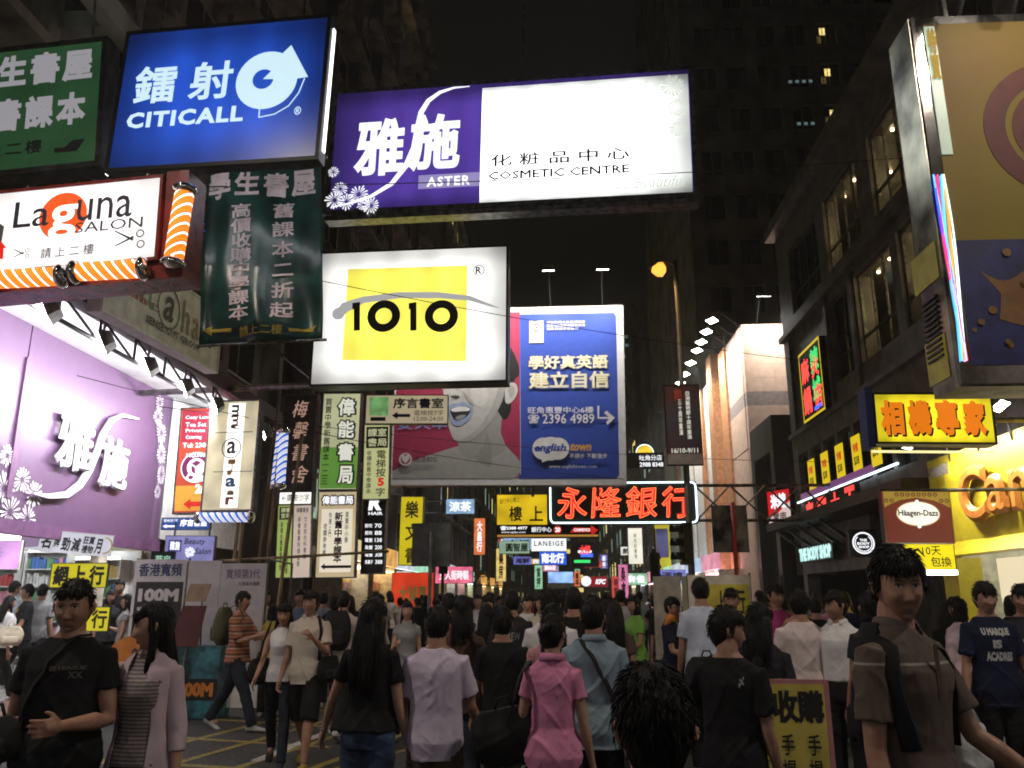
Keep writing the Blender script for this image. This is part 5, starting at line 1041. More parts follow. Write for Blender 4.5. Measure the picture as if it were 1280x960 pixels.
# traffic lights
def traffic_light(name_label, loc, rz, zs=2.75, pole=True, sc_=1.0):
    r_ = empty('traffic_light', loc, rz, name_label, 'traffic light'); h = .95 * sc_
    if pole: MB().tube([(0, .12, 0), (0, .12, zs + h + .1)], .05, 10).build('pole', BLK, r_, True)
    MB().box(-.15 * sc_, .15 * sc_, -.1, .1, zs, zs + h).build('signal_box', BLK, r_)
    for k in range(3):
        z = zs + (k + .5) * h / 3
        b = MB(); n = 12; vs = []
        for yy in (-.1, -.34):
            for i in range(n + 1): t = math.pi * (-.1 + 1.2 * i / n); vs.append((.13 * sc_ * math.cos(t), yy, z + .13 * sc_ * math.sin(t)))
        b.add(vs, [(i, i + 1, n + 2 + i, n + 1 + i) for i in range(n)]); o = b.build('visor', BLK, r_, True); m_ = o.modifiers.new('s', 'SOLIDIFY'); m_.thickness = .008
        MB().tube([(0, -.13, z), (0, -.102, z)], .1 * sc_, 14).build('lens', pm('dark_lens', (.03, .02, .02), .2), r_)
    return r_
traffic_light('black traffic light seen from the side on the lamp post near the right', (3.0, 19.7, 0), R(-75), 2.35, False)
traffic_light('small black traffic light beyond the lamp post, leftward of it', (3.0, 26, 0), R(160), 2.1, True, .9)
traffic_light('small dark traffic light on a thin post left of centre by the grey board', (-3.55, 26.5, 0), R(180), 2.35, True, .9)
# back of a grey traffic board at left
GS = empty('traffic_board', (-1.94, 13, 0), 0, 'bare grey back of a square traffic board on a thin post, left of centre', 'traffic sign')
MB().box(-.3, .3, 0, .02, 2.08, 2.74).build('board', pm('bare_grey_back', (.12, .13, .12), .6, var=.2), GS); MB().tube([(0, -.035, 0), (0, -.035, 2.6)], .03, 8).build('post', GREYP, GS, True)
# grey boards with red post at right
GR = empty('traffic_board', (3.6, 17.2, 0), 0, 'two grey rusty board backs on a bright red post below the truss at right', 'traffic sign')
MB().box(-.42, .30, .06, .08, 2.5, 3.45).build('board', pm('rusty_grey_back', (.22, .21, .19), .7, var=.5, scale=3), GR); MB().box(-.3, -.18, .05, .058, 2.85, 2.97).build('patch', BLACKT, GR)
MB().tube([(-.0, 0, 0), (0, 0, 3.5)], .045, 10).build('post', pm('red_post_paint', (.45, .03, .02), .4), GR, True)
r_, p = sign('banner_flag', 'small upright picture banner with blue sky scene beyond the traffic light', 'banner', (3.75, 30, 3.5), .42, 1.0, em('blue_pink_picture', S(110, 110, 160), .6, .5, 1.5), 0, 0, .03, .012, WHITEP); MB().tube([(-.25, .03, -3), (-.25, .03, 1)], .03, 8).build('post', BLK, r_)
# right booth with yellow panel
RBo = empty('promotion_booth', (1.45, 9.5, 0), 0, 'cream promotion stall with a yellow panel reading 上行 behind the man in the pale shirt', 'booth')
MB().box(0, .68, .0, .03, .2, 1.85).build('front_panel', CREAM, RBo); p = Panel(RBo, .68, 1.65, x0=0, y=0, z0=.2); p.rect(.2, .06, .97, .30, pm('yellow_board_paint', (.6, .5, .06), .5), 'yellow_panel'); p.text('上', .42, .10, .62, .26, BLACKT, bold=.02); p.text('行', .7, .09, .9, .25, BLACKT, bold=.02)
MB().tube([(0, .02, 0), (0, .02, 1.87)], .012, 6).tube([(.68, .02, 0), (.68, .02, 1.87)], .012, 6).build('frame', STEEL, RBo)
WPn = empty('folding_screen', (1.35, 12, 0), 0, 'plain pale folding panel standing behind the man with the lanyard', 'screen'); MB().box(-.0, .38, 0, .03, .1, 1.9).build('left_leaf', CREAM, WPn); MB().box(.4, .62, .01, .04, .1, 1.9).build('right_leaf', pm('pale_yellow_leaf', (.55, .52, .3), .5), WPn); p = Panel(WPn, .3, 1.6, x0=.66, y=0, z0=.1); MB().box(.66, .98, .01, .04, .1, 1.8).build('poster_leaf', LAM, WPn)
for k in range(4): p.rect(.1, .1 + k * .12, .9, .18 + k * .12, pm('maroon_board', (.13, .02, .02)) if k % 2 else GR2)
# buy-back placard
PC = empty('placard', (1.29, 4.9, 0), R(-4), 'yellow buy back placard with pink edge and black columns of characters, on a thin stand', 'placard')
MB().box(-.27, .19, 0, .02, .39, 1.168).build('board', pm('pink_edge', (.5, .22, .22), .6), PC)
p = Panel(PC, .46, .778, x0=-.27, y=0, z0=.39); p.rect(.03, .03, .94, .97, pm('placard_yellow', (.62, .5, .10), .55, var=.12), 'yellow_sheet')
p.text('價收購', .02, .07, .92, .29, BLACKT, bold=.045)
for k, t in enumerate(('數碼相機', '手提電話', '手提電腦')): p.text(t, .1 + k * .3, .36, .26 + k * .3, .99, BLACKT, bold=.015, vert=1.12)
MB().tube([(-.22, .04, 0), (-.22, .04, 1.14)], .012, 6).tube([(.14, .04, 0), (.14, .04, 1.14)], .012, 6).tube([(-.03, .4, 0), (-.03, .04, 1.1)], .012, 6).build('stand', STEEL, PC)
# distant vehicle tail
BU = empty('minibus', (.3, 62, 0), 0, 'red tailed minibus far down the street above the heads', 'minibus')
MB().box(-1, 1, 0, 6, .5, 1.6).build('lower_body', pm('red_vehicle_paint', (.4, .03, .03), .3), BU); MB().box(-.98, .98, .05, 5.9, 1.61, 2.7).build('upper_body', pm('cream_vehicle_paint', (.55, .5, .4), .35), BU); MB().box(-.8, .8, .01, .04, 1.7, 2.3).build('rear_window', GLASSD, BU)
for x in (-.75, .75): MB().box(x - .15, x + .15, -.03, -.002, 1.62, 1.85).build('tail_light', em('tail_lamp', (1, .08, .05), 4), BU); 
for x in (-.85, .85):
    for y in (1, 4.6): MB().tube([(x - .1, y, .38), (x + .1, y, .38)], .38, 16).build('wheel', BLACKT, BU)
# thin overhead wires
for i, (a, c) in enumerate((((-8, 11, 7.2), (6, 16, 6.0)), ((-8, 12.8, 5.2), (1.6, 19.4, 4.3)), ((-8, 9, 6.6), (8, 13, 9)), ((-7, 14, 4.9), (8, 24, 5.4)))):
    a, c = Vector(a), Vector(c); o = MB().tube([a.lerp(c, t) + Vector((0, 0, -1.0 * t * (1 - t))) for t in [k / 14 for k in range(15)]], .007, 5).build('overhead_wire', BLK, None, True)
    tag(o, ['wire sagging from the left tenement past the 1010 box to the right', 'wire crossing low in front of the blue billboard', 'wire running high across the road under the long cosmetics box', 'wire from the left canopy over the crossing to the dark building'][i], 'wire')

# ---- lit shops at street level further up both rows: open front, coloured goods, fascia
g = random.Random(31)
FRC = [('cream', (.95, .85, .62)), ('white', (.9, .95, 1)), ('pink', (1, .62, .72)), ('amber', (1, .72, .35)), ('mint', (.7, 1, .85)), ('blue white', (.75, .85, 1))]
GD = PROD
SHOPY = [(-1, 26.5), (-1, 31), (-1, 35.5), (-1, 40), (-1, 48.5), (-1, 54), (-1, 60), (1, 37), (1, 42), (1, 47), (1, 53), (1, 62), (1, 68), (-1, 72), (1, 76), (1, 84), (-1, 82), (-1, 94)]
ORDS = ['nearest', 'second', 'third', 'fourth', 'fifth', 'sixth', 'seventh', 'eighth', 'ninth', 'tenth', 'eleventh']; cnt = {-1: 0, 1: 0}
for k, (s_, y) in enumerate(SHOPY):
    xf = (-6.75 if y < 47 else -6.3) if s_ < 0 else 7.0; nm, c_ = FRC[g.randrange(6)]; W = g.uniform(3.4, 4.2)
    r_ = empty('far_shop', (xf, y, .12), 0, f'{ORDS[cnt[s_]]} lit {nm} shop front in the {"left" if s_ < 0 else "right"} row beyond the crossing', 'shop front'); cnt[s_] += 1
    d = s_ * .9
    MB().box(min(0, d), max(0, d), 0, .1, 0, 2.7).box(min(0, d), max(0, d), W - .1, W, 0, 2.7).box(min(d, d + s_ * .05), max(d, d + s_ * .05), 0, W, 0, 2.7).build('shop_wall', CREAM, r_)
    MB().box(min(0, d), max(0, d), .1, W - .1, 2.5, 2.56).build('lit_ceiling', em('far_ceiling_' + nm.replace(' ', '_'), c_, 3.4, .3, 2), r_)
    MB().box(-.12, .1, .0, W, 2.72, 3.4).build('fascia', em('far_fascia_' + nm.replace(' ', '_'), tuple(x ** 2 * .8 for x in c_), .85, .35, 2), r_)
    b = MB()
    for j in range(4):
        yy = .2
        while yy < W - .35:
            w_ = g.uniform(.1, .3); xx = d - s_ * .35; b.box(min(xx, xx + s_ * .25), max(xx, xx + s_ * .25), yy, yy + w_, .3 + j * .5, .3 + j * .5 + g.uniform(.15, .42), g.randrange(6)); yy += w_ + .03
    b.build('goods', GD, r_, kind='stuff')
# ================================================================== people
def remesh(b, vox, name, smooth=2):
    me = bpy.data.meshes.new(name); me.from_pydata(b.v, [], b.f); me.update()
    o = bpy.data.objects.new(name, me); col.objects.link(o)
    m = o.modifiers.new('r', 'REMESH'); m.mode = 'VOXEL'; m.voxel_size = vox; m.use_smooth_shade = True
    if smooth: s = o.modifiers.new('s', 'SMOOTH'); s.iterations = smooth; s.factor = .5
    dg = bpy.context.evaluated_depsgraph_get(); r = bpy.data.meshes.new_from_object(o.evaluated_get(dg), depsgraph=dg)
    bpy.data.objects.remove(o); bpy.data.meshes.remove(me); r.name = name
    r.polygons.foreach_set('use_smooth', [True] * len(r.polygons))
    return r
def displace(me, amp, fr, seed, squash=.5, ridge=True):
    n = len(me.vertices); co = np.empty(n * 3); no = np.empty(n * 3); me.vertices.foreach_get('co', co); me.vertices.foreach_get('normal', no)
    co = co.reshape(-1, 3); no = no.reshape(-1, 3)
    P = co * fr; P[:, 2] *= squash; x, y, z = P[:, 0] + seed, P[:, 1] + seed * .7, P[:, 2]
    w1 = np.sin(x * 3.1 + 2.2 * np.sin(z * 2.3 + y)) * np.cos(y * 2.7 + 1.7 * np.sin(z * 1.9 + x * 1.3)); w2 = np.sin(z * 5.3 + 3 * np.sin(x * 1.7 + y * 2.1)) * .5
    w = w1 * .8 + w2
    if ridge:
        a1 = x * 1.3 + z * 2.1 + 1.4 * np.sin(y * 1.3 + z * .8 + seed); a2 = -x * 1.5 + z * 1.7 + 1.6 * np.sin(y * 1.1 - z * .9 + seed * 2)
        w = w * .55 + (1 - np.abs(np.sin(a1))) ** 3 * 1.5 * (.5 + .5 * np.sin(z * .9 + y + seed)) + (1 - np.abs(np.sin(a2))) ** 3 * 1.3 * (.5 - .5 * np.sin(z * 1.1 + x + seed)) - .5
    w = np.maximum(w, -.35)
    co += no * (w * amp)[:, None]; me.vertices.foreach_set('co', co.ravel()); me.update()
def sections(b, secs, n=20, M=None):
    """secs: (z, cx, cy, half width, half depth, exponent)"""
    vs = []
    for z, cx, cy, hw, hd, e in secs:
        for k in range(n):
            t = 2 * math.pi * k / n; c, s = math.cos(t), math.sin(t)
            v = Vector((cx + hw * math.copysign(abs(c) ** (2 / e), c), cy + hd * math.copysign(abs(s) ** (2 / e), s), z)); vs.append(M @ v if M else v)
    m = len(secs); fs = [(i * n + k, i * n + (k + 1) % n, (i + 1) * n + (k + 1) % n, (i + 1) * n + k) for i in range(m - 1) for k in range(n)]
    fs += [tuple(range(n - 1, -1, -1)), tuple((m - 1) * n + k for k in range(n))]
    b.add(vs, fs)
def head_mesh(b, M, fem, wide=1.0, n=36, m=26):
    vs = [(0, 0, .122)]
    def g(d, c, w): return math.exp(-sum((d[i] - c[i]) ** 2 for i in range(3)) / w ** 2)
    for j in range(1, m):
        th = math.pi * j / m
        for i in range(n):
            ph = 2 * math.pi * i / n
            d = Vector((math.sin(th) * math.sin(ph), -math.sin(th) * math.cos(ph), math.cos(th)))
            x, y, z = d.x * .077 * wide, d.y * .098, d.z * .122
            k = max(0, -z / .122)
            x *= 1 - .24 * k ** 1.8; 
            if y > 0: y *= 1 - .42 * k ** 1.2
            else: y *= 1 - .10 * k ** 2
            if y < 0: y *= (1 - .10 * max(0, 1 - abs(d.x) * 1.6) * (1 if abs(z) < .07 else .5))
            p = Vector((x, y, z)); f = d.y < 0
            if f:
                ax = abs(x)
                def q(cx, cz, sx, sz): return math.exp(-((ax - cx) / sx) ** 2 - ((z - cz) / sz) ** 2)
                o = .021 * q(0, -.036, .0105, .013) + .013 * q(0, -.012, .008, .022) + .007 * q(.013, -.040, .007, .008)
                o += .006 * q(.028, .031, .024, .008) - .011 * q(.029, .012, .015, .011) + .007 * q(.044, -.026, .016, .020) + .003 * q(.030, .010, .013, .0045) - .004 * q(.030, -.006, .016, .006) - .004 * q(.050, -.066, .014, .022)
                o += .009 * q(0, -.0625, .021, .005) + .009 * q(0, -.0745, .017, .0055) - .004 * q(0, -.0685, .024, .003) - .007 * q(0, -.085, .020, .006) + .011 * q(0, -.103, .019, .012) - .003 * q(0, -.054, .004, .006) - .005 * q(.024, -.056, .006, .012)
                p.y -= o
            vs.append(p)
    vs.append((0, 0.012, -.112))
    fs = []
    for i in range(n): fs.append((0, 1 + (i + 1) % n, 1 + i)[::-1])
    for j in range(m - 2):
        for i in range(n): a = 1 + j * n + i; c = 1 + j * n + (i + 1) % n; fs.append((a, c, c + n, a + n))
    L_ = len(vs) - 1
    for i in range(n): fs.append((L_, 1 + (m - 2) * n + i, 1 + (m - 2) * n + (i + 1) % n)[::-1])
    fs = [f[::-1] for f in fs]
    b.add([M @ Vector(v) for v in vs], fs)
    for s in (-1, 1):
        b.tube([M @ Vector((s * .070 * wide, .010, -.028)), M @ Vector((s * .081 * wide, .014, -.008)), M @ Vector((s * .083 * wide, .018, .016)), M @ Vector((s * .073 * wide, .014, .026))], [(.006, .010), (.008, .016), (.008, .018), (.006, .008)], 10)
def arm_pts(sh, side, a):
    f, o, bend, inw = [R(x) for x in a]
    u = Vector((side * math.sin(o), -math.sin(f) * math.cos(o), -math.cos(f) * math.cos(o))).normalized()
    el = sh + u * .285
    fw = Vector((0, -1, 0)); ax = u.cross(fw)
    ax = ax.normalized() if ax.length > 1e-3 else Vector((-1, 0, 0))
    v = Matrix.Rotation(bend, 3, ax) @ u
    v = (v + Vector((-side, 0, 0)) * math.sin(inw) * 1.0).normalized()
    wr = el + v * .245
    return el, wr, v
def hand(b, wr, v, side, curl=.5, fine=True, palm_in=None):
    ax = Vector(palm_in) if palm_in else Vector((-side, 0, 0))        # palm normal, towards the body
    nrm = (ax - v * ax.dot(v)).normalized(); lat = v.cross(nrm).normalized()
    if lat.y > 0: lat = -lat                                     # thumb side points forward
    b.tube([wr - v * .02, wr + v * .02, wr + v * .055, wr + v * .085], [(.021, .017)] * 2 + [(.036, .014), (.036, .011)] if False else [.021, .023, .026, .022], 10)
    vs_ = []
    pl = MB()
    for t, w_, d_ in ((.0, .022, .015), (.03, .036, .016), (.07, .042, .014), (.092, .038, .011)):
        c = wr + v * t
        for k in range(12): a_ = 2 * math.pi * k / 12; vs_.append(c + lat * math.cos(a_) * w_ + nrm * math.sin(a_) * d_)
    fs = [(i * 12 + k, i * 12 + (k + 1) % 12, (i + 1) * 12 + (k + 1) % 12, (i + 1) * 12 + k) for i in range(3) for k in range(12)] + [tuple(range(11, -1, -1)), tuple(36 + k for k in range(12))]
    b.add(vs_, fs)
    for k, (off, ln) in enumerate(((.030, .070), (.010, .080), (-.011, .074), (-.031, .058))):
        p = wr + v * .082 + lat * off; pts = [p]; d = v.copy() + lat * off * 2.0; d.normalize()
        for s_ in range(3):
            d = (Matrix.Rotation(curl * (.5 + .25 * k / 3), 3, (v.cross(nrm)).normalized()) @ d); 
            p = p + d * ln * (.45, .32, .25)[s_]; pts.append(p)
        b.tube(pts, [.0095, .009, .0082, .0062], 8)
    p = wr + v * .025 + lat * .026; d = (v * .7 + lat * .75 + nrm * .25).normalized(); p1 = p + d * .04; p2 = p1 + (v * .85 + lat * .35 + nrm * .3).normalized() * .032
    b.tube([p, p1, p2], [.0125, .0105, .008], 8)
LIB = {}; PEOPLE = []
SKIN = pm('skin', (.36, .205, .135), .48, var=.16, scale=22, bump=.14, spec=.4, c2=(.31, .15, .10)); SKIN2 = pm('fair_skin', (.46, .28, .19), .48, var=.14, scale=22, bump=.12, c2=(.41, .22, .15))
HAIRM = pm('black_hair', (.008, .0065, .006), .55, var=.4, scale=60, stretch=(1, 1, .15), bump=.5, spec=.22)
EYEW = pm('eye_white', (.5, .48, .45), .3, bump=0); EYED = pm('eye_dark', (.01, .008, .008), .15, bump=0); LIPM = pm('lips', (.33, .13, .10), .45, bump=0)
SOLE = pm('shoe_white', (.5, .5, .48), .6)
def make_body(P, vox):
    """returns meshes by part name (in the person's own space, facing -y, feet on z=0)"""
    fem = P.get('fem', False); fat = P.get('fat', 1.0); out = {}
    sw_ = (.148 if fem else .170) * (fat * .5 + .5); hip_w = .165 * fat if fem else .158 * fat; wai = (.125 if fem else .145) * fat; che = (.130 if fem else .150) * (fat * .6 + .4)
    lL, lR = P.get('legs', ((0, 0), (0, 0)))
    def leg(side, l):
        f, k = R(l[0]), R(l[1]); h = Vector((side * .085, 0, .90)); d = Vector((side * .02, -math.sin(f), -math.cos(f))).normalized(); kn = h + d * .43
        d2 = Vector((0, -math.sin(f - k), -math.cos(f - k))).normalized(); an = kn + d2 * .40; return [h, kn, an, d2]
    legs = {1: leg(1, lL), -1: leg(-1, lR)}
    low = min(legs[1][2].z, legs[-1][2].z) - .075; dz = -low
    for s in legs: legs[s] = [p + Vector((0, 0, dz)) for p in legs[s][:3]] + [legs[s][3]]
    lean = R(P.get('lean', 0)); hipc = Vector((0, 0, .92 + dz))
    T = Matrix.Translation(hipc) @ Matrix.Rotation(-lean, 4, 'X').inverted() @ Matrix.Translation(-hipc) @ Matrix.Translation((0, 0, dz))
    T = Matrix.Translation(hipc) @ Matrix.Rotation(lean, 4, 'X') @ Matrix.Translation(Vector((0, 0, dz)) - hipc)
    bust = .028 if fem else 0
    tor = lambda g_, z0=.8, z1=1.5: [s for s in [(.82, 0, .005, hip_w * .86 + g_, .095 * fat + g_, 2.3), (.90, 0, .006, hip_w + g_, .108 * fat + g_, 2.3), (.98, 0, .0, (hip_w + wai) / 2 + g_, .10 * fat + g_, 2.3), (1.06, 0, -.004, wai + g_, .092 * fat + g_, 2.3), (1.15, 0, -.004, (wai + che) / 2 + g_, .098 * fat + g_, 2.3),
        (1.25, 0, -.006 - bust * .5, che + g_, .108 + bust * .5 + g_, 2.4), (1.31, 0, -.004 - bust * .3, che + .006 + g_, .108 + bust * .3 + g_, 2.4), (1.365, 0, .004, sw_ * .97 + g_ * .7, .090 + g_ * .8, 2.2), (1.395, 0, .008, sw_ * .86 + g_ * .6, .076 + g_ * .7, 2.1), (1.42, 0, .011, sw_ * .72 + g_ * .5, .068 + g_ * .6, 2.0), (1.447, 0, .014, sw_ * .54 + g_ * .4, .058 + g_ * .5, 2.0), (1.468, 0, .014, .060 + g_ * .3, .053 + g_ * .3, 2.0)] if z0 <= s[0] <= z1]
    fb = .55 if P.get('far') else 1
    b = MB(); sections(b, [(z, cx, cy, hw - .009, hd - .009, e) if z < 1.44 else (z, cx, cy, hw, hd, e) for z, cx, cy, hw, hd, e in tor(0, .84)], 20, T)
    hy, hp, hr = [R(x) for x in P.get('head', (0, 0, 0))]     # turn, nod, roll
    nb = T @ Vector((0, .012, 1.44)); HC = T @ Vector((0, -.016, 1.574))
    HM = Matrix.Translation(HC) @ Matrix.Rotation(hy, 4, 'Z') @ Matrix.Rotation(hp, 4, 'X') @ Matrix.Rotation(hr, 4, 'Y') @ Matrix.Scale(.955, 4)
    b.tube([nb - Vector((0, 0, .02)), nb + Vector((0, 0, .05)), HC + Vector((0, .022, -.05))], [.066 if not fem else .053, .060 if not fem else .048, .058], 16)
    head_mesh(b, HM @ Matrix.Scale(.975 if P.get('fine') else 1, 4), fem, P.get('wide', 1.0), *((36, 26) if not P.get('far') else (24, 18)))
    arms = {}
    for s, a in ((1, P.get('armL', (5, 8, 12, 0))), (-1, P.get('armR', (-5, 8, 12, 0)))):
        sh = T @ Vector((s * (sw_ - .006), .008, 1.358)); el, wr, v = arm_pts(sh, s, a); arms[s] = (sh, el, wr, v); k = .88 if fem else 1.0; k *= (fat * .5 + .5)
        b.tube([sh - Vector((s * .05, 0, 0)) + (sh - el) * .05, sh, sh.lerp(el, .3), sh.lerp(el, .7), el, el.lerp(wr, .3), el.lerp(wr, .7), wr], [.028 * k, .039 * k, .042 * k, .040 * k, .035 * k, .037 * k, .029 * k, .022 * k], 14)
        hand(b, wr, v, s, P.get('curl', .5), palm_in=P.get('palm', {}).get(s))
    for s in (1, -1):
        h, kn, an, d2 = legs[s]; b.tube([h + Vector((0, 0, .05)), h.lerp(kn, .15), h.lerp(kn, .55), kn, kn.lerp(an, .25), kn.lerp(an, .7), an], [.085, .088, .072, .054, .056, .042, .034], 14)
        b.tube([an + Vector((0, .03, -.03)), an + Vector((0, -.04, -.045)), an + Vector((0, -.13, -.055))], [.035, .036, .026], 10)
    bm0 = remesh(b, vox, 'body', 1)
    if P.get('fine'):      # crisp face: the head's own surface is laid over the fused body, in the same mesh
        hb = MB(); head_mesh(hb, HM, fem, P.get('wide', 1.0), 72, 56); v0 = [v.co[:] for v in bm0.vertices]; k0 = len(v0)
        me_ = bpy.data.meshes.new('body'); me_.from_pydata(v0 + hb.v, [], [tuple(p.vertices) for p in bm0.polygons] + [tuple(i + k0 for i in f) for f in hb.f]); me_.polygons.foreach_set('use_smooth', [True] * len(me_.polygons)); bm0 = me_
    out['body'] = bm0
    # shirt
    g_ = P.get('loose', .013); hem = P.get('hem', .86); b = MB()
    tg0 = P.get('leg_loose', .014); base = [(z, cx, cy, hw + (max(0, tg0 + .017 - g_) if z < 1.02 and hem < .96 else 0), hd + (max(0, tg0 + .017 - g_) if z < 1.02 and hem < .96 else 0), e) for z, cx, cy, hw, hd, e in tor(g_, hem, 1.46)]
    hw0, hd0 = base[0][3], base[0][4]
    base.insert(0, (hem - .0 if base[0][0] > hem + .01 else hem - .015, 0, .004, hw0 + P.get('flare', .012), hd0 + P.get('flare', .012), 2.3))
    if P.get('loose', .013) > .015:
        base = [(z, cx, cy, max(hw, che * .96 + g_ * .7) if z < 1.3 else hw, max(hd, .098 + g_) if z < 1.35 else hd, e) for z, cx, cy, hw, hd, e in base]
    sections(b, base, 22, T)
    sl = P.get('sleeve', .55)
    if sl > 0:
        for s in (1, -1):
            sh, el, wr, v = arms[s]; k = .9 if fem else 1.0; gg = g_ * .45 + .006; pts = [sh - Vector((s * .06, 0, -.006)), sh + Vector((0, 0, .001)), sh.lerp(el, .35)]; rr = [.038 * k + gg, .047 * k + gg, .047 * k + gg]
            if sl <= 1: pts.append(sh.lerp(el, sl)); rr.append((.047 * k + gg * 1.3) + .003)
            else: pts += [el, el.lerp(wr, (sl - 1))]; rr += [.040 * k + gg * .8, .032 * k + gg * .8]
            b.tube(pts, rr, 16)
    cl = vox * 1.15
    out['shirt'] = remesh(b, cl, 'shirt', 2); displace(out['shirt'], .0085 if not P.get('tight') else .003, 9, P.get('seed', 1)); displace(out['shirt'], .0028, 21, P.get('seed', 1) + 5, .7)
    # trousers
    b = MB(); bt = P.get('bottom', 'trousers'); tg = P.get('leg_loose', .014)
    sections(b, [(.84, 0, .004, hip_w * .9 + tg, .10 * fat + tg, 2.4), (.90, 0, .006, hip_w + tg * .7, .108 * fat + tg * .7, 2.4), (.97, 0, .002, (hip_w * .55 + wai * .45) + .009, .102 * fat + .008, 2.4), (1.0, 0, .0, (hip_w + wai) / 2 + .006, .10 * fat + .006, 2.4)], 20, Matrix.Translation((0, 0, dz)))
    for s in (1, -1):
        h, kn, an, d2 = legs[s]
        if bt == 'shorts': b.tube([h + Vector((0, 0, .04)), h.lerp(kn, .2), h.lerp(kn, .6), kn + d2 * P.get('short_len', .04)], [.088, .098 + tg * .4, .088 + tg, .080 + tg], 16)
        else: b.tube([h + Vector((0, 0, .04)), h.lerp(kn, .2), h.lerp(kn, .6), kn, kn.lerp(an, .5), an + d2 * .015], [.088, .094 + tg * .4, .078 + tg, .060 + tg, .055 + tg, .050 + tg * 1.3], 16)
    out['trousers' if bt != 'shorts' else 'shorts'] = o = remesh(b, cl, 'trousers', 2); displace(o, .005, 8, P.get('seed', 1) + 3, 1.6)
    # shoes
    if not P.get('noshoes'):
        for s in (1, -1):
            an = legs[s][2]; b = MB(); z = an.z - .075
            pit = 0 if z < .03 else R(-28)
            M = Matrix.Translation((an.x, an.y, z)) @ Matrix.Rotation(-pit, 4, 'X')
            vs = []; st = ((.075, .028, .05), (.055, .036, .075), (.0, .038, .085), (-.05, .040, .07), (-.12, .044, .05), (-.17, .036, .04), (-.195, .018, .028)); n = 14
            for y, w_, h_ in st:
                for k in range(n): t = 2 * math.pi * k / n; vs.append(M @ Vector((w_ * math.cos(t), y, max(0, h_ / 2 + h_ / 2 * math.sin(t)) if math.sin(t) > -.5 else 0)))
            m_ = len(st); b.add(vs, [(i * n + k, i * n + (k + 1) % n, (i + 1) * n + (k + 1) % n, (i + 1) * n + k) for i in range(m_ - 1) for k in range(n)] + [tuple(range(n - 1, -1, -1)), tuple((m_ - 1) * n + k for k in range(n))])
            me = bpy.data.meshes.new('shoe'); me.from_pydata(b.v, [], b.f); me.polygons.foreach_set('use_smooth', [True] * len(me.polygons)); out['shoe%d' % (s > 0)] = me
    # hair
    st = P.get('hair', 'short'); g = random.Random(P.get('seed', 1)); b = MB()
    n, m = 30, 22; vs = []
    for j in range(m + 1):
        th = math.pi * j / m
        for i in range(n):
            ph = 2 * math.pi * i / n; d = Vector((math.sin(th) * math.sin(ph), -math.sin(th) * math.cos(ph), math.cos(th)))
            vol = P.get('vol', 1.0); p = Vector((d.x * (.080 + .006 * vol), d.y * (.100 + .005 * vol) + .010, d.z * (.116 + .010 * vol) + .016))
            fl = P.get('fringe', .046)
            lim = fl if d.y < -.35 else (-.012 if abs(d.x) > .5 and d.y < .25 else -.075)
            if d.y < -.35: lim += .012 * math.sin(i * 1.9 + P.get('seed', 1))
            if p.z < lim: p = Vector((p.x * .80, p.y * .78 + .01, p.z))
            p *= 1 + .02 * noise.noise(d * 7 + Vector((P.get('seed', 1), 0, 0))) * 2.2
            vs.append(HM @ p)
    fs = [(j * n + i, j * n + (i + 1) % n, (j + 1) * n + (i + 1) % n, (j + 1) * n + i) for j in range(m) for i in range(n)]
    b.add(vs, [f[::-1] for f in fs])
    if st == 'long':
        L_ = P.get('hair_len', .36); secs = []
        for t in range(9):
            u = t / 8; z = .03 - u * (L_ + .03); w_ = .086 + .02 * math.sin(u * 2.6) - .02 * u * u; cy = .045 + .02 * math.sin(u * 3) + (.035 * u if L_ < .3 else .05 * u); secs.append((z, 0, cy, w_, .052 - .018 * u, 2.2))
        secs.reverse(); Hs = Matrix.Translation(HC) @ Matrix.Rotation(hy * .6, 4, 'Z') @ Matrix.Rotation(-hp * 0, 4, 'X')
        sections(b, secs, 18, Hs)
        for s in P.get('front_locks', (-1, 1)):
            [b.tube([HM @ Vector((s * .072, -.015 + q_, .05)), HM @ Vector((s * .082, -.005 + q_, -.03)), HM @ Vector((s * (.084 + q_ * .3), -.015 + q_ * .8, -.13)), HM @ Vector((s * (.085 - q_ * .4), -.03 + q_, -.22 - q_)), HM @ Vector((s * .085, -.03 + q_ * 1.4, -.30 - q_))], [.010, .012, .013, .010, .003], 8) for q_ in (0, .014, .028)]
    elif st == 'bob': sections(b, [(-.15, 0, .03, .070, .055, 2.2), (-.09, 0, .03, .092, .072, 2.2), (-.03, 0, .025, .09, .075, 2.2), (.02, 0, .02, .086, .078, 2.2)], 18, HM)
    elif st == 'bun':
        for (x, y, z, r0) in ((.0, .105, .03, .042), (.018, .125, .015, .03), (-.02, .12, .05, .03)): b.tube([HM @ Vector((x, y - r0, z)), HM @ Vector((x, y - r0 * .6, z)), HM @ Vector((x, y, z)), HM @ Vector((x, y + r0 * .6, z)), HM @ Vector((x, y + r0, z))], [.004, r0 * .8, r0, r0 * .8, .004], 10)
    out['hair'] = hm = remesh(b, max(vox, .006), 'hair', 1); displace(hm, .0030, 42, P.get('seed', 1), .22, False)
    # locks standing off the outline
    b = MB(); cnt = int(P.get('locks', 110 if not P.get('far') else 20) * (1.6 if not P.get('far') else 1))
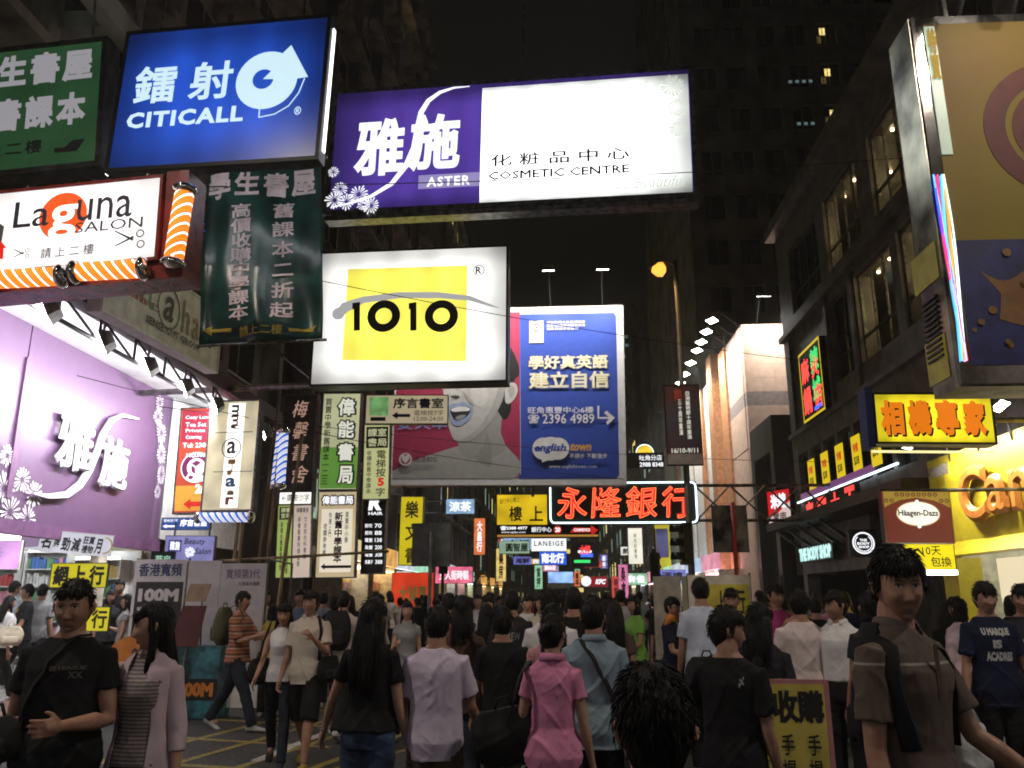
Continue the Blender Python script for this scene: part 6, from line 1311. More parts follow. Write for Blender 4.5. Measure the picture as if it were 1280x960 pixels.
    for _ in range(cnt):
        th = math.acos(g.uniform(-.25, 1)); ph = g.uniform(0, 2 * math.pi); d = Vector((math.sin(th) * math.sin(ph), -math.sin(th) * math.cos(ph), math.cos(th)))
        p = Vector((d.x * (.080 + .006 * vol), d.y * (.100 + .005 * vol) + .01, d.z * (.116 + .010 * vol) + .016))
        if d.y < -.35 and p.z < P.get('fringe', .046) + .012: continue
        if abs(d.x) > .5 and d.y < .2 and p.z < .0: continue
        tan = (Vector((0, 0, -1)) - d * d.dot(Vector((0, 0, -1)))) + Vector((g.uniform(-.5, .5), g.uniform(-.5, .5), 0)) * .6
        tan = tan.normalized() if tan.length > .01 else Vector((1, 0, 0)); l = g.uniform(.025, .05) * (1 if st != 'long' else 1.3); b.tube([HM @ (p - d * .004), HM @ (p + tan * l * .5 + d * .0045), HM @ (p + tan * l + d * g.uniform(-.004, .005))], [.0024, .0024, .0005], 4)
    for _ in range(100 if not P.get('far') else 14):      # fringe over the forehead
        x = g.uniform(-.062, .062); z0 = P.get('fringe', .046) + g.uniform(.012, .03); y0 = -.098 * math.sqrt(max(.1, 1 - (x / .085) ** 2)) * math.sqrt(max(.2, 1 - ((z0 - .016) / .13) ** 2)) - .001; l = g.uniform(.018, .042)
        b.tube([HM @ Vector((x, y0 + .014, z0 + .018)), HM @ Vector((x + g.uniform(-.004, .004), y0 - .003, z0)), HM @ Vector((x + g.uniform(-.012, .012), y0 - .004, z0 - l))], [.0030, .0032, .0005], 4)
    if st == 'long':
        L_ = P.get('hair_len', .36)
        for _ in range(50):
            x = g.uniform(-.09, .09); y = .05 + g.uniform(.0, .05); b.tube([Hs @ Vector((x * .8, y, -.02)), Hs @ Vector((x, y + .02, -.12)), Hs @ Vector((x * 1.1, y + .028 + g.uniform(-.01, .02), -.24)), Hs @ Vector((x * .95 + g.uniform(-.02, .02), y + .05, -L_ - g.uniform(0, .05)))], [.006, .007, .006, .001], 4)
    me = bpy.data.meshes.new('hair_locks'); me.from_pydata(b.v, [], b.f); me.polygons.foreach_set('use_smooth', [True] * len(me.polygons)); 
    k = len(hm.vertices)
    # join locks to the hair mesh
    hv = [v.co[:] for v in hm.vertices] + b.v; hf = [tuple(p.vertices) for p in hm.polygons] + [tuple(i + k for i in f) for f in b.f]
    me2 = bpy.data.meshes.new('hair'); me2.from_pydata(hv, [], hf); me2.polygons.foreach_set('use_smooth', [True] * len(me2.polygons)); bpy.data.meshes.remove(hm); bpy.data.meshes.remove(me); out['hair'] = me2
    P['_HM'] = HM; P['_arms'] = arms; P['_T'] = T; P['_dz'] = dz; P['_legs'] = legs
    return out
def add_face(root, P, body, glasses=False):
    HM = P['_HM']; wd = P.get('wide', 1.0); bv = BVHTree.FromPolygons([v.co for v in body.vertices], [tuple(p.vertices) for p in body.polygons]); R3 = HM.to_3x3()
    def on(x, z, off=0.0):      # the point of the face at (x, z), lifted by off
        h = bv.ray_cast(HM @ Vector((x, -.3, z)), R3 @ Vector((0, 1, 0)))[0]; return (h if h else HM @ Vector((x, -.08, z))) + R3 @ Vector((0, -off, 0))
    for s in (-1, 1):
        cx, cz = s * .030 * wd, .0105; b = MB(); n = 14
        for (rx, rz, off, mi) in ((.0142, .0046, .0006, 0), (.0056, .0045, .0014, 1)):
            b.add([on(cx, cz, off + .0008)] + [on(cx + rx * math.cos(2 * math.pi * i / n), cz + rz * math.sin(2 * math.pi * i / n) * (1 if mi else 1) - (.0 if mi else abs(math.cos(2 * math.pi * i / n)) * .0006), off) for i in range(n)], [(0, 1 + (i + 1) % n, 1 + i) for i in range(n)], mi)
        b.build('eye', [EYEW, EYED], root, True)
        MB().tube([on(cx + s * d, cz + z, .0012) for d, z in ((-.016, -.001), (-.010, .0042), (0, .0062), (.010, .0048), (.0165, .0005))], [.0007, .0017, .0021, .0017, .0007], 6).build('eyelid', EYED, root, True)
        MB().tube([on(cx + s * d, z, .0005) for d, z in ((-.017, .0265), (-.006, .0305), (.006, .0315), (.021, .0265))], [(.0022, .0012), (.0040, .0018), (.0036, .0018), (.001, .0008)], 6).build('eyebrow', HAIRM, root, True)
    MB().tube([on(x, z, -.0004) for x, z in ((-.025, -.0690), (-.013, -.0660), (-.004, -.0645), (.004, -.0645), (.013, -.0660), (.025, -.0690))], [(.0008, .0008), (.0032, .0014), (.0036, .0016), (.0036, .0016), (.0032, .0014), (.0008, .0008)], 8).build('upper_lip', LIPM, root, True)
    MB().tube([on(x, z, -.0004) for x, z in ((-.023, -.0705), (-.012, -.0735), (0, -.0750), (.012, -.0735), (.023, -.0705))], [(.0008, .0008), (.0038, .0014), (.0046, .0018), (.0038, .0014), (.0008, .0008)], 8).build('lower_lip', LIPM, root, True)
    MB().tube([on(x, -.0695, .0012) for x in (-.024, -.012, 0, .012, .024)], [.0004, .0008, .0009, .0008, .0004], 5).build('mouth_line', EYED, root, True)
    if glasses:
        b = MB()
        for s in (-1, 1):
            c = Vector((s * .032, -.100, .008)); b.tube([HM @ (c + Vector((.021 * math.cos(t), 0, .014 * math.sin(t)))) for t in [2 * math.pi * i / 16 for i in range(16)]], .0015, 5, closed=True); b.tube([HM @ (c + Vector((s * .021, 0, 0))), HM @ Vector((s * .080, .0, .008))], .0014, 5)
        b.tube([HM @ Vector((-.011, -.1, .01)), HM @ Vector((.011, -.1, .01))], .0014, 5); b.build('glasses', BLK, root, True)
def person(label, x, y, ang, P, mats, H=1.7, face=False, glasses=False, group=None, vox=.009):
    """mats: shirt, trousers, shoe, skin. ang: degrees, 0 = faces the camera side (-y)"""
    if face and not P.get('far'): P['fine'] = True
    key = P.get('key')
    if key and key in LIB: ms, P2 = LIB[key]; P = dict(P, **{k: P2[k] for k in ('_HM', '_arms', '_T', '_dz', '_legs')})
    else:
        ms = make_body(P, vox)
        if key: LIB[key] = (ms, P)
    root = empty('person', (x, y, P.get('ground', 0)), R(ang), label, 'person', group); s = H / 1.69; root.scale = (s * .94, s * .96, s)
    skin = mats.get('skin', SKIN); parts = {}
    for k, me in ms.items():
        nm = 'shoe' if k.startswith('shoe') else k
        o = bpy.data.objects.new(nm, me); col.objects.link(o); o.parent = root; parts[k] = o
        m = dict(body=skin, shirt=mats['shirt'], trousers=mats.get('trousers'), shorts=mats.get('trousers'), hair=HAIRM, shoe=mats.get('shoe', SOLE))[nm]
        if not me.materials: me.materials.append(None)
        o.material_slots[0].link = 'OBJECT'; o.material_slots[0].material = m
    if face: add_face(root, P, ms['body'], glasses)
    PEOPLE.append(root)
    return root, parts, P
def collar(root, P, m, h=.03, open_=True):
    T = P['_T']; b = MB(); n = 26; vs = []
    for j, (dr, z, dy) in enumerate(((.074, 1.445, 0), (.066, 1.478, .002), (.072, 1.474, .0), (.088, 1.440, 0))):
        for i in range(n + 1): t = R(-90 + 22) + (2 * math.pi - R(44)) * i / n; vs.append(T @ Vector((dr * math.cos(t), .014 + dr * .92 * math.sin(t), z - .020 * max(0, -math.sin(t)) ** 2)))
    b.add(vs, [(j * (n + 1) + i, j * (n + 1) + i + 1, (j + 1) * (n + 1) + i + 1, (j + 1) * (n + 1) + i) for j in range(3) for i in range(n)]); o = b.build('collar', m, root, True); md = o.modifiers.new('s', 'SOLIDIFY'); md.thickness = .004; return o
def print_on(root, shirt, lines, m, z, w_, h_, cx=0, back=False):
    bv = BVHTree.FromPolygons([v.co for v in shirt.data.vertices], [tuple(p.vertices) for p in shirt.data.polygons]); sgn = 1 if back else -1
    for k, (t, u0, v0, u1, v1, bold) in enumerate(lines):
        co, fs = glyphs(t, bold, 0); mn, mx = co.min(0), co.max(0); a = (co - mn) / np.maximum(mx - mn, 1e-6); vs = []
        for q in a:
            xx = cx - w_ / 2 + (u0 + q[0] * (u1 - u0)) * w_; zz = z + h_ / 2 - (v1 - q[1] * (v1 - v0)) * h_
            if back: xx = -xx
            hit = bv.ray_cast(Vector((xx, sgn * .6, zz)), Vector((0, -sgn, 0)))[0]; yy = hit.y if hit else sgn * .12
            vs.append((xx, yy + sgn * (.0035 + q[2] * .001), zz))
        b = MB(); b.v = vs; b.f = fs; b.mi = [0] * len(fs); b.build('shirt_print', m, root)
def cloth(name, c, var=.15, rough=.85): return pm('cloth_' + name, c, rough, var=var, scale=5, bump=.35, spec=.15)
def strap(root, pts, w_=.022, m=None, name='strap'):
    return MB().tube(pts, [(w_, .005)] * len(pts), 8).build(name, m or CB_, root, True)
CB_ = cloth('black_nylon', (.02, .02, .022)); 
def hug(shirt, P, a, c, n=12, off=.008, side=1):
    """strap path over the shirt surface between two points, by nearest surface point"""
    bv = BVHTree.FromPolygons([v.co for v in shirt.data.vertices], [tuple(p.vertices) for p in shirt.data.polygons]); out = []
    for i in range(n + 1):
        t = i / n; p = Vector(a).lerp(Vector(c), t); q, nn, _, _ = bv.find_nearest(p)
        out.append(q + (nn.normalized() * off))
    return out
def bag(name, label, cat, loc, rz, size, m, strap_pts=None, soft=1.0, group=None, pocket=True, round_=.35, tilt=0):
    """soft bag: a puffed, folded body, flap or pocket, handle"""
    root = empty(name, loc, rz, label, cat, group); w_, d_, h_ = size; b = MB()
    secs = []
    for k in range(9):
        u = k / 8; f = (1 - abs(2 * u - 1) ** 3.2 * round_); secs.append((u * h_, 0, 0, w_ / 2 * f, d_ / 2 * (.55 + .45 * math.sin(math.pi * min(1, u * 1.15 + .05))) * f, 3.0))
    M = Matrix.Rotation(R(tilt), 4, 'Y'); sections(b, secs, 22, M); me = remesh(b, .012, 'bag_body', 2); displace(me, .006, 9, h_ * 10 + w_ * 31, .8)
    me.materials.append(m); o = bpy.data.objects.new('bag_body', me); col.objects.link(o); o.parent = root
    if pocket: b = MB(); sections(b, [(h_ * .12, 0, -d_ * .42, w_ * .3, .03, 3), (h_ * .2, 0, -d_ * .46, w_ * .34, .04, 3), (h_ * .45, 0, -d_ * .46, w_ * .34, .035, 3), (h_ * .5, 0, -d_ * .42, w_ * .3, .02, 3)], 16, M); b.build('pocket', m, root, True)
    MB().tube([M @ Vector((-.05, 0, h_ - .01)), M @ Vector((-.03, 0, h_ + .05)), M @ Vector((.03, 0, h_ + .05)), M @ Vector((.05, 0, h_ - .01))], .008, 8).build('handle', m, root, True)
    if strap_pts:
        inv = Matrix.Rotation(-rz, 3, 'Z'); MB().tube([inv @ (Vector(p) - Vector(loc)) for p in strap_pts], [(.018, .005)] * len(strap_pts), 8).build('strap', m, root, True)
    return root
def to_world(root, P, v):
    s = root.scale[0]; M = Matrix.Translation(root.location) @ Matrix.Rotation(root.rotation_euler.z, 4, 'Z') @ Matrix.Diagonal((*root.scale, 1)); return M @ Vector(v)
# ------------------------------------------------------------------ who stands where
def lat(a, Y): return Y * math.tan(math.atan((a - 640) / 1069) - R(3.0))   # sideways place of a bearing at distance Y
C = dict(black=cloth('black', (.014, .014, .016)), char=cloth('charcoal', (.03, .03, .035)), navy=cloth('navy', (.012, .016, .04)), white=cloth('white', (.72, .70, .70), .06), lav=cloth('lavender', (.62, .54, .68), .08),
         pink=cloth('pink', (.68, .25, .42), .08), gblue=cloth('grey_blue', (.24, .32, .38), .1), brown=cloth('brown', (.11, .065, .05)), dkbrown=cloth('dark_brown', (.085, .06, .045)), beige=cloth('beige', (.55, .48, .40), .08), grey=cloth('grey', (.3, .3, .3)),
         magenta=cloth('magenta', (.42, .05, .18)), green=cloth('green', (.2, .42, .08)), lblue=cloth('light_blue', (.55, .6, .72), .08), cream=cloth('cream', (.62, .55, .42)), red=cloth('red', (.4, .05, .05)), yellow=cloth('yellow', (.55, .42, .06)), orange=cloth('orange', (.5, .18, .04)))
JEANS = cloth('blue_denim', (.06, .09, .16), .3); DJ = cloth('dark_denim', (.025, .03, .045), .3); KH = cloth('khaki_brown', (.10, .075, .05)); BT_ = cloth('black_trousers', (.015, .015, .017))
PLAID = stripes('plaid_rust_cloth', [((.28, .09, .05), .4), ((.42, .3, .22), .15), ((.12, .04, .03), .3), ((.4, .16, .08), .15)], 2, 11, diag=.0); STRP = stripes('striped_knit', [((.30, .24, .22), .5), ((.12, .10, .11), .5)], 2, 55)
POLO = stripes('brown_polo_cloth', [((.085, .058, .044), .3355), ((.30, .25, .2), .0065), ((.085, .058, .044), .658)], 2, 1.0); PINKS = cloth('pink_knit', (.62, .47, .53), .1)
W_S = ((24, 6), (-18, 22)); W_S2 = ((-14, 20), (22, 4)); ST = ((2, 2), (-2, 2))
# 1 man in black at left, arm across the belly
r1, s1, P1 = person('broad young man in a black T-shirt at the left, his arm held by a woman', lat(95, 4.05), 4.05, 8, dict(fat=1.16, wide=1.12, armR=(-2, 10, 22, 0), armL=(8, 12, 82, 38), curl=.7, hair='short', vol=1.6, seed=3, hem=.80, loose=.016, legs=W_S, head=(4, 4, 0), locks=230, fringe=.06), dict(shirt=C['black'], trousers=DJ), 1.725, True, vox=.0068)
print_on(r1, s1['shirt'], [('ᴗ LEAGUE', 0, 0, 1, .35, .02), ('xx', .55, .4, .95, .9, .02)], cloth('faded_print', (.10, .09, .08)), 1.24, .16, .06, .05)
pts = hug(s1['shirt'], P1, (.09, .0, 1.47), (-.2, -.16, 1.0), 14)
bag('sling_bag', 'black sling bag at the hip of the man in black at left', 'bag', to_world(r1, P1, Vector((-.22, -.10, .86))), R(-20), (.28, .09, .2), CB_, [to_world(r1, P1, p) for p in pts], tilt=-12)
# 2 woman holding his arm
r2, s2, P2 = person('long haired woman in a striped top and open pink cardigan looking left, arm in arm', lat(196, 4.2), 4.2, -8, dict(fem=True, armR=(12, 38, 80, -30), armL=(-3, 10, 14, 0), curl=.6, hair='long', hair_len=.42, seed=5, hem=.92, loose=.006, tight=True, sleeve=0, legs=W_S2, head=(-52, 4, 0), locks=90, leg_loose=.006, front_locks=(-1, 1)), dict(shirt=STRP, trousers=DJ, skin=SKIN2), 1.615, True, vox=.0068)
def cardigan(root, P, m, open_w=.10):
    """open fronted knit: back and sides of a shell, with sleeves to below the elbow"""
    T = P['_T']; b = MB(); n = 30; secs = [(.80, .200, .138), (.90, .198, .145), (1.0, .172, .135), (1.08, .150, .122), (1.2, .160, .130), (1.3, .168, .138), (1.365, .170, .118), (1.40, .150, .100), (1.43, .116, .086), (1.455, .084, .074)]
    vs = []
    for z, hw, hd in secs:
        op = open_w if z < 1.3 else open_w * .6
        a = math.asin(min(.95, op / hw))
        for i in range(n + 1):
            t = -math.pi / 2 + a + (2 * math.pi - 2 * a) * i / n; k = 1 + .03 * math.sin(i * 1.9 + z * 9); vs.append(T @ Vector((hw * math.cos(t) * k, .005 + hd * math.sin(t) * k, z)))
    b.add(vs, [(j * (n + 1) + i, j * (n + 1) + i + 1, (j + 1) * (n + 1) + i + 1, (j + 1) * (n + 1) + i) for j in range(len(secs) - 1) for i in range(n)])
    o = b.build('cardigan', m, root, True); md = o.modifiers.new('s', 'SOLIDIFY'); md.thickness = .007; md = o.modifiers.new('u', 'SUBSURF'); md.levels = 1; md.render_levels = 1
    b = MB()
    for s in (1, -1):
        sh, el, wr, v = P['_arms'][s]; b.tube([sh - Vector((s * .05, 0, -.01)), sh, sh.lerp(el, .5), el, el.lerp(wr, .35), el.lerp(wr, .42)], [.042, .056, .052, .047, .043, .045], 16)
    me = remesh(b, .009, 'cardigan_sleeve', 2); displace(me, .004, 12, 8); me.materials.append(m); o = bpy.data.objects.new('cardigan_sleeve', me); col.objects.link(o); o.parent = root
cardigan(r2, P2, PINKS)
MB().tube([P2['_arms'][1][2] + Vector((.026 * math.cos(t), .026 * math.sin(t), 0)) for t in [2 * math.pi * i / 14 for i in range(14)]], .004, 6, closed=True).build('bracelet', CHROME, r2, True)
# 3 plaid shirt, backpack, walking right
r_, s_, P_ = person('man in a rust plaid shirt with olive backpack walking past the white booth', lat(303, 11.0), 11.0, 80, dict(armL=(30, 6, 85, 0), armR=(25, 6, 80, 0), seed=7, hem=.84, loose=.018, legs=((-24, 10), (26, 6)), head=(5, 0, 0), sleeve=.9), dict(shirt=PLAID, trousers=DJ), 1.745, vox=.011)
bag('backpack', 'olive green backpack on the back of the man in the plaid shirt', 'backpack', to_world(r_, P_, Vector((0, .24, .98))), R(80 + 180), (.34, .22, .48), cloth('olive', (.10, .10, .05)), [to_world(r_, P_, Vector(v)) for v in ((-.1, .14, 1.05), (-.14, -.02, 1.15), (-.12, -.11, 1.32), (-.1, .0, 1.48), (-.09, .16, 1.42))])
# 4 woman in white tank, 5 man in beige polo
r_, s_, P_ = person('woman in a white tank top walking beside the man in black shorts', lat(357, 8.8), 8.8, 12, dict(fem=True, armR=(12, 14, 35, 0), armL=(2, 10, 20, 0), seed=9, hem=.90, loose=.008, tight=True, sleeve=0, legs=W_S, hair='long', hair_len=.22, head=(-6, 4, 4), leg_loose=.004, fringe=.05), dict(shirt=C['white'], trousers=DJ, skin=SKIN, shoe=C['char']), 1.59, True, vox=.009)
bag('shoulder_bag', 'black shoulder bag hanging at the side of the woman in the white tank top', 'bag', to_world(r_, P_, Vector((-.24, .0, .80))), R(70), (.34, .12, .26), CB_, [to_world(r_, P_, Vector(v)) for v in ((-.24, -.1, 1.05), (-.2, -.12, 1.25), (-.14, -.02, 1.46), (-.2, .13, 1.25), (-.24, .1, 1.05))])
r_, s_, P_ = person('man in a beige polo shirt and black shorts looking up while walking forward', lat(389, 8.65), 8.65, 0, dict(armR=(4, 10, 15, 0), armL=(20, 14, 118, 22), curl=1.0, seed=11, hem=.82, loose=.022, legs=((20, 4), (-16, 26)), bottom='shorts', short_len=.02, head=(-10, -10, 0), sleeve=.7, vol=1.8), dict(shirt=C['beige'], trousers=BT_, shoe=cloth('yellow_black_trainer', (.35, .25, .05))), 1.70, True, True, vox=.009)
collar(r_, P_, C['beige']); pts = hug(s_['shirt'], P_, (.09, .0, 1.47), (.17, -.1, 1.0), 10)
bag('sling_bag', 'black messenger bag at the hip of the man in the beige polo shirt', 'bag', to_world(r_, P_, Vector((.23, .0, .78))), R(70), (.34, .1, .26), CB_, [to_world(r_, P_, p) for p in pts])
# 6 woman in black T-shirt
r_, s_, P_ = person('woman with long black hair seen from behind in a black T-shirt and blue jeans', lat(467, 4.95), 4.95, 172, dict(fem=True, fat=1.05, armR=(4, 10, 16, 0), armL=(14, 26, 14, 0), seed=13, hem=.94, loose=.008, hair='long', hair_len=.42, legs=ST, head=(-10, 6, 0), leg_loose=.008), dict(shirt=C['black'], trousers=JEANS, skin=SKIN2), 1.585, vox=.0075)
MB().tube([P_['_arms'][1][2] + Vector((.025 * math.cos(t), .025 * math.sin(t), .0)) for t in [2 * math.pi * i / 14 for i in range(14)]], .004, 6, closed=True).build('bracelet', CHROME, r_, True)
# 7 lavender white T-shirt
r_, s_, P_ = person('stocky man seen from behind in a loose lavender white T-shirt and brown shorts', lat(548, 5.0), 5.0, 178, dict(fat=1.02, armR=(16, 12, 40, 0), armL=(10, 14, 45, 0), seed=15, hem=.81, loose=.03, sleeve=.72, legs=ST, vol=1.2, head=(0, 4, 0), bottom='shorts', flare=.0), dict(shirt=C['lav'], trousers=KH), 1.54, vox=.0075)
# 8 brown top
person('long haired woman from behind in a brown top, right of the lavender shirt', lat(578, 6.6), 6.6, 184, dict(fem=True, seed=17, hair='long', hair_len=.2, hem=.84, loose=.012, legs=W_S, sleeve=.5), dict(shirt=C['brown'], trousers=DJ), 1.66, vox=.010)
# 9 black T
person('teenager seen from behind in a black T-shirt and black trousers, right of the brown top', lat(628, 6.35), 6.35, 178, dict(seed=19, fat=.92, vol=2.2, hem=.80, loose=.024, legs=W_S, sleeve=.7, armL=(4, 12, 20, 0), armR=(0, 12, 15, 0)), dict(shirt=C['black'], trousers=BT_), 1.57, vox=.009)
# 10 tall man white T
person('tall man from behind in a white T-shirt above the pink polo shirt', lat(688, 6.9), 6.9, 172, dict(seed=21, hem=.82, loose=.02, sleeve=.65, legs=W_S, fat=1.05, key='tall'), dict(shirt=C['white'], trousers=DJ), 1.715, vox=.010)
person('woman with long black hair in a salmon top just beyond the pink polo shirt', lat(690, 5.7), 5.7, 186, dict(fem=True, seed=23, hair='long', hair_len=.3, hem=.86, loose=.01, armR=(10, 22, 50, 0)), dict(shirt=cloth('salmon', (.6, .3, .3)), trousers=DJ), 1.55, vox=.009)
# 11 pink polo with handbag
r_, s_, P_ = person('woman with a pinned up bun seen from behind in a pink polo shirt', lat(690, 4.7), 4.7, 170, dict(fem=True, fat=1.02, seed=25, hair='bun', hem=.80, loose=.010, flare=.02, sleeve=.5, armL=(8, 14, 62, 6), armR=(2, 10, 14, 0), legs=ST, head=(-14, 6, 0), leg_loose=.006), dict(shirt=C['pink'], trousers=BT_, skin=SKIN2), 1.50, vox=.0075)
collar(r_, P_, C['pink'])
HMm = P_['_HM']; MB().tube([HMm @ Vector((.045, .092, .02)), HMm @ Vector((.055, .105, .028)), HMm @ Vector((.06, .095, .05))], [.010, .013, .006], 8).build('hair_flower', C['pink'], r_, True)
bag('handbag', 'large soft black handbag on the shoulder of the woman in the pink polo', 'handbag', to_world(r_, P_, Vector((.27, -.03, .84))), R(170 + 18), (.40, .15, .29), cloth('soft_black_leather', (.016, .015, .016), rough=.5), [to_world(r_, P_, Vector(v)) for v in ((.30, -.12, 1.04), (.25, -.14, 1.25), (.16, -.03, 1.43), (.19, .12, 1.36), (.23, .13, 1.2), (.28, .07, 1.07))], tilt=10)
# 12 grey blue shirt with diagonal strap
r_, s_, P_ = person('man seen from behind in a grey blue shirt with a dark strap across his back', lat(741, 5.25), 5.25, 182, dict(fat=1.08, seed=27, hem=.80, loose=.02, sleeve=.7, legs=ST, head=(-16, 4, 0)), dict(shirt=C['gblue'], trousers=BT_), 1.585, vox=.008)
pts = hug(s_['shirt'], P_, (.10, .05, 1.47), (-.17, .14, 1.02), 12); bag('sling_bag', 'dark sling bag low on the right hip of the man in the grey blue shirt', 'bag', to_world(r_, P_, Vector((-.24, .02, .72))), R(90), (.26, .09, .26), CB_, [to_world(r_, P_, p) for p in pts]); collar(r_, P_, C['gblue'])
# 13 big dark head in the foreground
person('person close to the camera seen as a large dark head of black hair from behind', lat(811, 1.68), 1.68, 186, dict(seed=29, vol=1.9, locks=420, hem=.82, fringe=.05, wide=1.05), dict(shirt=C['black'], trousers=BT_), 1.455, vox=.0065)
# 14 black T with mark, 15 woman behind
r_, s_, P_ = person('young man turned away in a black T-shirt with a small pale mark, reaching left', lat(906, 4.35), 4.35, 150, dict(seed=31, hem=.82, loose=.018, sleeve=.7, armL=(26, 30, 38, 0), armR=(0, 8, 15, 0), head=(-58, 4, 0), vol=1.6, locks=160), dict(shirt=C['black'], trousers=BT_), 1.54, True, vox=.0075)
print_on(r_, s_['shirt'], [('〆', 0, 0, 1, 1, .04)], C['grey'], 1.33, .03, .06, .10, True)
person('long haired woman in black half hidden beyond the young man in black', lat(948, 5.3), 5.3, 165, dict(fem=True, seed=33, hair='long', hair_len=.26, hem=.86, head=(-30, 6, 0)), dict(shirt=C['char'], trousers=BT_), 1.56, vox=.009)
# 16-19
r_, s_, P_ = person('man seen from behind in a pale blue short sleeved shirt before the yellow 上行 panel', lat(876, 8.5), 8.5, 176, dict(seed=35, hem=.84, loose=.018, sleeve=.7, head=(4, 0, 0), key='tallback'), dict(shirt=C['lblue'], trousers=BT_), 1.78, vox=.010)
bag('backpack', 'black rucksack carried low by the man in the pale blue shirt', 'backpack', to_world(r_, P_, Vector((.0, .26, .62))), R(176 + 180), (.42, .2, .42), CB_)
r_, s_, P_ = person('man with glasses and a lanyard in a black and orange staff shirt, facing right', lat(839, 9.8), 9.8, 55, dict(seed=37, hem=.84, loose=.016, sleeve=.7, armL=(20, 6, 60, 10), armR=(20, 6, 60, 10)), dict(shirt=C['navy'], trousers=BT_), 1.60, True, True, vox=.011)
MB().tube([(-.07, -.07, 1.46), (-.03, -.135, 1.3), (0, -.14, 1.14), (.03, -.135, 1.3), (.07, -.07, 1.46)], .006, 6).build('lanyard', C['yellow'], r_); MB().box(-.035, .035, -.152, -.142, 1.04, 1.14).build('name_card', LAM, r_); MB().tube([(-.2, -.0, 1.38), (-.12, -.02, 1.455), (.12, -.02, 1.455), (.2, 0, 1.38)], [.02, .05, .05, .02], 10).build('shoulder_panel', C['orange'], r_, True)
person('man with dark rimmed glasses facing the camera, right of the pale blue shirt', lat(914, 8.9), 8.9, -10, dict(seed=39, hem=.84), dict(shirt=C['char'], trousers=BT_), 1.685, True, True, vox=.010)
person('man in a magenta shirt facing the camera with his hand raised to his mouth', lat(969, 9.2), 9.2, 20, dict(seed=41, hem=.84, loose=.018, armL=(25, 8, 128, 20), armR=(25, 8, 120, 22), curl=1.0, sleeve=1.5), dict(shirt=C['magenta'], trousers=BT_), 1.73, True, vox=.010)
# 20-22
person('man from behind in a white long sleeved shirt above the yellow placard', lat(998, 7.1), 7.1, 176, dict(seed=43, fat=1.08, hem=.99, loose=.02, sleeve=1.9, armL=(4, 10, 22, 0), armR=(0, 10, 18, 0), vol=1.6), dict(shirt=cloth('off_white_shirt', (.66, .56, .54), .07), trousers=BT_), 1.65, vox=.009)
r_, s_, P_ = person('man in an open necked white shirt standing in profile looking left', lat(1044, 7.0), 7.0, -35, dict(seed=45, hem=.99, loose=.016, sleeve=1.9, head=(-38, 2, 0), armL=(0, 8, 12, 0), armR=(4, 8, 14, 0)), dict(shirt=C['white'], trousers=BT_), 1.645, True, vox=.009); collar(r_, P_, C['white'])
person('woman from behind with short dark hair and blouse, left of the near man', lat(1086, 6.5), 6.5, 180, dict(fem=True, seed=47, hair='bob', hem=.86), dict(shirt=C['char'], trousers=BT_), 1.635, vox=.010)
# 23 near man
r_, s_, P_ = person('middle aged man near the camera in a brown polo shirt with pale chest stripe', lat(1120, 3.1), 3.1, 34, dict(fat=1.0, wide=1.0, seed=49, hem=.86, loose=.014, sleeve=.72, armL=(18, 16, 34, -14), armR=(2, 8, 10, 0), head=(-36, 3, 0), hair='short', vol=1.9, locks=420, fringe=.055, curl=.6), dict(shirt=POLO, trousers=DJ), 1.75, True, vox=.0058)
collar(r_, P_, POLO); MB().box(-.012, .012, -.1285, -.1265, 1.25, 1.40).build('button_placket', C['dkbrown'], r_)
for sx in (-1, 1):
    pts = hug(s_['shirt'], P_, (sx * .095, .05, 1.47), (sx * .14, -.10, 1.08), 12, .008); MB().tube(pts, [(.032, .006)] * len(pts), 8).build('chest_strap', CB_, r_, True)
bag('backpack', 'black backpack worn by the near man in the brown polo shirt', 'backpack', to_world(r_, P_, Vector((.06, .19, 1.02))), R(214), (.18, .10, .34), CB_)
# 24 navy T-shirt with bags, 25 man at the edge
r_, s_, P_ = person('man in a navy T-shirt with white block lettering holding two shopping bags', lat(1231, 6.9), 6.9, -4, dict(seed=51, hem=.80, loose=.02, sleeve=.72, armL=(6, 12, 10, 0), armR=(6, 12, 8, 0), curl=1.1, vol=1.8), dict(shirt=C['navy'], trousers=BT_), 1.705, True, vox=.009)
print_on(r_, s_['shirt'], [('U MARQUE', 0, 0, 1, .26, .06), ('IS', .32, .36, .62, .62, .06), ('ACADRES', .05, .72, 1, 1, .06)], cloth('white_print', (.5, .5, .5)), 1.25, .21, .24, .0)
def carrier(name, label, loc, m, w_=.34, h_=.4, blob=None, rz=0):
    root = empty(name, loc, rz, label, 'shopping bag'); b = MB()
    sections(b, [(0, 0, 0, w_ * .42, .05, 3), (.03, 0, 0, w_ * .48, .075, 3), (h_ * .5, 0, 0, w_ * .5, .07, 3), (h_ * .9, 0, 0, w_ * .42, .03, 3), (h_, 0, 0, w_ * .36, .015, 3)], 20); me = remesh(b, .012, 'bag_body', 1); displace(me, .007, 14, w_ * 77); me.materials.append(m)
    o = bpy.data.objects.new('bag_body', me); col.objects.link(o); o.parent = root; MB().tube([(-.08, 0, h_ - .02), (-.03, 0, h_ + .09), (.03, 0, h_ + .09), (.08, 0, h_ - .02)], .007, 6).build('handle', m, root, True)
    if blob: b = MB(); sections(b, [(h_ * .2, -.0, -.078, .05, .008, 2.5), (h_ * .3, .01, -.085, .075, .012, 2.5), (h_ * .6, .01, -.085, .08, .012, 2.5), (h_ * .75, .02, -.07, .05, .008, 2.5)], 14); b.build('printed_patch', blob, root, True)
PLB = pm('white_plastic_bag', (.6, .6, .6), .35, var=.1, bump=.4)
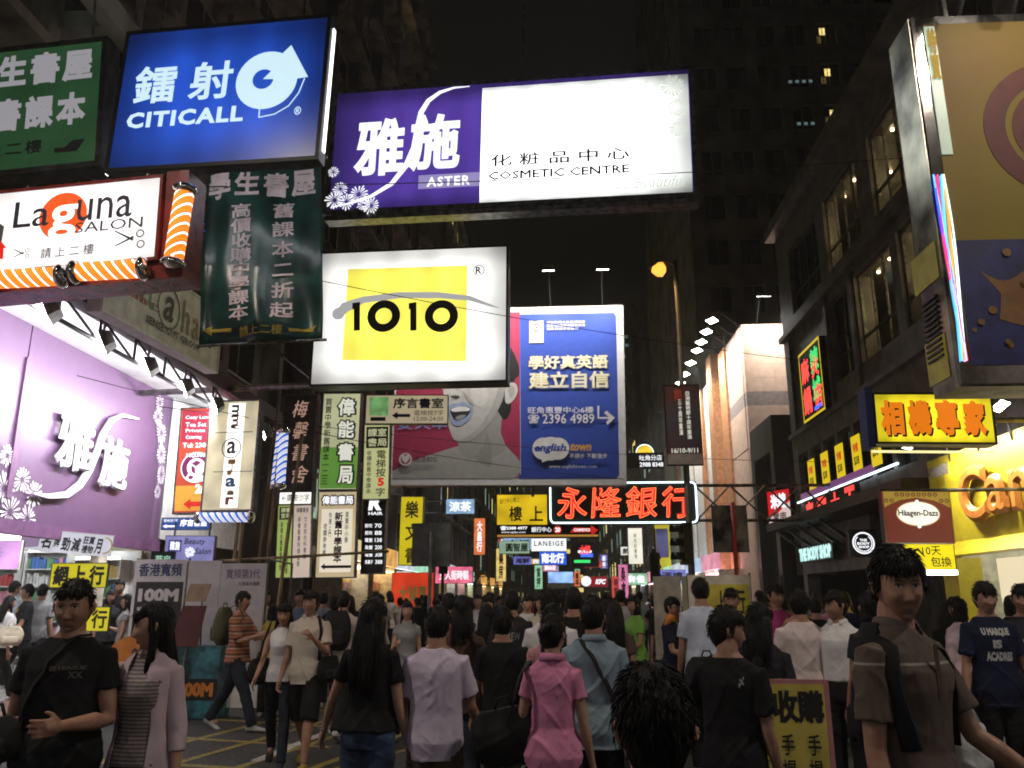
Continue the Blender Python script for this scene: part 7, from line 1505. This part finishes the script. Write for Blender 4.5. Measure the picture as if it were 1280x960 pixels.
wl = to_world(r_, P_, P_['_arms'][1][2]); wr = to_world(r_, P_, P_['_arms'][-1][2])
carrier('shopping_bag', 'white plastic shopping bag with an orange print held by the man in the navy T-shirt', (wl.x + .0, wl.y - .05, wl.z - .58), PLB, .36, .42, pm('orange_bag_print', (.6, .2, .03), .4)); carrier('shopping_bag', 'plain pale shopping bag in the other hand of the man in the navy T-shirt', (wr.x, wr.y, wr.z - .50), PLB, .26, .34)
person('man in a dark T-shirt standing at the right picture edge with folded arms', lat(1278, 7.4), 7.4, -30, dict(seed=53, hem=.82, sleeve=.7, armL=(25, 6, 95, 40), armR=(25, 6, 95, 40)), dict(shirt=C['char'], trousers=BT_), 1.70, True, vox=.011)
person('woman in a pink and white jacket partly hidden behind the man with the lettered T-shirt', lat(1196, 8.6), 8.6, 200, dict(fem=True, seed=55, hair='bob', sleeve=1.8), dict(shirt=cloth('pink_white', (.66, .5, .55)), trousers=BT_), 1.6, vox=.012)
# ---- people of the middle distance: a few builds, each dressed and placed one by one
MID = dict(
 mb=dict(key='mb', seed=61, hem=.82, loose=.018, sleeve=.65, legs=W_S, far=True), mf=dict(key='mf', seed=63, hem=.84, loose=.018, legs=W_S2, sleeve=.7, armL=(15, 8, 50, 10), far=True, vol=1.6),
 wb=dict(key='wb', fem=True, seed=65, hair='long', hair_len=.3, hem=.88, far=True, legs=W_S), wf=dict(key='wf', fem=True, seed=67, hair='long', hair_len=.28, hem=.88, sleeve=.3, far=True, armR=(20, 8, 90, 15), legs=W_S2),
 wo=dict(key='wo', fem=True, seed=69, hair='bob', hem=.84, far=True, armL=(15, 8, 60, 10)), ms=dict(key='ms', seed=71, hem=.82, fat=1.08, loose=.02, sleeve=.7, far=True, armL=(5, 12, 20, 0), vol=1.4),
 mp=dict(key='mp', seed=73, hem=.84, far=True, armL=(30, 10, 120, 30), head=(25, 12, 6), legs=W_S, sleeve=.7), wt=dict(key='wt', fem=True, seed=75, hair='bun', hem=.88, far=True, armR=(40, 12, 80, 5), head=(-40, 0, -5), legs=ST, sleeve=.4),
 mt=dict(key='mt', seed=77, hem=.99, far=True, sleeve=1.9, head=(50, 4, 0), fat=.94, legs=W_S2, vol=1.8), wl=dict(key='wl', fem=True, seed=79, hair='bob', hem=.9, far=True, head=(35, 14, 8), armL=(20, 20, 60, 0), lean=4))
def mid(v, label, px, Y, ang, H, sh, tr=BT_, gz=0, skin=SKIN, **k):
    P = dict(MID[v]); P['ground'] = gz; r_, s_, P_ = person(label, lat(px, Y), Y, ang, P, dict(shirt=C[sh] if isinstance(sh, str) else sh, trousers=tr, skin=skin), H, vox=.0135, **k); return r_, s_, P_
mid('wf', 'woman in a pale grey sleeveless top walking towards the camera, left of the lavender shirt', 510, 10.6, 5, 1.6, 'grey', skin=SKIN2)
mid('wo', 'woman in a bright green dress standing left of the man with the lanyard', 793, 11, -60, 1.62, 'green')
r_, s_, P_ = mid('mb', 'man in a beige T-shirt with a black backpack walking away beyond the couple', 430, 10.4, 178, 1.73, 'beige')
bag('backpack', 'black backpack on the man in the beige T-shirt beyond the couple', 'backpack', to_world(r_, P_, Vector((0, .24, .98))), R(-2), (.34, .2, .46), CB_)
mid('wo', 'small person in a yellow vest behind the woman in the white tank top', 342, 12.2, 160, 1.5, 'yellow')
mid('mf', 'man in a striped blue shirt behind the couple, his head just above the woman', 376, 12.6, -10, 1.77, cloth('dusty_blue', (.18, .22, .32)))
mid('ms', 'man in a pale shirt beside the white booth, right of the plaid shirt', 331, 13.4, 60, 1.72, 'cream')
mid('mb', 'man in a grey shirt at the kerb beneath the bookshop signs', 405, 14.0, 190, 1.75, 'gblue')
mid('mb', 'dark haired man in an orange shirt left of centre below the yellow 樂文書 sign', 561, 9.6, 150, 1.70, 'orange')
mid('wb', 'woman with long hair seen from behind in black, right of the grey board post', 608, 8.8, 180, 1.59, 'black')
mid('ms', 'broad man seen from behind in a dark T-shirt, between the teenager and the tall man', 640, 8.6, 182, 1.66, 'char')
mid('mf', 'young man in a white T-shirt facing the camera, left of the tall man', 659, 12.2, 8, 1.68, 'white', skin=SKIN2)
mid('wf', 'woman with bare arms facing the camera beside the young man in white', 676, 11.6, 0, 1.69, 'cream', skin=SKIN2)
mid('ms', 'man from behind in a black T-shirt, right of the tall man in white', 717, 7.9, 178, 1.68, 'black')
mid('wb', 'woman with long black hair seen from behind, right of the grey blue shirt', 768, 8.1, 176, 1.61, 'brown')
mid('wb', 'long haired woman in a tan top beyond the grey blue shirt', 757, 10.8, 184, 1.62, 'beige')
mid('mb', 'man in a black shirt in the shade between the magenta and the white shirts', 1018, 10.2, 185, 1.66, 'black')
mid('mb', 'man in dark clothes under the lit letter strip at right', 935, 13.2, 170, 1.6, 'char')
mid('wb', 'woman seen from behind in black, just left of the man with the lettered T-shirt', 1180, 9.8, 175, 1.6, 'black')
mid('mb', 'man in a white T-shirt bending at the camera shop counter', 1190, 11.6, 130, 1.66, 'white')
mid('wo', 'customer in dark clothes before the bright camera shop, near the picture edge', 1262, 10.6, 150, 1.62, 'black')
# people at the cosmetics shop
mid('wb', 'woman in a white T-shirt with a cream bag at the far left edge', 12, 12.6, 150, 1.56, 'white', gz=.12)
mid('mf', 'man in a black T-shirt with a yellow chest print looking left in the shop front', 34, 13.4, -50, 1.74, 'black', gz=.12)
mid('mb', 'man in a pale grey T-shirt seen from behind beside the shop shelves', 52, 13.8, 190, 1.76, 'grey', DJ, gz=.12)
mid('ms', 'tall dark haired shopper behind the woman in white at the far left', 16, 14.4, 150, 1.76, 'lblue', gz=.12)
mid('wf', 'woman in a grey top with a hand at her face, left of the 100M panel', 160, 13.2, -70, 1.58, 'grey', gz=.12, skin=SKIN2)
mid('ms', 'man in dark clothes behind the woman with a hand at her face', 148, 14.2, 20, 1.78, 'black', gz=.12)
mid('wo', 'short haired woman beyond the yellow board, right of the man in black', 138, 13.6, 40, 1.6, 'char', gz=.12)
mid('wo', 'shopper in a white blouse inside the cosmetics shop', 85, 15.0, 120, 1.62, 'white', gz=.12)
r_ = bag('shoulder_bag', 'cream shoulder bag of the woman in white at the far left edge', 'bag', (lat(20, 12.4), 12.4, .92), R(30), (.34, .12, .28), C['cream'])
# ---- the packed crowd further up the street
g = random.Random(21)
SHN = ['black', 'char', 'white', 'navy', 'brown', 'grey', 'beige', 'lblue', 'black', 'char', 'red', 'white', 'gblue', 'black', 'pink', 'navy', 'white', 'yellow']
pl = []; tries = 0
while len(pl) < 175 and tries < 9000:
    tries += 1
    Y = 10.5 + 42 * g.random() ** 1.5; x = g.uniform(-5.4, 5.4 if Y > 14 else 4.8)
    if Y < 12.5 and -4.9 < x < -1.9: continue
    if Y < 13.5 and x < -3.6: continue
    if Y > 22 and Y < 60 and x < -4.6: pass
    if any((x - a) ** 2 + (Y - b_) ** 2 < .42 for a, b_ in pl): continue
    if any(abs(x - o.location.x) < .45 and abs(Y - o.location.y) < .6 for o in PEOPLE): continue
    if abs(x - 3.1) < .4 and abs(Y - 20) < .6: continue
    if Y < 13 and 1.2 < x < 2.5 and Y > 9.2: continue
    pl.append((x, Y))
BAND = [(14, 'nearest crowd rows'), (20, 'middle crowd rows'), (30, 'rear crowd rows'), (99, 'farthest crowd')]
KIND = dict(mb='slim man from behind', ms='broad man from behind', wb='long haired woman from behind', mf='man facing the camera', wf='long haired woman facing the camera', wo='short haired woman', mp='man raising one arm', wt='woman with hair pinned up', mt='slim man in long sleeves', wl='short haired woman leaning')
CN = dict(black='black', char='charcoal', white='white', navy='navy', brown='brown', grey='grey', beige='beige', lblue='pale blue', red='red', gblue='grey blue', pink='pink', yellow='ochre')
for x, Y in pl:
    v = g.choice(['mb', 'ms', 'wb', 'wb', 'mf', 'wf', 'wo', 'mp', 'wt', 'mt', 'wl']); ang = {'mf': 0, 'wf': 0}.get(v, 180) + g.uniform(-25, 25); sh = g.choice(SHN)
    bd = [t for d_, t in BAND if Y < d_][0]; side = 'left' if x < -1.5 else 'right' if x > 1.5 else 'middle'
    P = dict(MID[v]); lab = f'{KIND[v]} in {CN[sh]}, {bd}, {side} of road'
    person(lab, x, Y, ang, P, dict(shirt=C[sh], trousers=g.choice([BT_, DJ, JEANS]), skin=g.choice([SKIN, SKIN2])), g.uniform(1.55, 1.76), group=lab.replace('seen ', '')[:70], vox=.0135)

# printed shirts among them
for i, (lab, txt, c_, bk) in enumerate((('man in a black T-shirt with a yellow chest print looking left in the shop front', '★ 88', 'yellow', False), ('broad man seen from behind in a dark T-shirt, between the teenager and the tall man', 'CREW', 'grey', True), ('teenager seen from behind in a black T-shirt and black trousers, right of the brown top', '', 'grey', True), ('young man in a white T-shirt facing the camera, left of the tall man', 'NO.7', 'navy', False), ('man in a beige T-shirt with a black backpack walking away beyond the couple', '', 'navy', True))):
    for o in PEOPLE:
        if o.get('label') == lab and txt:
            sh = [c for c in o.children if c.name.startswith('shirt')][0]; print_on(o, sh, [(txt, 0, 0, 1, 1, .03)], C[c_], 1.26, .18, .08, 0, bk)
# ================================================================== haze volume added for glow around the lights
hz = MB().box(-60, 75, -30, 290, -1.5, 110).build('haze', bpy.data.materials.new('glow_haze'), None, kind='stuff')
hm = hz.data.materials[0]; hm.use_nodes = True; N = hm.node_tree.nodes; N.remove(N['Principled BSDF'])
pv = N.new('ShaderNodeVolumePrincipled'); pv.inputs['Color'].default_value = (.9, .88, .85, 1); pv.inputs['Density'].default_value = .0017; pv.inputs['Anisotropy'].default_value = .3
hm.node_tree.links.new(pv.outputs[0], N['Material Output'].inputs['Volume'])
tag(hz, 'thin haze over the whole street, added for glow around lights', 'haze')
